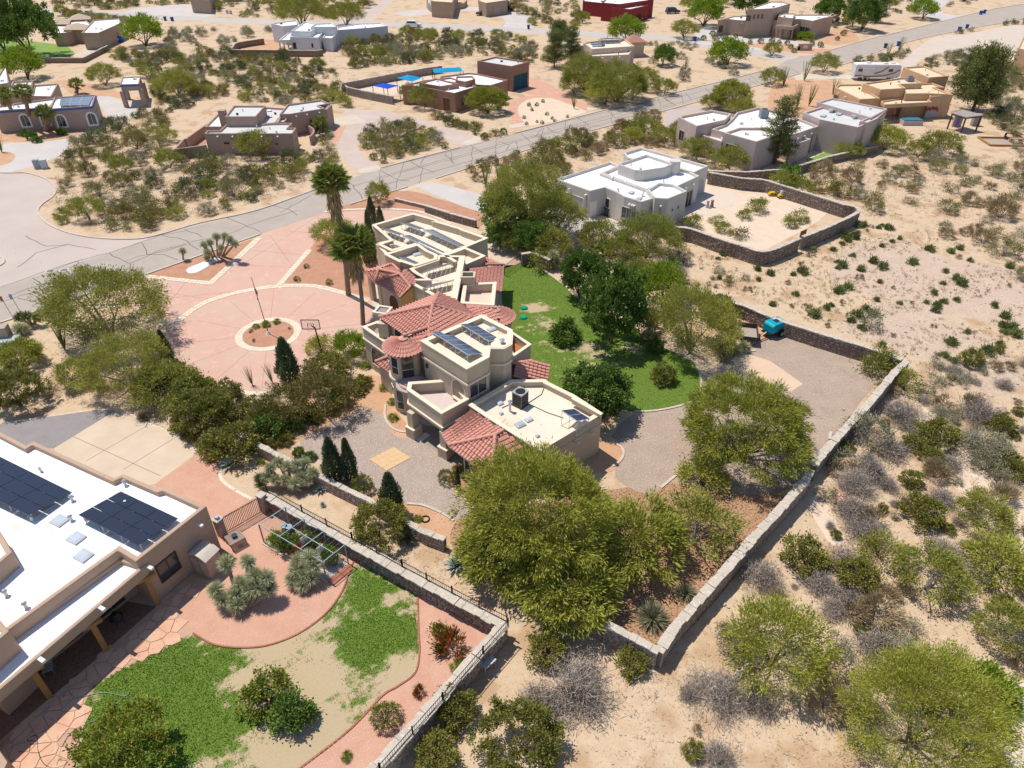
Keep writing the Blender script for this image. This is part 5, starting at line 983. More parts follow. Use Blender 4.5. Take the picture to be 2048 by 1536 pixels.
t=thing('wooden_gate','narrow wooden plank gate in the right wall of the sand yard','gate',p,math.radians(35))
for i in range(5): MB().box((-.5+i*.25,0,.8),(.23,.05,1.6)).obj('plank',wood,t)
stonewall('retaining rubble wall in the red bed behind the north wing',T_([(850,412),(900,428),(952,442)],.9),1.0,.4,stonem)
stonewall('low kerb wall at the top of the red bed by the road',T_([(790,398),(852,412)],.35),.4,.3,stonel)
stonewall('stone wall with post beside the side drive gate',T_([(1043,509),(1065,505),(1100,520)],1.5),1.5,.4,stonem)
stonewall('pale wall round the courtyard of the terracotta house, rear side',T_(Z('4',(40,185),(300,135),(500,100),(590,88)),1.5),1.5,.35,stonel); stonewall('pale wall round the courtyard of the terracotta house, front side',T_(Z('4',(40,185),(70,207),(200,235),(320,258)),1.5),1.5,.35,stonel)
stonewall('stone garden wall in front of the pale house',smooth(T_(Z('7',(-10,395),(40,345),(120,290)),1.2),3)[:2]+T_(Z('7',(230,465),(450,470),(680,455),(830,410),(920,380),(1200,320)),1.3),1.2,.35,stonem)
stonewall('brown wall round the yard of the white stepped house',smooth(T_(Z('3',(250,210),(60,240),(20,270),(5,295)),1.5),3)+T_(Z('3',(300,303),(640,308),(690,300)),1.3),1.4,.35,mat('brown_wall',(.30,.20,.14),(.25,.17,.12)),sx=1,sy=.5)
stonewall('low wall between the far lawn and the desert brush',T_([(-60,112),(110,117),(165,117),(215,92)],1.0),1.1,.35,MATS['brown_wall'],sx=1,sy=.5)
iron=mat('wrought_iron',(.045,.035,.03),rough=.6)
def fence(label,P,z0,h,cat='fence',name='iron_fence',step=.16,post=2.6,g=None):
    t=thing(name,label,cat,P[0],group=g); pk=MB(); rl=MB(); 
    for a,b in zip(P,P[1:]):
        L=(b-a).length
        for z in (z0+.08,z0+h-.1): rl.bar(a+Vector((0,0,z)),b+Vector((0,0,z)),.035,.03)
        n=int(L/step)
        for i in range(n): q=a.lerp(b,(i+.5)/n); pk.bar(q+Vector((0,0,z0+.05)),q+Vector((0,0,z0+h)),.016,.016)
        k=max(1,round(L/post))
        for i in range(k+1): q=a.lerp(b,i/k); MB().box((q.x,q.y,z0+h/2+.03),(.08,.08,h+.1)).obj('fence_post',iron,t,off=t.location)
    rl.obj('rail',iron,t,off=t.location); pk.obj('picket',iron,t,off=t.location,kind='stuff'); return t
def shift(P,d):
    out=[]
    for i,p in enumerate(P): u=(P[min(i+1,len(P)-1)]-P[max(0,i-1)]).normalized(); out.append(p+Vector((-u.y,u.x,0))*d)
    return out
fence('black iron fence on top of the wall behind the vegetable garden',shift(NW1,.24),1.38,.62); fence('black iron fence on top of the lower right yard wall',shift(NW2,.24),1.58,.62)
ga=G(446,1071); gb=G(531,1022); 
for p,l in ((ga,'stone gate pillar beside the left house, with a lamp on top'),(gb,'stone gate pillar at the corner of the vegetable garden wall')):
    t=thing('gate_pillar',l,'pillar',p,-.5); MB().box((0,0,.8),(.5,.5,1.6)).obj('shaft',stonel,t); MB().box((0,0,1.65),(.6,.6,.1)).obj('cap',copem,t)
    if p is ga: MB().box((0,0,1.8),(.25,.25,.2)).obj('lamp',mat('lamp_blue',(.35,.45,.6)),t)
d=(gb-ga).normalized(); mid=ga.lerp(gb,.5); rust=mat('rust_bar',(.28,.16,.10))
for i,(a,b,l) in enumerate(((ga+d*.3,mid-d*.05,'left leaf of the rusty barred double gate on the salmon gravel'),(mid+d*.05,gb-d*.3,'right leaf of the rusty barred double gate on the salmon gravel'))):
    t=thing('barred_gate',l,'gate',a,group='leaves of the barred gate'); 
    fr=MB()
    for z in (.15,1.5): fr.bar(a+Vector((0,0,z)),b+Vector((0,0,z)),.06,.06)
    fr.obj('frame',rust,t,off=t.location); n=11
    for k in range(n+1): q=a.lerp(b,k/n); MB().bar(q+Vector((0,0,.1)),q+Vector((0,0,1.6)),.035,.035).obj('bar',rust,t,off=t.location)
fence('plain iron gate across the concrete side drive',T_([(1009,531),(1042,508)],1.3),.1,1.3,cat='gate',name='iron_gate',step=.14)
# ================= caged vegetable garden
cg=[G(529,1087),G(654,1163),G(697,1128),G(580,1052)]; cl=thing('garden_cage','galvanised wire garden cage over raised vegetable beds','garden cage',cg[0]); galv=mat('galvanised',(.36,.40,.42),rough=.45)
zz=Vector((0,0,1)); bl=lambda s,r,z:(cg[0].lerp(cg[1],s)).lerp(cg[3].lerp(cg[2],s),r)+zz*z
for s in (0,.33,.66,1):
    for r in (0,1): MB().bar(bl(s,r,0),bl(s,r,1.9),.07,.07).obj('post',galv if r else woodd,cl,off=cl.location)
for s in (0,.33,.66,1): MB().bar(bl(s,0,1.9),bl(s,1,1.9),.045,.045).obj('roof_beam',galv,cl,off=cl.location)
for r in (0,.5,1): MB().bar(bl(0,r,1.94),bl(1,r,1.94),.045,.045).obj('roof_beam',galv,cl,off=cl.location)
wm=MB()
for i in range(1,14): wm.bar(bl(i/14,0,1.9),bl(i/14,1,1.9),.004,.004)
for i in range(1,24): wm.bar(bl(0,i/24,0),bl(0,i/24,1.9),.006,.006); wm.bar(bl(1,i/24,0),bl(1,i/24,1.9),.006,.006)
wm.obj('wire_mesh',galv,cl,off=cl.location,kind='stuff')
tag(sheet('cage_slab',[bl(0,0,0),bl(1,0,0),bl(1,1,0),bl(0,1,0)],.02,mat('slab_pale',(.55,.49,.42))))
kb2=MB().bar(bl(-.02,-.02,.05),bl(1.02,-.02,.05),.2,.1); tag(kb2.obj('slab_edge',conc,kind='structure'))
beds=[(.05,.12,.42,.30,'left front raised bed'),(.46,.12,.62,.30,'small middle raised bed with orange flowers'),(.30,.55,.62,.80,'rear raised bed with tall vegetables'),(.66,.55,.90,.80,'right raised bed by the lattice'),(.05,.6,.18,.85,'bed stand with blue pots')]
for (s0,r0,s1,r1,l) in beds:
    P=[bl(s0,r0,0),bl(s1,r0,0),bl(s1,r1,0),bl(s0,r1,0)]; t=thing('raised_bed',l+' inside the garden cage','planter',P[0],group='raised beds in the garden cage')
    MB().ring(P,inset(P,.06),0,.55).obj('frame',mat('bed_brown',(.17,.09,.06),(.23,.13,.09),sc=6),t,off=t.location); MB().prism(inset(P,.05),.3,.45).obj('soil',mat('soil',(.10,.065,.045)),t,off=t.location)
lat=MB()
for s,ra_,rb_ in ((.52,.35,.62),(.78,.35,.62)):
    for k in range(8):
        lat.bar(bl(s,ra_+(rb_-ra_)*k/8,.3),bl(s,ra_+(rb_-ra_)*(k+1)/8,.3)+zz*1.5,.05,.02); lat.bar(bl(s,ra_+(rb_-ra_)*(k+1)/8,.3),bl(s,ra_+(rb_-ra_)*k/8,.3)+zz*1.5,.05,.02)
for k in range(9): lat.bar(bl(.52,.35,.3+k*.18),bl(.52,.62,.3+k*.18),.03,.03); lat.bar(bl(.78,.35,.3+k*.18),bl(.78,.62,.3+k*.18),.03,.03)
lab(lat.obj('lattice_panel',trimw),'white lattice panels standing among the raised beds','trellis')
fl=MB(); 
for k in range(9): fl.bar(bl(.86,.15+k*.05,.06),bl(1.0,.15+k*.05,.06),.03,.02)
for k in range(7): fl.bar(bl(.86+k*.022,.15,.07),bl(.86+k*.022,.55,.07),.03,.02)
lab(fl.obj('lattice_panel',trimw),'white lattice panel lying flat in the cage near the bed end','trellis')
br=MB()
for i in range(2):
    for k in range(12): q=bl(1.03+i*.05,.06+k*.075,.06); br.box((q.x,q.y,.05),(.2,.26,.07+rnd.uniform(0,.03)),math.atan2((cg[2]-cg[1]).y,(cg[2]-cg[1]).x))
lab(br.obj('brick_step',brick),'row of red bricks outside the right end of the garden cage','bricks')
# patio side table by the gate
c=G(474,1088); t=thing('side_table','small weathered square table with a dark pot beside the shed','table',c,.75)
fr=MB()
for x,y in ((-.5,-.5),(.5,-.5),(.5,.5),(-.5,.5)): MB().box((x,y,.33),(.06,.06,.66)).obj('leg',woodd,t)
for k in range(9): MB().box((-.48+k*.12,0,.69),(.1,1.05,.04)).obj('slat',mat('table_slat',(.34,.25,.21)),t)
t=thing('plant_pot','dark round pot standing on the weathered square table','pot',(c.x,c.y,.71)); MB().tube((0,0,0),(0,0,.2),.14,.2,12).obj('pot',mat('pot_blue',(.03,.06,.09)),t); 
# ================= flagpole with flag
fp=thing('flagpole','slim bronze flagpole in the stone ringed island of the drive','flagpole',C0+Vector((0,0,.03)))
MB().tube((0,0,0),(0,0,.25),.25,.12,12).obj('base',trimw,fp); MB().tube((0,0,.2),(-.45,.25,6.1),.05,.03,8).obj('pole',mat('pole_bronze',(.30,.20,.15)),fp); MB().tube((-.45,.25,6.1),(-.45,.25,6.2),.06,.03,8).obj('finial',mat('brass',(.6,.4,.1),metal=.8),fp)
# limp American flag: stripes and canton as separate cloth pieces following one fold pattern
fo=thing('american_flag','limp red white and blue American flag hanging from the pole','flag',C0+Vector((0,0,.03))); fm=[mat('flag_red',(.42,.025,.04)),mat('flag_white',(.70,.66,.66)),mat('flag_blue',(.02,.03,.14))]
def fpnt(s,r): # s along fly 0..1, r down the hoist 0..1
    top=Vector((-.42,.23,5.75)); w=.5*(1-.5*r); return top+Vector((s*w*.55+.10*math.sin(s*9+r*3)*s,-s*w*.35+.11*math.cos(s*11+r*2)*s,-r*1.0-s*1.1-.1*s*math.sin(r*6)))
for k in range(13):
    v=[];f=[]; n=14
    for i in range(n+1): v+=[fpnt(i/n,k/13),fpnt(i/n,(k+1)/13)]
    i0=6 if k<7 else 0
    for i in range(i0,n): f.append((2*i,2*i+2,2*i+3,2*i+1))
    mesh_obj('stripe',v,f,fm[k%2],fo)
v=[];f=[]
for i in range(7):
    for k in range(8): v.append(fpnt(i/14,k/13))
for i in range(6):
    for k in range(7): f.append((i*8+k,i*8+8+k,i*8+9+k,i*8+k+1))
cn=mesh_obj('canton',v,f,fm[2],fo); st5=MB()
for i in range(1,6):
    for k in range(1,7):
        p=fpnt(i/14,k/13); q=[]
        for j in range(10): r=.035 if j%2==0 else .014; q.append(p+Vector((-.02,-.03,0))+Vector((.85*r*math.cos(R(36*j+90)),-.53*r*math.cos(R(36*j+90)),r*math.sin(R(36*j+90)))))
        st5.poly(q)
st5.obj('star',fm[1],cn,kind='stuff')
# ================= basketball hoop
b=G(645,709); t=thing('basketball_hoop','free standing basketball hoop at the edge of the pink circle','basketball hoop',b)
MB().tube((0,0,0),(-.35,.3,2.9),.07).obj('pole',black,t); MB().box((.1,-.1,.1),(1.0,.6,.2),.3).obj('base',black,t)
bb=MB(); c=Vector((-.75,.45,3.1)); 
for s in (-1,1): bb.bar(c+Vector((s*.85,0,-.5)),c+Vector((s*.85,0,.5)),.06,.06); bb.bar(c+Vector((-.85,0,s*.5)),c+Vector((.85,0,s*.5)),.06,.06)
for s in (-1,1): bb.bar(c+Vector((s*.28,-.02,-.35)),c+Vector((s*.28,-.02,.08)),.05,.03)
bb.bar(c+Vector((-.28,-.02,.08)),c+Vector((.28,-.02,.08)),.05,.03); bb.obj('backboard_frame',black,t)
ac=bpy.data.materials.new('acrylic'); ac.use_nodes=True; ac.node_tree.nodes['Principled BSDF'].inputs['Alpha'].default_value=.12; MB().box((c.x,c.y,c.z),(1.66,.02,.98)).obj('backboard',ac,t); rm=MB()
for k in range(14): a0,a1=R(k*360/14),R((k+1)*360/14); rm.tube(c+Vector((.23*math.cos(a0),-.4+.23*math.sin(a0),-.35)),c+Vector((.23*math.cos(a1),-.4+.23*math.sin(a1),-.35)),.02,n=4)
rm.obj('rim',mat('rim_orange',(.5,.12,.03)),t); MB().bar((-.35,.3,2.75),c+Vector((0,.05,-.1)),.06,.06).obj('arm',black,t)
# ================= white stone dry bed by the yuccas
P=smooth(GP(Z('d',(1090,415),(1110,395),(1160,375),(1210,355),(1250,340),(1295,338),(1290,352),(1240,375),(1200,400),(1150,425),(1110,430))),4,True)
tag(mesh_obj('white_gravel_bed',[(p.x,p.y,.035) for p in P],[tuple(range(len(P)))[::(1 if area(P)>0 else -1)]],mat('white_pebbles',(.78,.76,.74),(.70,.68,.66),sc=6,bump=.6,bs=12),kind='structure'))
# ================= vehicles
def wheel(t,x,y,r=.35,w=.24,par=None):
    wm=MB().tube((x,y-w/2,r),(x,y+w/2,r),r,n=14); q=wm.obj('wheel',mat('tyre',(.02,.02,.02),rough=.8),t); sgn=1 if y>0 else -1
    MB().tube((x,y+sgn*(w/2),r),(x,y+sgn*(w/2+.015),r),r*.6,n=10).obj('rim',steel,q)
def body(t,prof,w,m,name='body',tap=.0,bev=.06):
    """prof: side outline (x,z), extruded across the width; upper points pulled in"""
    n=len(prof); zs=[p[1] for p in prof]; z0,z1=min(zs),max(zs); v=[]
    for s in (-1,1):
        for x,z in prof: v.append((x,s*(w/2)*(1-tap*(z-z0)/(z1-z0)),z))
    o=mesh_obj(name,v,[tuple(range(n)),tuple(range(n,2*n))[::-1]]+[(i,n+i,n+(i+1)%n,(i+1)%n) for i in range(n)],m,t)
    b=o.modifiers.new('b','BEVEL'); b.width=bev; b.segments=2; b.limit_method='ANGLE'; b.angle_limit=R(25); return o
def car(label,p,rz,paint,kind,cat):
    t=thing('parked_'+{'suv':'suv','pickup':'pickup','van':'van'}[kind],label,cat,p,rz); gl=glass
    if kind=='pickup':
        body(t,[(-2.9,.45),(2.85,.45),(2.9,.75),(2.8,1.0),(1.4,1.12),(-2.9,1.12)],1.95,paint); body(t,[(-.9,1.1),(1.35,1.1),(.75,1.78),(-.75,1.8)],1.8,paint,'cab',.14)
        body(t,[(-.8,1.18),(1.18,1.18),(.72,1.68),(-.68,1.68)],1.83,gl,'side_glass',.13,.02); body(t,[(1.38,1.12),(.86,1.7),(.80,1.7),(1.25,1.12)],1.5,gl,'windscreen',.1,.01); MB().box((-1.9,0,1.125),(1.8,1.6,.02)).obj('bed',black,t); xs=(-1.85,1.9)
    else:
        h=1.75 if kind=='suv' else 1.9
        body(t,[(-2.3,.4),(2.3,.4),(2.35,.8),(2.15,1.0),(1.2,1.1),(-2.25,1.15),(-2.35,.8)],1.85,paint); body(t,[(-2.2,1.1),(1.25,1.05),(.6,h-.08),(.2,h),(-1.7,h),(-2.05,h-.15)],1.7,paint,'cabin',.12)
        body(t,[(-1.95,1.15),(.95,1.12),(.5,h-.14),(-1.75,h-.14)],1.735,gl,'side_glass',.115,.02); body(t,[(1.22,1.08),(.62,h-.12),(.56,h-.12),(1.1,1.08)],1.45,gl,'windscreen',.08,.01); xs=(-1.45,1.45)
    for x in xs:
        for y in (-.85,.85): wheel(t,x,y)
    for y in (-.65,.65): MB().box((xs[1]+.9 if kind!='pickup' else 2.86,y,.78),(.06,.3,.15)).obj('headlight',trimw,t); MB().box((-2.36 if kind!='pickup' else -2.91,y,.85),(.05,.18,.25)).obj('tail_light',mat('tail_red',(.3,.01,.01)),t)
    return t
white=mat('car_white',(.72,.73,.75),rough=.3,spec=.6); navy=mat('car_navy',(.015,.035,.06),rough=.25,spec=.6); dk=mat('car_dark',(.03,.035,.06),rough=.25,spec=.6)
car('white suv driving along the upper street by the desert brush',G(828,54),-.08,white,'suv','car')
car('dark blue pickup parked in front of the brown garage at the top edge',G(970,31),math.pi-.05,navy,'pickup','pickup truck')
car('dark van parked to the right of the blue pickup',G(1014,22),-.35,dk,'van','van')
car('dark car cut by bushes beside the red house drive',G(1345,27),.3,navy,'van','car')
# motorhome
p=G(*Z('8',(335,152))[0]); t=thing('motorhome','white and grey motorhome with swooping dark stripes on the concrete strip','motorhome',p,-.05)
body(t,[(-5,.6),(4.4,.6),(4.9,.9),(4.95,1.9),(4.6,3.2),(-5,3.25)],2.5,mat('rv_white',(.70,.70,.72),rough=.35),bev=.12); MB().box((-.2,0,3.28),(9.2,2.3,.06)).obj('roof',trimw,t)
for x,w in ((-3.6,1.5),(-1.5,1.3),(2.6,.9)): MB().box((x,-1.262,2.15),(w,.03,.6)).obj('window',glass,t)
sw_=MB()
for (x0,z0_,x1,z1_) in ((-4.9,1.0,-1.5,1.25),(-1.5,1.25,.6,1.9),(.6,1.9,2.0,2.9),(-3,.8,1.2,1.05),(1.2,1.05,3.4,1.6),(3.4,1.6,4.5,2.3)): sw_.bar((x0,-1.263,z0_),(x1,-1.263,z1_),.02,.26)
sw_.obj('stripe',mat('rv_grey',(.22,.21,.23)),t); MB().box((-2.2,-1.4,1.9),(2.6,.3,1.5)).obj('slide_out',mat('rv_white',(0,0,0)),t)
for x in (-2.9,-1.9,3.3):
    for y in (-1.0,1.0): wheel(t,x,y,.45,.3)
for x,y in ((-2,.2),(1.5,-.2),(3.2,.3)): MB().box((x,y,3.42),(1.0,.8,.24)).obj('roof_unit',trimw,t)
# teal towable generator and flat utility trailer
p=G(1546,668); t=thing('towable_generator','teal generator on a small two wheeled trailer by the dark wall','generator',p,.55)
body(t,[(-1.05,.6),(1.05,.6),(1.05,1.35),(.85,1.55),(-.85,1.55),(-1.05,1.35)],1.25,mat('teal_hood',(.0,.33,.42),rough=.4),'hood'); MB().box((0,0,.52),(2.5,1.1,.12)).obj('chassis',black,t); MB().bar((-1.2,0,.5),(-2.2,0,.45),.1,.1).tube((-2.0,0,.5),(-2.0,0,.0),.04).obj('drawbar',black,t)
for y in (-.75,.75):
    wheel(t,.25,y,.34,.2); MB().box((.25,y,.76),(.9,.25,.06)).obj('mudguard',black,t)
MB().box((0,0,1.57),(.5,.5,.05)).obj('hatch',black,t)
p=G(1494,678); t=thing('utility_trailer','open dark sided utility trailer with plank floor beside the generator','trailer',p,1.35)
for k in range(8): MB().box((0,-.74+k*.21,.55),(2.6,.2,.05)).obj('plank',mat('plank_grey',(.42,.35,.29),(.36,.30,.25),sc=5),t)
sd_=mat('trailer_dark',(.09,.07,.065))
for y in (-.86,.86): MB().box((0,y,.82),(2.7,.05,.5)).obj('side_board',sd_,t)
for x in (-1.33,1.33): MB().box((x,0,.82),(.05,1.7,.5)).obj('end_board',sd_,t)
for y in (-1.02,1.02): wheel(t,0,y,.36,.22)
MB().bar((-1.3,0,.5),(-2.6,0,.4),.1,.1).obj('drawbar',sd_,t)
t=thing('timber_post','pale timber post leaning on the utility trailer','timber',G(1502,690)); MB().bar((0,0,.1),(1.7,1.2,.75),.1,.1).obj('timber',mat('timber_pale',(.6,.5,.4)),t)
for u,v,rz,l in ((1660,872,1.1,'pale plank lying on the gravel against the long wall'),(1485,700,.3,'loose timber under the trailer brush'),(1500,703,.1,'shorter loose timber below the trailer brush')): t=thing('plank',l,'plank',G(u,v),rz); MB().box((0,0,.06),(1.1,.22,.1)).obj('board',MATS['timber_pale'],t)
# septic lids
for u,v,l in ((1048.5,617,'upper of two round green septic lids in the lawn'),(1047,636,'lower of two round green septic lids in the lawn')):
    t=thing('septic_lid',l,'lid',G(u,v),group='green septic lids'); gm=mat('lid_green',(.0,.30,.20),rough=.5); MB().tube((0,0,0),(0,0,.12),.38,n=20).obj('riser',gm,t); MB().tube((0,0,.12),(0,0,.19),.36,.3,20).obj('cover',gm,t)
# wheelie bins
bb_=mat('bin_blue',(.01,.06,.33),rough=.5); bd_=mat('bin_dark',(.02,.07,.07),rough=.5)
def bin_(u,v,l,m,rz=0,g='wheelie bins by the roads'):
    t=thing('wheelie_bin',l,'bin',G(u,v),rz,g); q=[(-.28,-.3,0),(.28,-.3,0),(.28,.3,0),(-.28,.3,0),(-.36,-.4,1),(.36,-.4,1),(.36,.4,1),(-.36,.4,1)]; mesh_obj('body',q,[(3,2,1,0),(0,1,5,4),(1,2,6,5),(2,3,7,6),(3,0,4,7),(4,5,6,7)],m,t); MB().box((0,.02,1.05),(.78,.9,.09)).obj('lid',m,t)
    for x in (-.3,.3): MB().tube((x,.32,.12),(x*1.1,.32,.12),.12,n=10).obj('wheel',black,t)
for u,v,l,m in ((1796,92,'blue wheelie bin on the right verge beyond the junction, left of a pair',bb_),(1770,96,'dark bin beside the ocotillos on the right verge',bd_),(1918,62,'leftmost blue bin of the farther pair on the right verge',bb_),(1933,57,'rightmost blue bin of the farther pair on the right verge',bb_),(1961,29,'left blue bin at the far left kerb near the top',bb_),(1968,27,'right blue bin at the far left kerb near the top',bb_),(1389,82,'blue bin standing alone on the side street by the pueblo house',bb_),(1057,58,'dark bin by the upper street near the gravel forecourt',bd_),(345,42,'blue bin across the upper street from the brown house',bb_),(331,41,'dark green bin left of the blue one on the upper street',bd_),(455,27,'pale grey bin left of a pair by the thicket on the upper street',mat('bin_grey',(.5,.5,.52))),(462,28,'pale grey bin right of a pair by the thicket on the upper street',MATS['bin_grey'])): bin_(u,v,l,m,rnd.uniform(-.3,.3))
bin_(*Z('w',(755,860))[0],'dark bin beside the air conditioner of the white house',bd_)
for dx,l in ((0,'left air conditioner by the side door of the white house'),(26,'right air conditioner by the side door of the white house')):
    p=G(*Z('w',(715+dx,805-dx))[0]); t=thing('air_conditioner',l,'air conditioner',p,.5,'air conditioners beside the white house'); MB().box((0,0,.55),(.9,.9,1.1)).obj('cabinet',mat('ac_dark',(.13,.13,.13)),t); MB().tube((0,0,1.1),(0,0,1.15),.36,n=14).obj('fan_grille',steel,t)
# utility cabinets, mailbox, street signs
def cab(u,v,sx,sy,sz,m,l,rz=0,name='utility_box',cat='utility box'):
    t=thing(name,l,cat,G(u,v),rz); MB().box((0,0,.06),(sx*1.2,sy*1.2,.12)).obj('pad',conc,t); MB().box((0,0,.12+sz/2),(sx,sy,sz)).obj('cabinet',m,t); MB().box((0,0,.15+sz),(sx*1.05,sy*1.05,.06)).obj('lid',m,t)
gg=mat('box_green',(.20,.27,.23)); gy=mat('box_grey',(.36,.38,.42))
cab(*Z('b',(1515,858))[0],1.1,1.0,.9,gg,'lower green utility box in the brush above the white house'); cab(*Z('b',(1552,848))[0],.8,.7,1.4,gg,'taller green utility box in the brush above the white house')
cab(*Z('a',(225,985))[0],.9,.6,1.2,gy,'dark grey mailbox cabinet, left of a pair by the cul-de-sac',.3,'mailbox','mailbox'); cab(*Z('a',(265,985))[0],.9,.6,1.2,mat('box_light',(.5,.55,.6)),'pale grey mailbox cabinet, right of a pair by the cul-de-sac',.3,'mailbox','mailbox')
cab(10,678,1.3,1.0,1.3,mat('box_tan',(.42,.35,.30)),'tan cabinet cut by the left picture edge beside the road',.2); cab(18,684,1.8,1.4,.25,mat('box_greyg',(.45,.50,.47)),'low pale green utility pad in front of the tan cabinet')
for u,v,top,m,l,h in ((27,637,None,mat('sign_brown',(.30,.19,.10)),'thin brown roadside marker post near the spiky yuccas',2.6),(45,631,None,mat('sign_blue',(.25,.38,.55)),'small blue street sign on a pole beside the road',2.5)):
    t=thing('street_sign',l,'sign',G(u,v)); MB().tube((0,0,0),(-.35,.1,h),.035).obj('pole',steel,t); MB().box((-.35,.06,h-.3),(.3,.03,.6)).obj('sign_plate',m,t)
# hoses, small yard things
def hose(pts,l,m,z=.05,w=.018,c='z'):
    P=smooth([G(*q,z) for q in Z(c,*pts)],5); mb=MB()
    for a,b in zip(P,P[1:]): mb.tube(a,b,w,n=5)
    lab(mb.obj('garden_hose',m),l,'hose')
hose([(60,1410),(180,1330),(330,1150),(480,1100),(640,1060),(790,1080),(805,1062),(740,1130),(690,1190),(560,1250),(460,1300),(390,1400),(375,1480)],'long grey hose looping from the patio over the lawn',mat('hose_grey',(.30,.36,.32)),c='o')
hose([(110,1430),(180,1430),(230,1370),(170,1360),(230,1330),(240,1420),(270,1500),(330,1536),(400,1520),(420,1490),(370,1490),(360,1520)],'dark hose coiled on the flagstone patio',mat('hose_dark',(.05,.05,.05)),c='o')
hose([(690,935),(820,940),(960,965),(1070,1000)],'dark hose curving along the slab of the white house',MATS['hose_dark'],c='w')
hose([(90,255),(180,262),(260,235),(300,205),(390,162)],'dark edging hose along the yard of the white house',MATS['hose_dark'],c='c') if False else None
c=G(*Z('p',(1172,553))[0]); m=MB()
for k in range(14): a0,a1=R(k*360/14),R((k+1)*360/14); m.tube((c.x+.3*math.cos(a0),c.y+.3*math.sin(a0),.06),(c.x+.3*math.cos(a1),c.y+.3*math.sin(a1),.06),.05,n=6)
lab(m.obj('rubber_ring',black),'small dark rubber ring on the orange soil by the kerb','ring')
t=thing('wire_stand','low wire stand on the sand outside the yard wall','stand',G(*Z('q',(1190,915))[0],0),.8); MB().box((0,0,.8),(.9,.5,.03)).obj('shelf',steel,t)
for x,y in ((-.4,-.2),(.4,-.2),(.4,.2),(-.4,.2)): MB().tube((x,y,0),(x,y,.8),.02,n=4).obj('leg',steel,t)
# barbecue and chairs under the portico
t=thing('kettle_grill','black covered grill under the portico of the left house','grill',G(*Z('o',(755,625))[0]),.7); MB().tube((0,0,.7),(0,0,1.05),.42,.2,14).tube((0,0,.45),(0,0,.7),.25,.42,14).obj('kettle',black,t)
for k in range(3): MB().tube((0,0,.55),(.35*math.cos(k*2.1),.35*math.sin(k*2.1),0),.02,n=4).obj('leg',black,t)
def chair(u,v,c,rz,l,m,g=None):
    t=thing('patio_chair',l,'chair',G(*Z(c,(u,v))[0]),rz,g); MB().box((0,0,.42),(.55,.55,.05)).obj('seat',m,t); MB().box((0,.27,.72),(.55,.05,.6)).obj('backrest',m,t)
    for x,y in ((-.25,-.25),(.25,-.25),(.25,.25),(-.25,.25)): MB().tube((x,y,0),(x,y,.42),.02,n=4).obj('leg',m,t)
chair(375,815,'o',.7,'green patio chair deep under the portico',mat('chair_green',(.15,.30,.2))); chair(315,930,'o',.5,'grey patio chair between the portico posts',mat('chair_grey',(.35,.37,.33)))
# yellow play things in the sand yard
t=thing('ride_on_toy','yellow plastic climbing toy against the rear wall of the sand yard','toy',G(*Z('c',(575,1145))[0],0)); ym=mat('toy_yellow',(.62,.42,.02))
body(t,[(-.65,.1),(.55,.1),(.6,.4),(.2,.65),(-.5,.5)],.6,ym); MB().box((-.2,-.31,.35),(.25,.05,.2)).box((.25,-.31,.3),(.18,.05,.2)).obj('opening',black,t)
t=thing('ride_on_toy','black and yellow ride-on toy right of the yellow climbing toy','toy',G(*Z('c',(628,1158))[0],0),.2); body(t,[(-.6,.2),(.6,.2),(.5,.6),(0,.7),(-.5,.5)],.6,ym); body(t,[(-.3,.6),(.2,.65),(.1,1.1),(-.3,1.1)],.4,mat('toy_white',(.6,.6,.65)),'seat')
for x in (-.4,.4): 
    for y in (-.3,.3): wheel(t,x,y,.2,.12)
for (a,b),l,m in (((195,1215),'pale blue ornament pot on the paved yard of the white house',mat('pot_pale',(.42,.45,.52))),((220,1212),'brown ornament pot beside the pale blue one',mat('pot_brown',(.35,.17,.10)))):
    t=thing('garden_ornament',l,'ornament',G(*Z('c',(a,b))[0])); MB().tube((0,0,0),(0,0,.5),.28,.2,10).obj('base',m,t); MB().tube((0,0,.5),(0,0,1.0),.16,.22,10).obj('bowl',m,t)
# picnic platform at the far right
p=G(2012,285); t=thing('picnic_platform','low brown timber ringed platform with benches at the right edge','platform',p,-.06)
for s in (-1,1): MB().box((0,s*2.2,.15),(7.5,.25,.3)).obj('timber_edge',wood,t)
for s in (-1,1): MB().box((s*3.7,0,.15),(.25,4.4,.3)).obj('timber_edge',wood,t)
sheet('platform_gravel',[p+Vector((a,b,0)) for a,b in ((-3.6,-2),(3.6,-2.2),(3.6,2),(-3.6,2.2))],.02,mauve2)
t=thing('picnic_table','weathered picnic table on the timber platform','picnic table',p+Vector((1.4,-.3,0)),-.1); MB().box((0,0,.75),(1.9,.75,.06)).obj('tabletop',woodd,t)
for s in (-1,1): MB().box((0,s*.7,.45),(1.9,.25,.05)).obj('bench',woodd,t); MB().box((s*.7,0,.37),(.08,1.4,.74)).obj('trestle',woodd,t)
chair(1940,815,'c',.4,'dark chair at the left of the timber platform',black); 
# blue and white tarp covered car by the far tan house
t=thing('tarp_covered_car','blue and white striped tarpaulin over a car by the tan hip roofed house','covered car',G(233,84),.2); body(t,[(-1.9,.1),(1.9,.1),(1.7,.9),(.8,1.5),(-1.0,1.5),(-1.7,.9)],1.8,mat('tarp_blue',(.05,.10,.5))); MB().box((0,-.02,1.52),(1.4,1.5,.06)).obj('stripe',trimw,t); MB().box((.2,-.92,.8),(1.6,.04,.5)).obj('stripe',trimw,t)
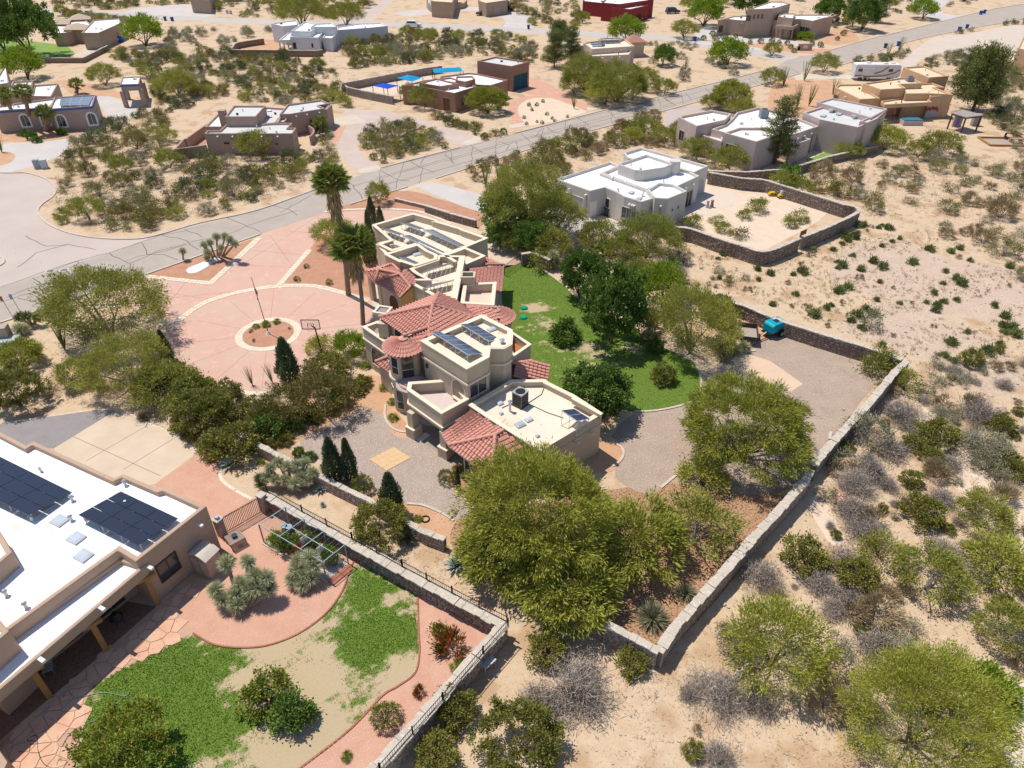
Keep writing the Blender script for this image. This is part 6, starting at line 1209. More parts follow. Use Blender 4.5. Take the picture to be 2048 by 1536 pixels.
# clothes on wall (purple cloth)
P=GP(Z('w',(1350,985),(1465,1000))); t=thing('purple_gate','purple painted double gate between white house and stone wall','gate',P[0]); 
for i in (0,1): MB().bar(P[0].lerp(P[1],i*.5+.02)+zz*.85,P[0].lerp(P[1],i*.5+.48)+zz*.85,.06,1.5).obj('gate_leaf',mat('gate_purple',(.20,.15,.30)),t,off=t.location)
# wooden frame gate with two posts at the sand yard
for a,b in ((207,1080),(238,1080)): t=thing('timber_post','dark timber post at the rear of the sand yard' if a<220 else 'second dark timber post at the rear of the sand yard','post',G(*Z('c',(a,b))[0])); MB().box((0,0,.8),(.15,.15,1.6)).obj('post',woodd,t)
t=thing('monument_sign','small brown block sign with a pale square before the pueblo house','sign',G(*Z('6',(828,400))[0])); MB().box((0,0,.8),(3.6,.5,1.6)).obj('block',s7,t); MB().box((0,-.27,.9),(1.2,.05,.8)).obj('panel',trimc,t); MB().box((-1.7,0,.5),(.8,.5,1)).obj('side_block',s7,t)
# garden umbrella (folded, pink striped) by the orange house
t=thing('folded_parasol','folded pink and purple parasol by the orange tan house','parasol',G(*Z('8',(450,400))[0])); MB().tube((0,0,0),(0,0,2.6),.03).obj('pole',dark,t); MB().tube((0,0,1.0),(0,0,2.5),.32,.05,10).obj('canopy',mat('parasol_pink',(.42,.18,.25)),t)
# stakes and props near the wall corner
for i,(u,v,l) in enumerate(((1697,724,'upper thin garden stake near the wall corner'),(1722,748,'lower thin garden stake near the wall corner'))): t=thing('garden_stake',l,'stake',G(u,v)); MB().tube((0,0,0),(.1,0,1.0),.025,n=5).obj('stake',woodd,t)
# bright rubble and broken concrete in the wash
t=thing('rubble_pile','small pile of red and white rubble beyond the long wall','rubble',G(1681,997)); m=MB()
for k in range(26): m.box((rnd.gauss(0,.45),rnd.gauss(0,.35),.08),(rnd.uniform(.1,.35),rnd.uniform(.1,.3),rnd.uniform(.08,.2)),rnd.uniform(0,3))
m.obj('stone',mat('rubble_red',(.55,.25,.17),(.66,.45,.36),sc=4),t)
t=thing('concrete_block','white broken block beside a dead bush','block',G(1725,1027),.8); MB().box((0,0,.15),(.5,.28,.25)).obj('block',trimw,t)
rk=MB()
for k in range(1500):
    u=rnd.uniform(1150,2100); v=rnd.uniform(500,1560)
    if u<1320+(1310-v)*.55 and v<1310 and v>720: continue
    if v<720 and u<1700: continue
    p=G(u,v); s=rnd.uniform(.03,.10)*(1+.8*(rnd.random()<.08)); rk.box((p.x,p.y,s*.3),(s*1.4,s,s*.8),rnd.uniform(0,3))
tag(rk.obj('pebble',mat('pebble',(.55,.46,.38),(.42,.34,.28),sc=1),kind='stuff'))
# ================= plants
class LV:
    def __init__(s): s.V=[];s.F=[];s.T=[];s.M=[];s.n=0
    def quads(s,c,d,L,w,t,mi=0,fold=.0):
        n=len(c); d=d/np.maximum(np.linalg.norm(d,axis=1,keepdims=True),1e-6); r=rng.normal(size=(n,3)); sd=np.cross(d,r); sd/=np.maximum(np.linalg.norm(sd,axis=1,keepdims=True),1e-6)
        L=np.broadcast_to(np.asarray(L,float),(n,))[:,None]; w=np.broadcast_to(np.asarray(w,float),(n,))[:,None]
        m=c+d*L*.45; s.V.append(np.stack([c,m+sd*w/2,c+d*L,m-sd*w/2],1).reshape(-1,3)); s.F.append(np.arange(4*n).reshape(n,4)+s.n); s.n+=4*n; s.T.append(np.broadcast_to(np.asarray(t,float),(n,))); s.M.append(np.full(n,mi))
    def tube(s,p,q,r0,r1,t=.5,mi=1,n=5):
        m=MB().tube(p,q,r0,r1,n); V=np.array([tuple(x) for x in m.v]); F=[f for f in m.f if len(f)==4]
        s.V.append(V); s.F.append(np.array(F)+s.n); s.n+=len(V); s.T.append(np.full(len(F),t)); s.M.append(np.full(len(F),mi))
    def mesh(s,name,mats): return raw_mesh(name,np.concatenate(s.V),np.concatenate(s.F),mats,np.concatenate(s.T),np.concatenate(s.M))
def unit(n,zmin=-1):
    v=rng.normal(size=(int(n*3)+20,3)); v/=np.linalg.norm(v,axis=1,keepdims=True); return v[v[:,2]>zmin][:n]
def crown(lv,R_,H,zc,ncl,per,cr,ll,lw,out=1.,up=.2,jit=.7,shell=.62,lobes=5,squash=1,mi=0,low=-.25):
    """clumps of leaves on and inside a lobed ellipsoid"""
    d=unit(ncl,low); ld=unit(lobes,-.2); ls=rng.uniform(.6,1.,len(ld))
    lob=np.max(np.clip(d@ld.T,0,1)**3*ls,axis=1); rad=(.72+.36*lob)*(shell+(1-shell)*rng.uniform(0,1,len(d))**.45)*rng.uniform(.86,1.08,len(d))
    c=d*rad[:,None]*np.array([R_,R_,H]); c[:,2]+=zc; k=len(c); ct=rng.uniform(0,1,k)
    cs=cr*rng.uniform(.6,1.3,k)
    off=rng.normal(size=(k,per,3))*cs[:,None,None]*np.array([.55,.55,.42*squash]); P=(c[:,None,:]+off).reshape(-1,3)
    D=(np.repeat(d,per,axis=0)*out+off.reshape(-1,3)/np.repeat(cs,per)[:,None]*.6+rng.normal(size=(k*per,3))*jit); D[:,2]+=up
    P[:,2]=np.maximum(P[:,2],.05)
    lv.quads(P,D,ll*rng.uniform(.6,1.3,k*per),lw*rng.uniform(.7,1.3,k*per),np.clip(np.repeat(ct,per)*.45+rng.uniform(0,.55,k*per),0,1),mi)
    return c
def limbs(lv,c,n,r,zfork=.3,mi=1,lean=.2):
    if len(c)==0: return
    b=Vector((0,0,0))
    for i in range(n):
        e=Vector(c[rng.integers(len(c))]); e=e*.85; m=Vector((e.x*.35+rnd.uniform(-.1,.1),e.y*.35+rnd.uniform(-.1,.1),e.z*zfork+.1)); 
        lv.tube(b+Vector((rnd.uniform(-1,1)*r*.6,rnd.uniform(-1,1)*r*.6,-.05)),m,r,r*.65,mi=mi); lv.tube(m,e,r*.65,r*.2,mi=mi)
        for k in range(2):
            e2=Vector(c[rng.integers(len(c))])*.9; lv.tube(m.lerp(e,.4),m.lerp(e,.4).lerp(e2,.6),r*.35,r*.1,mi=mi,n=4)
bark=mat('bark',(.12,.085,.06),(.18,.13,.10),sc=6,obj=True); twig=leafmat('twig',(.22,.18,.155),(.43,.365,.31),.0,hue=.3); barkg=mat('bark_grey',(.30,.26,.23),(.22,.19,.17),sc=6,obj=True)
Lm=dict(
 tar=leafmat('tarbush_leaf',(.09,.105,.04),(.21,.22,.09),.2), acac=leafmat('acacia_leaf',(.20,.19,.075),(.38,.34,.15),.25), creo=leafmat('creosote_leaf',(0.14,0.124,0.0329),(0.329,0.279,0.0824),.2), mesq=leafmat('mesquite_leaf',(.19,.21,.04),(.46,.44,.10),.3), big=leafmat('feather_leaf',(.18,.21,.03),(.50,.48,.085),.32,hue=.2),
 pv=leafmat('paloverde_leaf',(.24,.26,.035),(.52,.52,.095),.35,hue=.25), dark=leafmat('broad_leaf',(.075,.14,.028),(.21,.31,.055),.25), jun=leafmat('juniper_leaf',(.085,.115,.055),(.22,.27,.13),.1),
 sage=leafmat('sage_leaf',(0.217,0.211,0.128),(0.397,0.372,0.244),.15), pine=leafmat('pine_leaf',(.08,.105,.03),(.22,.235,.065),.1), round=leafmat('hedge_leaf',(0.122,0.138,0.0229),(0.305,0.305,0.061),.15),
 gold=leafmat('golden_leaf',(.14,.145,.028),(.33,.31,.07),.25), lemon=leafmat('lemon_leaf',(.12,.155,.02),(.29,.31,.045),.25,flower=(.52,.46,.06),ft=.86), flame=leafmat('flame_leaf',(.10,.07,.02),(.24,.13,.03),.2,flower=(.62,.17,.02),ft=.62),
 yflow=leafmat('bell_leaf',(.11,.15,.02),(.26,.28,.04),.2,flower=(.70,.36,.03),ft=.68), bright=leafmat('bright_leaf',(0.121,0.201,0.0403),(0.322,0.416,0.107),.25,flower=(.66,.56,.50),ft=.95), lime=leafmat('lime_leaf',(.16,.24,.02),(.33,.42,.04),.35), dead=twig, brush=leafmat('dry_brush_leaf',(0.281,0.21,0.12),(0.505,0.393,0.224),.1), tuft=leafmat('tuft_leaf',(.13,.17,.055),(.26,.29,.10),.2),
 yuc=leafmat('yucca_blade',(.36,.37,.20),(.66,.65,.42),.1,hue=.2), sot=leafmat('sotol_blade',(.20,.20,.12),(.36,.34,.22),.1), greeny=leafmat('green_yucca_blade',(.11,.15,.04),(.24,.27,.09),.1), grass=leafmat('straw',(.42,.33,.17),(.60,.48,.28),.2))
PROTO={}
def bushmesh(k,w,v):
    """w: nominal width in metres"""
    lv=LV(); r=w/2; A=w*w
    P=dict(tar=(.66,.34,.15,.06,30,1.0),acac=(.58,.34,.17,.04,34,.85),creo=(.62,.36,.16,.055,30,1.0),mesq=(.62,.30,.20,.05,38,.8),pv=(.60,.32,.22,.045,38,.8),big=(.60,.24,.30,.055,44,.75),dark=(.78,.30,.18,.10,44,.95),sage=(.62,.30,.14,.035,44,.9),round=(.72,.2,.10,.05,70,1.0),
      gold=(.66,.26,.16,.07,44,1.),lemon=(.74,.26,.17,.075,34,1.),flame=(.72,.3,.20,.06,40,1.),yflow=(.8,.25,.16,.07,34,1.),bright=(.7,.28,.20,.11,34,.9),lime=(.66,.28,.22,.06,40,.9),brush=(.55,.3,.2,.035,40,1.),tuft=(.6,.2,.14,.05,30,1.),pine=(1.1,.22,.22,.04,60,.9))[k]
    hr,cr,ll,lw,per,dens=P; H=w*hr; A=3.2*r*r+4*r*H*.6; per=int(per*1.75); ncl=max(9,int(A*dens*3.1)); lw=lw*1.5; ll=ll*1.08
    if k in('big','pv','mesq') and w>7: ncl=int(ncl*1.1); per=int(per*1.45); lw*=.72; ll*=.9
    if w>3.6 and k not in('round',): zc=H*.42; h=H*.55
    else: zc=H*.30; h=H*.68
    if k=='round': ncl=int(A*14); c=crown(lv,r*.93,h*1.05,zc,ncl,30,.14,.09,.05,1,.1,.5,shell=.93,lobes=1)
    elif k in('big',): c=crown(lv,r,h,zc,ncl,per,cr*1.8,ll,lw,1.,-.15,.45,shell=.5,lobes=11,squash=.8,low=-.3)
    elif k in('pv','mesq','lime') : c=crown(lv,r,h,zc,ncl,per,cr*1.5,ll,lw,.9,.25,.55,shell=.5,lobes=8,squash=.8)
    elif k in('flame','brush','tuft'): c=crown(lv,r*.9,h,zc,ncl,per,cr,ll*1.4,lw*.8,1.6,.7,.3,shell=.5,lobes=6)
    else: c=crown(lv,r,h,zc,ncl,per,cr*1.15,ll,lw,.8,.2,.7,shell=.5,lobes=7)
    if w<3.6:
        nst=int(10+w*6); 
        for i in range(nst): e=Vector(c[rng.integers(len(c))]); lv.tube((e.x*.08,e.y*.08,0),tuple(e*.92),.018+w*.004,.006,mi=1,n=3)
        return lv.mesh(k+'_bush',[Lm[k],twig if k in('creo','sage','brush','dead','acac','tar') else bark]),None
    tr=LV(); limbs(tr,c,4 if w<7 else 6,.04+w*.011,.42,mi=0)
    return lv.mesh(k+'_crown',[Lm[k]]),tr.mesh(k+'_limbs',[bark if k!='mesq' else barkg])
def deadmesh(w,v):
    lv=LV(); r=w/2; nc=int(16*w); d=unit(nc,-.05); rad=rng.uniform(.3,1,len(d))*rng.uniform(.75,1.05,len(d)); c=d*rad[:,None]*np.array([r,r*rnd.uniform(.75,1),r*.8]); c[:,2]+=.12
    for i in range(len(c)):
        n=62; t=rng.uniform(0,1); P=c[i][None]+rng.normal(size=(n,3))*np.array([.3,.3,.2])*(.55+w*.12); P[:,2]=np.maximum(P[:,2],.03); lv.quads(P,d[i][None]*.5+rng.normal(size=(n,3))*.8,rng.uniform(.2,.6,n)*(.6+w*.12),.03,np.clip(t*.6+rng.uniform(0,.5,n),0,1),0)
    for i in range(int(14+w*5)): e=Vector(c[rng.integers(len(c))]); m=e*.5+Vector((rnd.uniform(-.2,.2),rnd.uniform(-.2,.2),.1)); lv.tube((0,0,0),m,.04,.025,.95,0,4); lv.tube(m,e*1.05,.025,.008,.95,0,3)
    return lv.mesh('dead_bush',[Lm['dead']]),None
def conifer(w,hr,k='jun'):
    lv=LV(); H=w*hr; n=int(w*H*620+500); z=rng.uniform(0,1,n)**.9; a=rng.uniform(0,6.28,n); lob=.78+.22*np.sin(a*3+z*5)*np.sin(a*5-z*9+1); rr=(w/2)*np.sin(np.clip(.18+z*.82,0,1)*np.pi)**.75*(1-.45*z)*1.15*lob*rng.uniform(.6,1.15,n)
    P=np.stack([rr*np.cos(a),rr*np.sin(a),z*H*.97+.05],1); D=np.stack([np.cos(a)*.5,np.sin(a)*.5,np.full(n,1.1)],1)+rng.normal(size=(n,3))*.3
    lv.quads(P,D,.30,.07,np.clip(.5+.35*np.sin(a*5+z*7)+rng.normal(0,.2,n),0,1)); tr=LV(); tr.tube((0,0,0),(0,0,H*.8),w*.06,.02,mi=0)
    return lv.mesh('conifer_crown',[Lm[k]]),tr.mesh('conifer_trunk',[bark])
def pinem(w,hr):
    lv=LV(); H=w*hr; tr=LV(); tr.tube((0,0,0),(0,0,H*.9),w*.04,.05,mi=0)
    for i in range(40):
        z=.12+.86*(i/40); L=w*.6*(1-z*.58)*rnd.uniform(.7,1.15); a=i*2.4+rnd.uniform(-.3,.3); b=Vector((0,0,z*H*.92)); e=b+Vector((math.cos(a)*L,math.sin(a)*L,L*.28)); tr.tube(b,e,.05,.02,mi=0,n=4); n=int(190*max(L,.8)); t=rng.uniform(.2,1.05,n)
        P=np.array(b)[None]+(np.array(e)-np.array(b))[None]*t[:,None]+rng.normal(size=(n,3))*np.array([.33,.33,.22])*(.5+w*.09); lv.quads(P,rng.normal(size=(n,3))+np.array([math.cos(a),math.sin(a),.6]),.30,.07,np.clip(rng.normal(.5,.22,n)+rnd.uniform(-.2,.2),0,1))
    return lv.mesh('pine_crown',[Lm['pine']]),tr.mesh('pine_trunk',[bark])
REG=[]   # (object, size word, kind phrase, u, v)
def place(me,name,u,v,s,rz=None,cat=None,sz=1,z=0,label=None,group=None,world=None,zs=None,phrase=None,size=None):
    """me: (mesh, trunk mesh or None). world xy or pixel foot point"""
    p=world or G(u,v); rz=rnd.uniform(0,6.28) if rz is None else rz; sc=(s,s,s*(zs or 1))
    if me[1] is None: o=bpy.data.objects.new(name,me[0]); COL.objects.link(o)
    else:
        o=bpy.data.objects.new(name,None); COL.objects.link(o); o.empty_display_size=.4
        for nm,m in (('crown',me[0]),('trunk',me[1])): c=bpy.data.objects.new(nm,m); COL.objects.link(c); c.parent=o
    o.location=(p.x,p.y,z); o.rotation_euler=(0,0,rz); o.scale=sc; o['category']=cat
    if group: o['group']=group
    if label: o['label']=label
    else: uu,vv=PX((p.x,p.y,0)); REG.append([o,size,phrase,uu,vv])
    return o
KIND=dict(tar=('tarbush','bush','dark green tarbush','dark tarbushes of the desert lots',(1.7,3.1)),acac=('acacia_shrub','shrub','tan green acacia shrub','acacia shrubs of the desert lots',(1.7,3.4)),creo=('creosote_bush','bush','olive creosote bush','creosote bushes on the desert lots',(1.7,3.1,6.5)),mesq=('mesquite_shrub','shrub','grey green mesquite',"mesquite shrubs of the desert lots",(2.6,5.0,8.5)),big=('mesquite_tree','tree','feathery green mesquite tree','feathery mesquite trees',(6.,10.5)),
 pv=('palo_verde','tree','yellow green palo verde','palo verde trees',(3.4,6.5,9.5)),dark=('broadleaf_tree','tree','dark green broadleaf tree','dark leafy trees',(2.6,6.0)),sage=('sagebrush','bush','silvery sage bush','sage bushes of the desert lots',(1.6,3.2)),round=('clipped_shrub','shrub','round clipped shrub','clipped round shrubs',(1.2,2.2)),
 gold=('golden_shrub','shrub','golden olive shrub','golden olive shrubs',(3.2,6.)),lemon=('flowering_bush','bush','yellow flecked green bush','yellow flecked bushes',(3.,5.)),flame=('flowering_shrub','shrub','orange tipped shrub','orange flowering shrubs',(1.8,)),yflow=('flowering_shrub','shrub','yellow flowered green shrub','yellow flowering shrubs',(.9,)),
 bright=('flowering_tree','tree','bright green white flecked tree','bright green trees',(5.,)),lime=('green_shrub','shrub','lime green leafy shrub','lime green shrubs',(2.4,4.5)),brush=('dry_brush','bush','straw coloured dry bush','dry straw bushes',(1.4,2.6)),dead=('dead_bush','bush','leafless grey dead bush','grey leafless bushes',(2.2,3.6)),tuft=('green_tuft','plant','dark green tuft','green tufts on the stony field',(.6,)))
def getp(k,w):
    ws=KIND[k][4]; i=min(range(len(ws)),key=lambda j:abs(math.log(ws[j]/w)))
    if (k,i) not in PROTO:
        nv=3 if ws[i]<3.6 else 2; nv=4 if k=='creo' else nv
        PROTO[(k,i)]=[(deadmesh(ws[i],v) if k=='dead' else bushmesh(k,ws[i],v)) for v in range(nv)]
    return rnd.choice(PROTO[(k,i)]),w/ws[i]
HR=dict(tar=.66,acac=.58,creo=.62,mesq=.62,pv=.6,big=.6,dark=.78,sage=.62,round=.72,gold=.66,lemon=.74,flame=.72,yflow=.8,bright=.7,lime=.66,brush=.55,dead=.45,tuft=.6)
def pl(k,u,v,wpx,label=None,zs=1,maxw=99):
    """plant whose picture blob is centred at u,v and wpx wide"""
    w=wpx/PPM(v)
    for _ in range(2): c=G(u,v,w*HR[k]*zs*.42); w=wpx/PPM(PX((c.x,c.y,0))[1])*.97
    w=min(w,maxw); me,s=getp(k,w); n,cat,ph,grp,_w=KIND[k]; big=w>(7 if k in('mesq','big','pv','dark') else 2.9); size='large' if big else ('small' if w<(3.2 if k in('mesq','pv','dark','big') else 1.7) else 'medium')
    return place(me,n if not(k=='mesq' and w>6) else 'mesquite_tree',0,0,s,cat=cat if not(k=='mesq' and w>6) else 'tree',world=c,label=label,zs=zs,phrase=ph,size=size,group=grp)
# ---- named plants
for k,u,v,w,*r in (
 ('big',1075,1035,335,'largest feathery mesquite, covering the low corner of the garage wing',1.25),('big',1010,1110,200,'feathery mesquite at the left foot of the largest one, over the sandy strip'),('big',1130,1175,215,'feathery mesquite hanging over the lowest wall corner'),('big',1270,1085,215,'feathery mesquite right of the largest one'),('mesq',1390,1055,170,'grey green mesquite leaning by the middle of the long right wall'),
 ('big',1490,860,270,'broad mesquite tree on the gravel yard before the long right wall',1.1),('pv',1405,950,105,'lime yellow palo verde between the two big mesquites'),('mesq',1390,652,185,'dark grey green mesquite between lawn and utility trailer',1.35),('lime',1328,580,105,'bright yellow green palo verde behind the lawn trees',1.4),
 ('dark',1228,625,142,'tallest dark broadleaf tree on the lawn',1.6),('dark',1163,555,96,'dark broadleaf tree behind the lawn, left of the tallest',1.5),('dark',1131,663,58,'small round lawn tree standing alone near the septic lids',1.1),('dark',1200,790,150,'broad dark tree beside the garage roof parapet',1.1),('dark',1311,690,30,'thin young tree at the lawn edge under the dark mesquite',1.5),('gold',1325,748,58,'pale olive shrub standing alone in the round end of the lawn'),
 ('mesq',1050,410,185,'tall olive mesquite beyond the north wing',1.4),('dark',1065,480,85,'dark hedge like tree nearer the side gate',1.2),('mesq',1100,490,90,'olive mesquite overhanging the side gate wall',1.3),('bright',1012,437,105,'bright green white flecked tree over the side drive hedge',1.3),('mesq',1108,435,125,'olive mesquite between side drive and white house',1.4),('dark',1000,475,70,'dark hedge like tree along the side drive'),('mesq',1040,480,90,'dark olive mesquite above the side drive gate'),
 ('pv',668,470,95,'pale yellow palo verde tangled behind the two tall palms'),('mesq',756,388,55,'olive tree in the red bed by the road, beside the tall palm',1.3),('mesq',205,620,255,'huge spreading mesquite beside the road and pink drive'),('mesq',250,735,190,'yellowish mesquite below the huge spreading one'),('mesq',335,775,140,'grey green mesquite in the hedge row left of the pink circle'),('gold',405,825,140,'golden olive thicket at the head of the concrete drive'),('gold',465,885,110,'golden olive shrub above the agave bed'),
 ('creo',560,815,120,'brown olive thicket along the front of the gravel yard, left half',1.1),('creo',640,790,150,'brown olive thicket along the front of the gravel yard, right half',1.15),('gold',655,745,110,'golden brown thicket between pink circle and house'),('lime',700,695,80,'lime green shrub under the west balcony'),('pv',640,690,60,'pale wispy palo verde beside the basketball hoop'),('big',35,712,95,'green tree with leaning trunk near the left edge'),('gold',30,785,120,'round golden shrub at the left edge below the leaning tree'),
 ('gold',755,1050,130,'large golden green bush in the sandy strip by the low wall'),('round',891,952,44,'round clipped shrub before the garage window'),('round',918,938,34,'smaller round clipped shrub behind the first by the garage window'),('round',726,968,56,'broad clipped shrub between the junipers on the gravel yard'),('round',768,1432,76,'large clipped dome shrub on the salmon bed',1.0),
 ('lemon',530,1385,105,'yellow flecked bush in the middle of the worn lawn'),('dark',585,1425,85,'dark green bush tucked behind the yellow flecked one on the lawn'),('lemon',245,1500,190,'wide yellow flecked bush at the lower lawn edge'),('flame',905,1290,64,'orange tipped shrub on the salmon bed near the wall corner'),('yflow',877,1259,28,'small yellow flowered shrub above the orange one'),('lime',912,1330,28,'small lime shrub below the orange one'),('flame',840,1381,28,'small rusty shrub alone on the salmon bed'),('lime',693,1511,22,'tiny green shrub in a ring at the bottom of the salmon bed'),
 ('gold',905,1415,100,'golden bush outside the iron fenced wall'),('gold',1045,1480,195,'large golden thicket at the bottom edge'),('gold',870,1505,100,'golden bush at the bottom edge beside the fenced wall'),('dead',1150,1370,165,'largest leafless grey bush at the bottom centre'),('gold',1092,1295,90,'golden bush beyond the fenced wall corner'),('gold',1262,1322,72,'golden bush alone below the lowest wall corner'),('dead',1085,1400,90,'leafless grey bush left of the largest one'),
 ('dead',1525,1152,96,'round leafless bush just outside the long wall'),('pv',1555,1290,215,'yellow green palo verde beyond the lowest corner path',1.25),('sage',1482,1290,95,'silvery bush left of the yellow green palo verde'),('dead',1438,1385,130,'leafless bush with a fallen pale log in front'),('dead',1515,1400,75,'small leafless bush under the palo verde'),('gold',1615,1108,98,'golden bush on the slope outside the long wall'),('dead',1642,1170,72,'leafless bush below the golden slope bush'),('dead',1672,1222,60,'dark leafless bush further down the slope'),('gold',1718,1150,90,'olive bush right of the dark leafless ones'),
 ('dead',1735,1055,92,'leafless bush beside the white broken block'),('sage',1795,1290,92,'pale silvery bush between the big green shrubs at lower right'),('dead',1712,962,90,'leafless bush above the rubble pile'),('sage',1742,862,100,'silvery bush against the outside of the long wall'),('gold',1845,1020,90,'dark olive bush on the pale wash'),('gold',1875,868,85,'brown olive bush above the pale wash'),('dead',1895,925,60,'leafless bush on the pale wash'),
 ('mesq',1865,1150,150,'green mesquite on the lower right slope'),('pv',2005,1120,140,'green palo verde at the right edge, upper of two'),('mesq',2020,1260,140,'dark mesquite at the right edge, lower of two'),('pv',1850,1430,345,'giant yellow green palo verde filling the lower right corner',1.15),('lime',1975,1375,110,'vivid lime shrub right of the giant palo verde'),('mesq',1765,1100,90,'grey mesquite behind the green one on the slope'),('mesq',1970,1030,120,'dark olive mesquite by the bleached ground at right'),('sage',1985,900,110,'silvery bush near the right edge above the wash'),
 ('dead',1815,828,90,'flattened leafless bush near the wall corner'),('mesq',1760,722,78,'green tree growing over the wall corner'),('mesq',1812,765,64,'green shrub outside the wall corner'),('brush',1655,1405,105,'brown brushy bush beside the giant palo verde'),('gold',1388,1500,50,'golden bush at the bottom edge below the log'),('dead',1435,1520,85,'leafless bush at the bottom edge'),('jun',0,0,0) if 0 else ('dead',1790,900,70,'leafless bush between silvery and brown bushes'),('mesq',1700,1420,70,'small olive mesquite left of the giant palo verde'),('dead',1960,820,90,'leafless bush near the right edge above the wash'),('dead',1700,1190,60,'leafless bush between the slope mesquites'),
 ('mesq',1295,480,150,'broad olive mesquite outside the front wall of the sand yard'),('mesq',1195,475,95,'olive shrub below the service slab of the white house'),('mesq',1245,505,85,'dull olive mesquite above the lawn trees'),('gold',1440,620,85,'olive shrub by the dark wall behind the trailer'),('mesq',1085,520,60,'dark shrub near the side gate'),('creo',1340,560,60,'brown olive bush beside the bright palo verde'),
 ('dark',45,60,125,'huge dark tree over the far lawn at top left',1.3),('dark',-5,60,90,'dark tree cut by the top left corner',1.3),('lime',45,132,85,'bright leafy tree behind the arched house',1.1),('lime',285,66,85,'yellow green tree beside the tan hip roofed house'),('mesq',205,152,70,'green mesquite left of the gate pavilion'),('mesq',350,170,95,'broad green mesquite right of the gate pavilion'),
 ('mesq',1172,152,120,'left part of the mesquite thicket before the cream house'),('mesq',1235,170,130,'right part of the mesquite thicket before the cream house'),('mesq',1290,160,70,'mesquite at the drive end of the thicket'),('dark',1328,112,50,'round green tree right of the cream house',1.1),('lime',1255,62,75,'pale green tree behind the cream house'),('big',975,203,88,'bright mesquite before the terracotta house, right one'),('mesq',925,185,60,'mesquite leaning on the terracotta house roof corner'),('mesq',848,195,72,'open mesquite before the terracotta house, left one'),('mesq',820,185,50,'thin mesquite beside the royal blue canopy'),
 ('mesq',508,290,82,'pale open mesquite before the mauve house'),('big',1462,192,92,'bright mesquite on the road side of the pale house'),('mesq',1545,155,55,'olive mesquite right of the bright roadside one'),('mesq',1650,128,62,'olive mesquite near the junction verge'),('lime',1458,107,78,'lime green tree on the corner lot across the road'),('mesq',1545,100,42,'grey small tree right of the lime one across the road'),('lime',1410,28,80,'yellow tree left of the pueblo house'),('mesq',1370,60,60,'olive tree behind the yellow one'),('dark',1730,30,75,'dark tree right of the pueblo house',1.2),('dark',1660,20,60,'dark tree behind the pueblo house',1.2),('dark',1500,8,70,'dark tree group behind the pueblo tower',1.1),('lime',1850,20,60,'pale tree beyond the junction at the top'),
 ('pv',1775,278,88,'yellow green palo verde beside the grey roofed wing'),('mesq',1840,300,60,'olive shrub right of the yellow green palo verde'),('mesq',1885,290,80,'brown olive thicket before the ramada'),('dark',1668,272,50,'dark leafy tree against the grey roofed wing',1.2),('mesq',1395,300,72,'silvery olive tree before the pale house, left one'),('mesq',1462,318,78,'silvery olive tree before the pale house, right one'),('pv',1700,300,60,'pale palo verde along the garden wall'),('dark',1580,350,50,'dark olive shrub at the foot of the pine'),
 ('mesq',1570,365,70,'olive mesquite outside the garden wall'),('mesq',1600,375,60,'smaller olive mesquite outside the garden wall'),('creo',1680,380,50,'round olive bush beside the sand yard corner'),('creo',1640,372,40,'low olive bush by the sand yard corner'),('bright',120,20,0) if 0 else ('mesq',600,25,110,'olive thicket across the street from the white stepped house'),('mesq',690,30,80,'olive thicket right of the first across the street')):
    pl(k,u,v,w,r[0],*(r[1:]))
pl('sage',1745,642,40,'ragged grey bush standing alone on the stony field',1.7)
pl('mesq',1288,650,70,'dark shrubby mesquite filling the gap right of the tallest lawn tree',1.4); pl('mesq',1285,545,70,'olive mesquite behind the bright palo verde',1.2); pl('gold',1262,560,60,'golden shrub between the two dark lawn trees',1.2); pl('mesq',1450,700,50,'olive shrub at the foot of the utility trailer')
for u,v,w,l in ((1515,413,44,'right rear'),(1490,430,30,'central'),(1435,441,30,'left'),(1450,456,34,'low left'),(1598,433,38,'far right upper'),(1580,445,32,'far right lower'),(1385,446,42,'house corner')): pl('mesq',u,v,w,l+' open desert shrub inside the walled sand yard')
pl('creo',1483,468,32,'twiggy shrub nearest the front wall inside the sand yard')
for u,v,w,l,k in ((1200,158,80,'upper middle clump of the thicket before the cream house','pv'),(1265,178,80,'lower right clump of the thicket before the cream house','mesq'),(1212,188,80,'lowest clump of the thicket before the cream house','pv'),(1150,170,70,'left end clump of the thicket before the cream house','mesq'),(1330,175,50,'last small clump of the thicket near the road','mesq'),(1480,215,60,'low green clump below the bright roadside mesquite','mesq'),(1425,205,50,'green clump left of the bright roadside mesquite','mesq'),
  (1290,255,60,'olive clump by the roadside above the white house','mesq'),(1330,272,60,'second olive clump by the roadside above the white house','mesq'),(1265,270,50,'third olive clump by the roadside above the white house','pv'),(150,745,90,'pale green mesquite between the leaning tree and the hedge row','mesq'),(425,890,70,'olive shrub beside the concrete drive corner','gold')): pl(k,u,v,w,l)
scatter_later=[([(1340,2),(1420,2),(1500,-20),(1640,-20),(2000,-60),(1900,2),(1780,24),(1700,60),(1680,30),(1660,8),(1500,-4),(1420,24),(1360,44)],34,[('dark',3),('mesq',4),('lime',1.5)],4,8.5,.26),([(560,0),(800,-20),(860,-10),(760,14),(600,26),(450,20),(440,0)],16,[('mesq',4),('lime',1)],4,8,.26)]
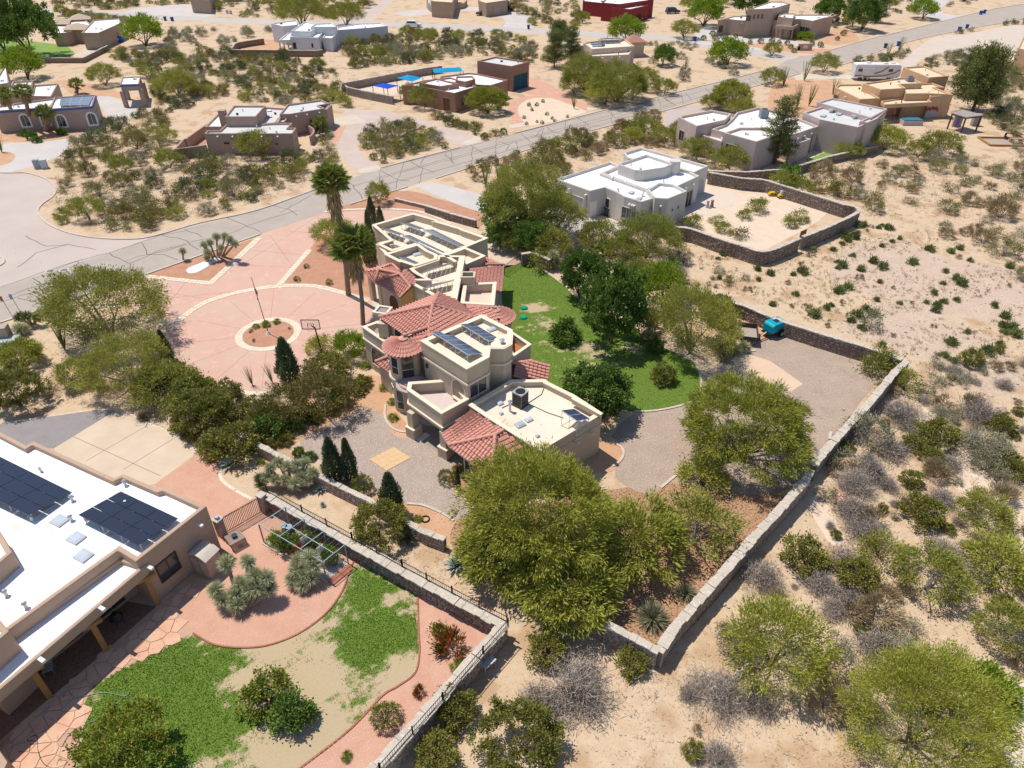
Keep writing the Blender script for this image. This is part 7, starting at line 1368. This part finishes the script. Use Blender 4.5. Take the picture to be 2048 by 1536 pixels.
# conifers
cj={}
def con(u,v,wpx,hpx,label,k='jun'):
    w=wpx/PPM(v); h=hpx/(PPM(v)*.84); key=(k,round(h/w)); 
    if key not in cj: cj[key]=conifer(1.6,key[1],k) if k=='jun' else pinem(5.,max(1,key[1]))
    s=w/(1.6 if k=='jun' else 5.); me=cj[key]; o=place(me,'juniper' if k=='jun' else 'pine_tree',u,v,s,cat='tree',label=label,zs=(h/w)/max(1,key[1]),group='columnar junipers' if k=='jun' else 'pine trees')
for a in ((582,768,46,88,'columnar juniper between the pink circle and brown thicket'),(338,722,26,60,'dark juniper tip between the left hedge trees'),(672,966,44,98,'left of the two joined junipers at the gravel yard wall'),(703,960,32,90,'right of the two joined junipers at the gravel yard wall'),(786,1028,48,90,'juniper standing alone below the yellow paver pad'),(917,980,11,52,'slim italian cypress by the garage window'),
  (745,522,22,90,'dark slim cypress against the north wing'),(735,530,16,60,'second slim cypress left of the first by the north wing'),(745,446,20,46,'dark juniper at the far left corner of the north wing'),(762,452,16,34,'short juniper right of the corner one')): con(*a)
for a in ((1548,328,68,118,'tall dark pine before the pale house'),(1945,222,85,105,'big dark pine right of the orange tan house'),(1925,190,60,80,'second pine behind the big one by the orange house'),(1108,135,40,62,'left pine before the cream house'),(1142,128,42,62,'right pine before the cream house'),(1118,92,42,40,'pine behind the two before the cream house'),(1750,45,40,60,'dark pine at the top beside the pueblo house'),(1470,8,50,50,'dark pine at the top edge left of the pueblo tower')): con(*a,k='pine')
# ---- palms
def frondmesh(L,n,green,name):
    lv=LV(); c=np.zeros((n,3)); a=np.linspace(-1.25,1.25,n); st_=L*.45
    c[:]=(st_,0,.0); D=np.stack([np.cos(a),np.sin(a),-.25-.3*np.abs(a)],1); lv.quads(c,D,L*.62*(1-.18*np.abs(a)),.13,rng.uniform(.2,.9,n),0); lv.quads(c+D*.25,D,L*.5,.11,rng.uniform(.1,.8,n),0)
    lv.tube((0,0,0),(st_,0,.02),.035,.03,mi=0); return lv.mesh(name,[green])
pg=leafmat('palm_frond_green',(.15,.20,.035),(.42,.44,.10),.3); pb_=leafmat('palm_frond_dead',(.34,.23,.10),(.56,.42,.22),.1,hue=.1); ptr=mat('palm_trunk',(.30,.22,.17),(.20,.14,.11),sc=5,bump=.5,bs=9)
fmg=frondmesh(1.9,22,pg,'frond')
def palm(u,v,top,h,rb,label,n=34,skirt=1.,fs=1.):
    b=G(u,v); q=G(top[0],top[1],h); t=thing('fan_palm',label,'palm',b,group='tall fan palms'); e=Vector((q.x-b.x,q.y-b.y,h)); m=MB(); k=10
    for i in range(k): p0=e*(i/k); p1=e*((i+1)/k); bow=Vector((.25*math.sin(math.pi*i/k),0,0)); bow1=Vector((.25*math.sin(math.pi*(i+1)/k),0,0)); m.tube(p0+bow,p1+bow1,rb*(1.25-.5*i/k),rb*(1.2-.5*(i+1)/k),9)
    m.obj('trunk',ptr,t)
    for i in range(n):
        f=bpy.data.objects.new('frond',fmg); COL.objects.link(f); f.parent=t; f.location=e; el=math.radians(75-95*(i/n)+rnd.uniform(-8,8)); f.rotation_euler=(rnd.uniform(-.3,.3),-el,i*2.4); s=fs*rnd.uniform(.85,1.1); f.scale=(s,s,s)
    if skirt:
        lv=LV(); c=np.zeros((520,3)); a=rng.uniform(0,6.28,520); z=rng.uniform(0,1,520); r=.30+.42*np.sin(z*3)*fs; c=np.stack([np.cos(a)*r*.6,np.sin(a)*r*.6,-z*2.1*skirt],1); D=np.stack([np.cos(a)*.5,np.sin(a)*.5,np.full(520,-1.6)],1)+rng.normal(size=(520,3))*.15
        lv.quads(c,D,rng.uniform(.7,1.3,520),.12,rng.uniform(0,1,520)); o=bpy.data.objects.new('dead_frond_skirt',lv.mesh('dead_frond_skirt',[pb_])); COL.objects.link(o); o.parent=t; o.location=e
palm(697,590,(662,362),13.6,.24,'tallest fan palm with a long dead skirt beside the pink drive',n=44,fs=1.0,skirt=1.7); palm(726,649,(705,492),8.0,.2,'shorter fan palm with golden skirt left of the entry porch',n=46,fs=1.25,skirt=1.6)
palm(33,249,(6,190),6.2,.35,'leftmost of three palms before the arched house',20,.5,.9); palm(60,257,(46,184),7.0,.36,'middle and tallest of three palms before the arched house',22,.5,.95); palm(93,262,(88,226),3.6,.4,'short right palm of three before the arched house',20,.4,.9)
palm(152,186,(152,170),1.8,.3,'low palm in the bed behind the arched house',20,0,.9); palm(637,268,(640,246),2.2,.22,'low palm beside the curved entry wall of the mauve house',18,0,.8); palm(1192,520,(1192,505),1.4,.25,'low spiky palm behind the lawn trees',22,.3,.7)
# ---- yuccas
def headmesh(r,n,k,name='leaf_rosette',low=-.35):
    lv=LV(); d=unit(n,low); lv.quads(d*.08,d+rng.normal(size=d.shape)*.05,r*rng.uniform(.8,1.08,len(d)),.045,rng.uniform(0,1,len(d))); return lv.mesh(name,[Lm[k]])
yh=headmesh(.66,430,'yuc',low=-.55); gh=headmesh(.55,260,'greeny'); sh_=headmesh(.8,420,'sot',low=-.02); tanm=mat('yucca_trunk',(.40,.31,.20),(.30,.23,.15),sc=8,bump=.5,bs=12)
def yucca(u,v,heads,label,k=yh,s=1.,name='yucca',cat='yucca'):
    b=G(u,v); t=thing(name,label,cat,b,group='trunked yuccas')
    for (du,dv,h) in heads:
        q=G(u+du,v+dv,h); e=Vector((q.x-b.x,q.y-b.y,h)); f=Vector((e.x*.35,e.y*.35,0)); MB().tube(f,e,.14*s,.12*s,8).tube(e-Vector((0,0,.5)),e,.13*s,.24*s,8).obj('trunk',tanm,t)
        o=bpy.data.objects.new('leaf_rosette',k); COL.objects.link(o); o.parent=t; o.location=e; o.rotation_euler=(rnd.uniform(-.2,.2),rnd.uniform(-.2,.2),rnd.uniform(0,6)); o.scale=(s*rnd.uniform(.9,1.1),)*3
yucca(482,1218,[(-28,-92,2.6),(13,-95,2.6),(27,-68,2.1),(50,-62,1.9),(-1,-50,1.6),(19,-38,1.3),(-50,-38,1.3),(-38,-18,.9),(-12,-30,1.1),(-8,-8,.7),(36,-40,1.4),(55,-40,1.2)],'largest many headed yucca on the salmon gravel, left of the garden cage',s=.95)
yucca(600,1178,[(18,-62,1.7),(28,-45,1.3),(-6,-40,1.2),(8,-28,.9),(-15,-18,.6),(22,-22,.7),(5,-8,.5),(-2,-58,1.4)],'rounded many headed yucca at the lower edge of the garden cage',s=.95)
yucca(585,975,[(-45,-38,1.6),(-28,-50,1.7),(-10,-42,1.6),(8,-45,1.7),(25,-48,1.6),(40,-30,1.3),(-35,-15,1.0),(-15,-15,1.0),(5,-8,.9),(15,-22,1.1),(30,-12,.8),(-52,-20,1.0)],'clumped grey yucca in the sandy strip above the iron fence',s=.85)
yucca(430,508,[(-22,-18,1.9),(-10,-22,2.2),(3,-34,3.0),(12,-12,2.0),(30,-28,2.8),(40,-20,2.4),(20,-35,2.8),(-15,-2,1.2)],'tall roadside yucca clump beside the white pebble bed',s=.85); yucca(365,519,[(0,-16,1.2)],'single small yucca left of the white pebble bed',s=.8); yucca(414,520,[(0,-5,.4)],'low yucca at the edge of the white pebble bed',s=.7)
yucca(45,672,[(-3,-12,.5)],'big silver yucca rosette by the road at left',s=1.5); yucca(60,645,[(-5,-12,1.2),(15,-10,1.),(-20,-10,1.0)],'green yucca group behind the silver rosette',k=gh,s=1.2); yucca(1108,535,[(-4,-15,1.2),(6,-8,.7),(-2,-25,1.8)],'grey shaggy yucca by the side gate wall',s=1.1)
yucca(521,975,[(-2,-18,.9),(0,-6,.5)],'small green yucca beside the clumped grey one',k=gh,s=.9); yucca(1195,530,[(0,-14,1.4)],'dark spiky yucca behind the lawn trees',k=gh,s=1.2); yucca(1460,700,[(0,-10,.6),(28,-6,.5),(14,2,.3)],'shaggy yucca group in front of the utility trailer',s=1.1); yucca(1345,650,[(-48,20,.8),(-46,0,1.6)],'grey yucca between dark tree and dark mesquite',s=1.)
def rosette(u,v,s,label,k,name,cat,grp): place((k,None),name,u,v,s,cat=cat,label=label,z=.12,group=grp)
rosette(815,1078,1.25,'large pale sotol beside the low wall',sh_,'sotol','sotol','sotols'); rosette(1302,1240,1.5,'sotol in the orange soil near the lowest wall corner',sh_,'sotol','sotol','sotols'); rosette(1370,1190,1.0,'smaller sotol up along the long wall from the corner',sh_,'sotol','sotol','sotols')
for u,v,s,l in ((372,873,.8,'grey sotol beside the orange flowers at the drive edge'),(416,885,.9,'grey sotol at the drive corner'),(288,838,.8,'grey sotol under the mesquite at the drive head'),(450,905,.6,'pale small sotol above the agave')): rosette(u,v,s,l,sh_,'sotol','sotol','sotols')
def agavem(n=30,L=.95,w=.15):
    mb=MB()
    for i in range(n):
        a=i*2.4; el=math.radians(78-62*(i/n)); d=Vector((math.cos(a)*math.cos(el),math.sin(a)*math.cos(el),math.sin(el))); s=Vector((-math.sin(a),math.cos(a),0)); l=L*(.6+.4*i/n)
        c=[d*l*t+Vector((0,0,-.28*l*t*t*(i/n))) for t in (0,.35,.7,1)]; v=[c[0]-s*w*.4,c[0]+s*w*.4,c[1]-s*w*.55,c[1]+s*w*.55,c[1]-Vector((0,0,.04)),c[2]-s*w*.4,c[2]+s*w*.4,c[2]-Vector((0,0,.03)),c[3]]
        mb.add(v,[(0,1,4),(0,4,2),(1,3,4),(2,4,7),(2,7,5),(4,3,6),(4,6,7),(5,7,8),(7,6,8)])
    me=bpy.data.meshes.new('agave'); me.from_pydata(mb.v,[],mb.f); me.materials.append(mat('agave_leaf',(.22,.28,.25),(.32,.37,.32),sc=2,obj=True)); me.update(); return me
ag=agavem(); 
for u,v,s,l in ((461,932,1.25,'large blue agave by the flagstone edging'),(912,1135,1.2,'large agave alone on the sandy strip beside the big mesquite'),(640,982,.75,'small blue agave right of the grey yucca clump'),(646,1012,.4,'tiny agave alone in the sandy strip')): rosette(u,v,s,l,ag,'agave','agave','agaves')
# ocotillos: whip like stems
def ocom():
    lv=LV()
    for i in range(16):
        a=rnd.uniform(0,6.28); ti=rnd.uniform(.08,.42); p=Vector((0,0,0)); 
        for k in range(4): q=p+Vector((math.cos(a)*math.sin(ti),math.sin(a)*math.sin(ti),math.cos(ti)))*.85; lv.tube(p,q,.045-.008*k,.037-.008*k,mi=0,n=4); p=q; ti*=.9
    return lv.mesh('ocotillo',[Lm['greeny']])
oc=ocom()
for u,v,s,l in ((970,372,1.1,'left ocotillo before the tall mesquite'),(996,358,1.,'right ocotillo before the tall mesquite'),(1000,385,.8,'ocotillo nearest the tall mesquite'),(1148,217,.9,'ocotillo in the pale yard by the red driveway'),(1608,162,1.2,'left tall ocotillo at the junction verge'),(1567,172,1.2,'ocotillo left of the junction pair'),(1595,215,1.3,'ocotillo clump in the red bed by the pale house'),(1617,212,1.2,'second ocotillo in the red bed by the pale house'),(1795,108,1.2,'ocotillo beside the bin pair on the right verge'),(1775,115,1.,'smaller ocotillo left of the verge one'),(1665,190,1.,'ocotillo beside the orange tan house'),(752,300,.8,'ocotillo in the bed of the curved gravel drive'),(828,285,.7,'second ocotillo in the bed of the curved gravel drive'),(130,700,1.1,'ocotillo under the huge spreading mesquite'),(1370,140,.9,'ocotillo on the corner lot across the road'),(1600,40,.8,'ocotillo beyond the pueblo house'),(1130,372,.9,'ocotillo behind the white house garage'),(505,770,.6,'bare ocotillo at the lower rim of the pink circle'),(545,765,.6,'second bare ocotillo at the lower rim of the pink circle'),(4,200+105,.9,'columnar cactus like ocotillo at the left edge')): place((oc,None),'ocotillo',u,v,s,cat='ocotillo',label=l,group='ocotillos')
# small bedding plants
def bed(k,c,pts,lab_,wpx):
    for i,(a,b) in enumerate(pts): u,v=Z(c,(a,b))[0]; pl(k,u,v,wpx*rnd.uniform(.8,1.2))
bed('round','d',[(1793,385),(1738,460),(1925,478)],'',15); bed('round','b',[(1275,590),(1195,612),(1210,640),(1165,685),(1180,722),(1345,705),(1420,680),(1240,610),(1300,665),(1330,690),(1240,710),(1270,715)],'',9); bed('round','6',[(200,310),(250,320),(285,285),(400,295),(400,335),(480,325),(570,322),(630,340),(720,370),(690,340),(890,345),(960,355),(750,400),(1140,262),(1090,305),(100,265),(120,300),(30,300)],'',15)
bed('round','b',[(820,745),(885,770),(1045,768),(700,850),(340,935),(285,915),(930,798)],'',18); bed('lime','6',[(800,290),(850,290),(225,215)],'',22); bed('lime','d',[(1495,740),(1550,715),(1620,710),(1560,730)],'',14)
bed('creo','d',[(1470,765),(1485,820),(1695,750)],'',8); bed('brush','l',[(1220,235)],'',20); bed('yflow','l',[(1025,165),(1145,215)],'',20); bed('round','l',[(1385,440)],'',8); bed('dark','1',[(490,530),(250,560),(200,540),(290,590)],'',22); bed('lime','p',[(210,215),(1130,545)],'',16); bed('dark','p',[(430,160),(500,180)],'',24)
bed('dark','w',[(0,0)][:0],'',1); bed('lime','g',[(300,740),(310,860),(250,640),(40,380),(110,480)],'',17); bed('gold','g',[(100,590),(60,640)],'',35)
for s,r,z,l,k in ((.15,.2,.5,'leafy vegetables in the left front raised bed','lime'),(.3,.2,.5,'second leafy clump in the left front raised bed','dark'),(.54,.2,.5,'orange flowering plant in the small middle bed','flame'),(.38,.68,.5,'tall vegetables in the rear raised bed','lime'),(.52,.68,.5,'darker vegetables in the rear raised bed','dark'),(.74,.68,.5,'climbing greens in the right raised bed','lime'),(.84,.68,.5,'end greens in the right raised bed','dark'),(.62,.1,.1,'low grey green plant between beds in the cage','sage')):
    me,s_=getp(k,1.3); q=bl(s,r,0); place(me,'vegetable_plant',0,0,min(s_,1.3/KIND[k][4][0])*.95,cat='plant',label=l,z=z*.8,world=q)
for s,r in ((.08,.68),(.13,.74)): q=bl(s,r,0); t=thing('plant_pot',('left' if s<.1 else 'right')+' pale blue pot on the bed stand in the cage','pot',(q.x,q.y,.45)); MB().tube((0,0,0),(0,0,.45),.17,.24,12).obj('pot',mat('pot_aqua',(.30,.45,.50)),t)
# log
t=thing('fallen_log','pale forked log lying among the leafless bushes','log',G(1462,1365)); P=[G(*q,z) for q,z in zip(Z('t',(335,1030),(440,920),(445,850)),(.2,.6,.9))]; Q=G(*Z('t',(500,895))[0],.7)
MB().tube(P[0],P[1],.14,.1,8).tube(P[1],P[2],.08,.03,6).tube(P[1],Q,.08,.02,6).obj('log',mat('log_pale',(.50,.43,.38),(.38,.32,.28),sc=4),t,off=t.location)
dn=MB()
for ln in ([(235,372),(350,375)],[(235,405),(330,430),(400,490)],[(235,372),(300,440),(400,520),(470,560)]):
    P=[G(*q,.25) for q in Z('t',*[(a+450,b) for a,b in ln])]
    for a,b in zip(P,P[1:]): dn.tube(a,b,.05,.03,5)
lab(dn.obj('fallen_branches',MATS['bark_grey']),'bare fallen branches beside the golden slope bush','branches')
# ---- scattered desert plants
occ=[(o.location.x,o.location.y,1.2) for o in COL.objects if o.parent is None and o.get('category') in('bush','shrub','tree','plant','yucca','ocotillo','palm','air conditioner','car','pickup truck','van','motorhome','bin')]
bbx=[(min(p.x for p in P),max(p.x for p in P),min(p.y for p in P),max(p.y for p in P),P) for P in EXC]
def blocked(x,y,r):
    for a in range(0,6):
        X,Y=(x+r*math.cos(a*1.05),y+r*math.sin(a*1.05)) if a else (x,y)
        for x0,x1,y0,y1,P in bbx:
            if x0<X<x1 and y0<Y<y1 and inside(X,Y,P): return True
    return False
def scatter(pts,n,kinds,w0,w1,gap=.42):
    P=GP(pts); xs=[p.x for p in P]; ys=[p.y for p in P]; c=0; tr=0
    while c<n and tr<n*25:
        tr+=1; x,y=rnd.uniform(min(xs),max(xs)),rnd.uniform(min(ys),max(ys))
        if not inside(x,y,P): continue
        k=rnd.choices([a for a,b in kinds],[b*(CNT.get(a,0)<215 or a=='tuft')+1e-6 for a,b in kinds])[0]; w=w0+(w1-w0)*rnd.random()**1.8
        if blocked(x,y,w*.42): continue
        if any((x-a)**2+(y-b)**2<(gap*(w+r))**2 for a,b,r in occ): continue
        occ.append((x,y,w)); CNT[k]=CNT.get(k,0)+1; me,s=getp(k,w); nm,cat,ph,grp,_=KIND[k]; size='large' if w>3 else('small' if w<1.7 else 'medium'); place(me,nm,0,0,s,cat=cat,world=Vector((x,y,0)),phrase=ph,size=size,group=grp,zs=rnd.uniform(.85,1.2)); c+=1
CK=[('creo',4),('mesq',2.2),('tar',1.6),('acac',2.6),('sage',1)]; MK=[('creo',3),('mesq',3),('tar',2.4),('acac',2.6),('sage',.7)]; CNT={}
for a in (*scatter_later,([(110,300),(240,250),(360,310),(600,320),(700,310),(620,372),(420,432),(320,458),(200,465),(110,445),(130,370)],110,CK,1.6,4.8,.34),([(200,100),(460,112),(540,112),(690,150),(690,215),(420,200),(330,240),(300,160)],240,MK,1.3,4.4,.32),([(190,205),(330,240),(340,300),(240,250),(290,215)],16,CK,2,4.5),
 ([(690,95),(800,62),(1050,78),(1140,120),(1040,140),(960,110),(880,122),(700,140)],150,MK,1.5,4.8,.32),([(100,5),(440,2),(420,28),(150,60)],60,MK,2,5,.36),([(430,2),(760,2),(760,40),(560,42),(440,30)],40,MK,2,5,.4),([(1000,2),(1150,2),(1180,60),(1060,55)],34,MK,2,5,.36),([(640,245),(900,235),(1010,270),(830,308),(700,330),(650,310)],60,CK,1.4,3.8,.36),([(720,275),(790,262),(900,285),(800,310),(740,300)],12,CK,1.2,2.6),
 ([(870,322),(1100,272),(1340,196),(1365,290),(1240,300),(1110,355),(1000,385),(930,360)],62,[('mesq',5),('creo',4),('brush',1)],1.3,4),([(1620,340),(1900,318),(2048,330),(2060,560),(1900,480),(1740,430),(1600,360)],60,[('acac',3),('brush',3),('sage',2),('creo',1)],1.4,4.2),([(1900,70),(2060,40),(2060,260),(1960,250),(1985,190),(1900,120)],85,MK,1.8,5,.34),
 ([(1980,230),(2060,230),(2060,330),(1990,260)],10,MK,1.8,4),([(1650,75),(1800,30),(2000,0),(1850,0),(1680,0)],34,MK,1.5,4,.4),([(1700,130),(1900,80),(1960,120),(1860,140),(1740,150)],22,MK,1.4,3.6),([(1150,455),(1380,465),(1392,575),(1300,560),(1180,520)],16,CK,1.5,3.6),([(1180,60),(1420,90),(1350,120),(1340,150),(1280,140),(1200,75)],12,MK,1.4,3.6),([(1330,110),(1480,130),(1540,128),(1500,145),(1340,180)],10,MK,1.2,3.4),
 ([(1640,760),(1820,740),(2060,690),(2060,1560),(1960,1500),(1700,1536),(1560,1440),(1700,1200),(1640,1000),(1580,1060)],120,[('dead',6),('sage',4),('gold',3),('brush',4),('mesq',2),('acac',3)],.8,2.8,.32),([(1340,1350),(1450,1220),(1620,1000),(1700,1100),(1560,1250),(1400,1536),(1340,1536)],10,[('dead',3),('brush',3),('sage',2)],.5,1.2),([(1,600),(60,590),(90,660),(60,800),(0,830)],6,CK,1,2),([(100,780),(160,720),(200,790),(110,800)],3,CK,.8,1.6),
 ([(330,60),(560,55),(520,100),(340,100)],22,MK,2,4.6,.4),([(770,100),(940,98),(960,112),(790,130)],12,MK,2,4.6),([(1360,330),(1420,340),(1500,340),(1600,360),(1400,330)],10,MK,1.6,3.2),([(500,880),(620,830),(700,800),(600,880),(540,900)],14,[('creo',4),('gold',3),('dark',1)],1.2,3,.3),([(340,700),(420,770),(560,830),(500,880),(400,840),(300,780)],16,[('mesq',4),('gold',3)],2,4.4,.3),
 ([(1310,500),(1400,520),(1500,560),(1400,590)],8,[('sage',2),('creo',1)],.6,1.6)): scatter(*a)
# tufts on the stony field: the nearer ones one by one, the tiniest as one mass
scatter([(1400,500),(1550,515),(1750,440),(2048,540),(2060,760),(1830,720),(1640,650),(1420,570)],95,[('tuft',3),('brush',.9),('sage',.6)],.45,.95,.5)
lv=LV(); P=GP([(1360,560),(1390,490),(1560,520),(1740,430),(2060,520),(2060,780),(1830,730),(1740,690),(1500,600)]); xs=[p.x for p in P]; ys=[p.y for p in P]; X=rng.uniform(min(xs),max(xs),5200); Y=rng.uniform(min(ys),max(ys),5200); k=vin(X,Y,P)&(wob(X,Y,.35)>-.25); X=X[k];Y=Y[k]
for x,y in zip(X,Y):
    if blocked(x,y,.2): continue
    n=int(rng.integers(5,16)); s=rng.uniform(.08,.26); lv.quads(np.stack([x+rng.normal(0,s*.5,n),y+rng.normal(0,s*.5,n),np.full(n,.01)],1),rng.normal(size=(n,3))*.5+np.array([0,0,1]),s*1.3,.035,rng.uniform(0,1)*.8+rng.uniform(0,.2,n),0 if rng.random()<.55 else 1)
o=bpy.data.objects.new('dry_grass',lv.mesh('dry_grass',[Lm['grass'],Lm['sage']])); COL.objects.link(o); o['kind']='stuff'
# fallen twigs and dry grass on the other open sand, one mass
lv=LV(); 
for pts,n in (([(1230,1350),(2060,900),(2060,1560),(1200,1560)],2600),([(1640,740),(2060,700),(2060,1000),(1650,960)],1500),([(700,1040),(900,1090),(1000,1250),(860,1170)],500),([(100,300),(640,320),(620,380),(200,470),(110,440)],1300),([(870,322),(1340,196),(1365,290),(1000,385)],1200),([(1500,330),(2060,310),(2060,540),(1720,430)],1800),([(200,100),(1140,90),(1100,160),(690,215),(330,240)],1500),([(0,690),(220,790),(0,840)],400)):
    P=GP(pts); xs=[p.x for p in P]; ys=[p.y for p in P]
    for _ in range(n):
        x,y=rnd.uniform(min(xs),max(xs)),rnd.uniform(min(ys),max(ys))
        if not inside(x,y,P) or blocked(x,y,.3): continue
        m=rnd.randint(3,9); s=rnd.uniform(.1,.35)*(1 if y<90 else 1.8); lv.quads(np.stack([x+rng.normal(0,s*.6,m),y+rng.normal(0,s*.6,m),np.full(m,.02)],1),rng.normal(size=(m,3))*np.array([1,1,.25])+np.array([0,0,.35]),s,.025*(1 if y<90 else 2),rng.uniform(0,1),0 if rnd.random()<.6 else 1)
o=bpy.data.objects.new('ground_litter',lv.mesh('ground_litter',[Lm['brush'],Lm['dead']])); COL.objects.link(o); o['kind']='stuff'
# ---- labels for the scattered plants
LMK=[('cul-de-sac',60,400),('gravel roundabout drive',120,300),('arched house',90,200),('gate pavilion',268,180),('tan hip roofed house',165,60),('mauve house',490,260),('curved gravel drive',760,290),('terracotta house',870,170),('royal blue canopy',770,175),('teal doored garage',1005,150),('white stepped house',655,70),('upper street',430,42),('white suv',828,48),('blue pickup',971,30),('red house',1240,20),('cream house',1215,105),('pueblo house',1555,60),('road junction',1600,120),('motorhome',1748,145),('orange tan house',1790,190),('ramada',1930,245),('pale house',1450,270),('grey roofed wing',1710,230),('sand yard',1540,430),('white house',1260,390),('utility box pair',1175,280),('tall mesquite',1050,390),('lawn trees',1210,600),('teal generator',1546,655),('wall corner',1810,725),('rubble pile',1681,997),('pale wash',1950,920),('lone juniper',1745,640),('timber platform',2010,285),('giant palo verde',1850,1440),('long right wall',1500,1090),('lowest wall corner',1320,1320),('flagpole',537,620),('white pebble bed',410,530),('tall palms',690,520),('huge roadside mesquite',205,620),('concrete drive',230,880),('agave bed',470,930),('gravel yard',650,880),('turret',800,720),('salmon gravel',520,1200),('garden cage',610,1090),('red driveway',1120,200),('main road bend',520,400),('bin pair',1925,60),('retaining wall',900,430),('north wing',850,480),('picture top edge',600,5),('right picture edge',2040,600),('leaning edge tree',35,710)]
from collections import defaultdict
D_=defaultdict(list)
for r in REG:
    o,size,ph,u,v=r; best=min(LMK,key=lambda l:math.hypot((l[1]-u),(l[2]-v)*1.5)); du,dv=u-best[1],v-best[2]
    rel=('right of' if du>0 else 'left of') if abs(du)>abs(dv)*1.6 else ('below' if dv>0 else 'beyond'); D_[(size,ph,rel,best[0])].append((u,v,o))
ON=['','','second','third','fourth','fifth','sixth','seventh','eighth','ninth','tenth','eleventh','twelfth','thirteenth','fourteenth','fifteenth','sixteenth','seventeenth','eighteenth','nineteenth','twentieth','twenty first','twenty second','twenty third','twenty fourth']
for (size,ph,rel,lm),L_ in D_.items():
    L_.sort(key=lambda q:q[0]); n=len(L_)
    for i,(u,v,o) in enumerate(L_):
        base='%s %s %s the %s'%(size,ph,rel,lm)
        if n==1: o['label']=base
        elif i==0: o['label']='leftmost '+base
        elif i==n-1: o['label']='rightmost '+base
        elif i+1<25: o['label']=ON[i+1]+' from left '+base
        else: o['label']=base+', near the right'
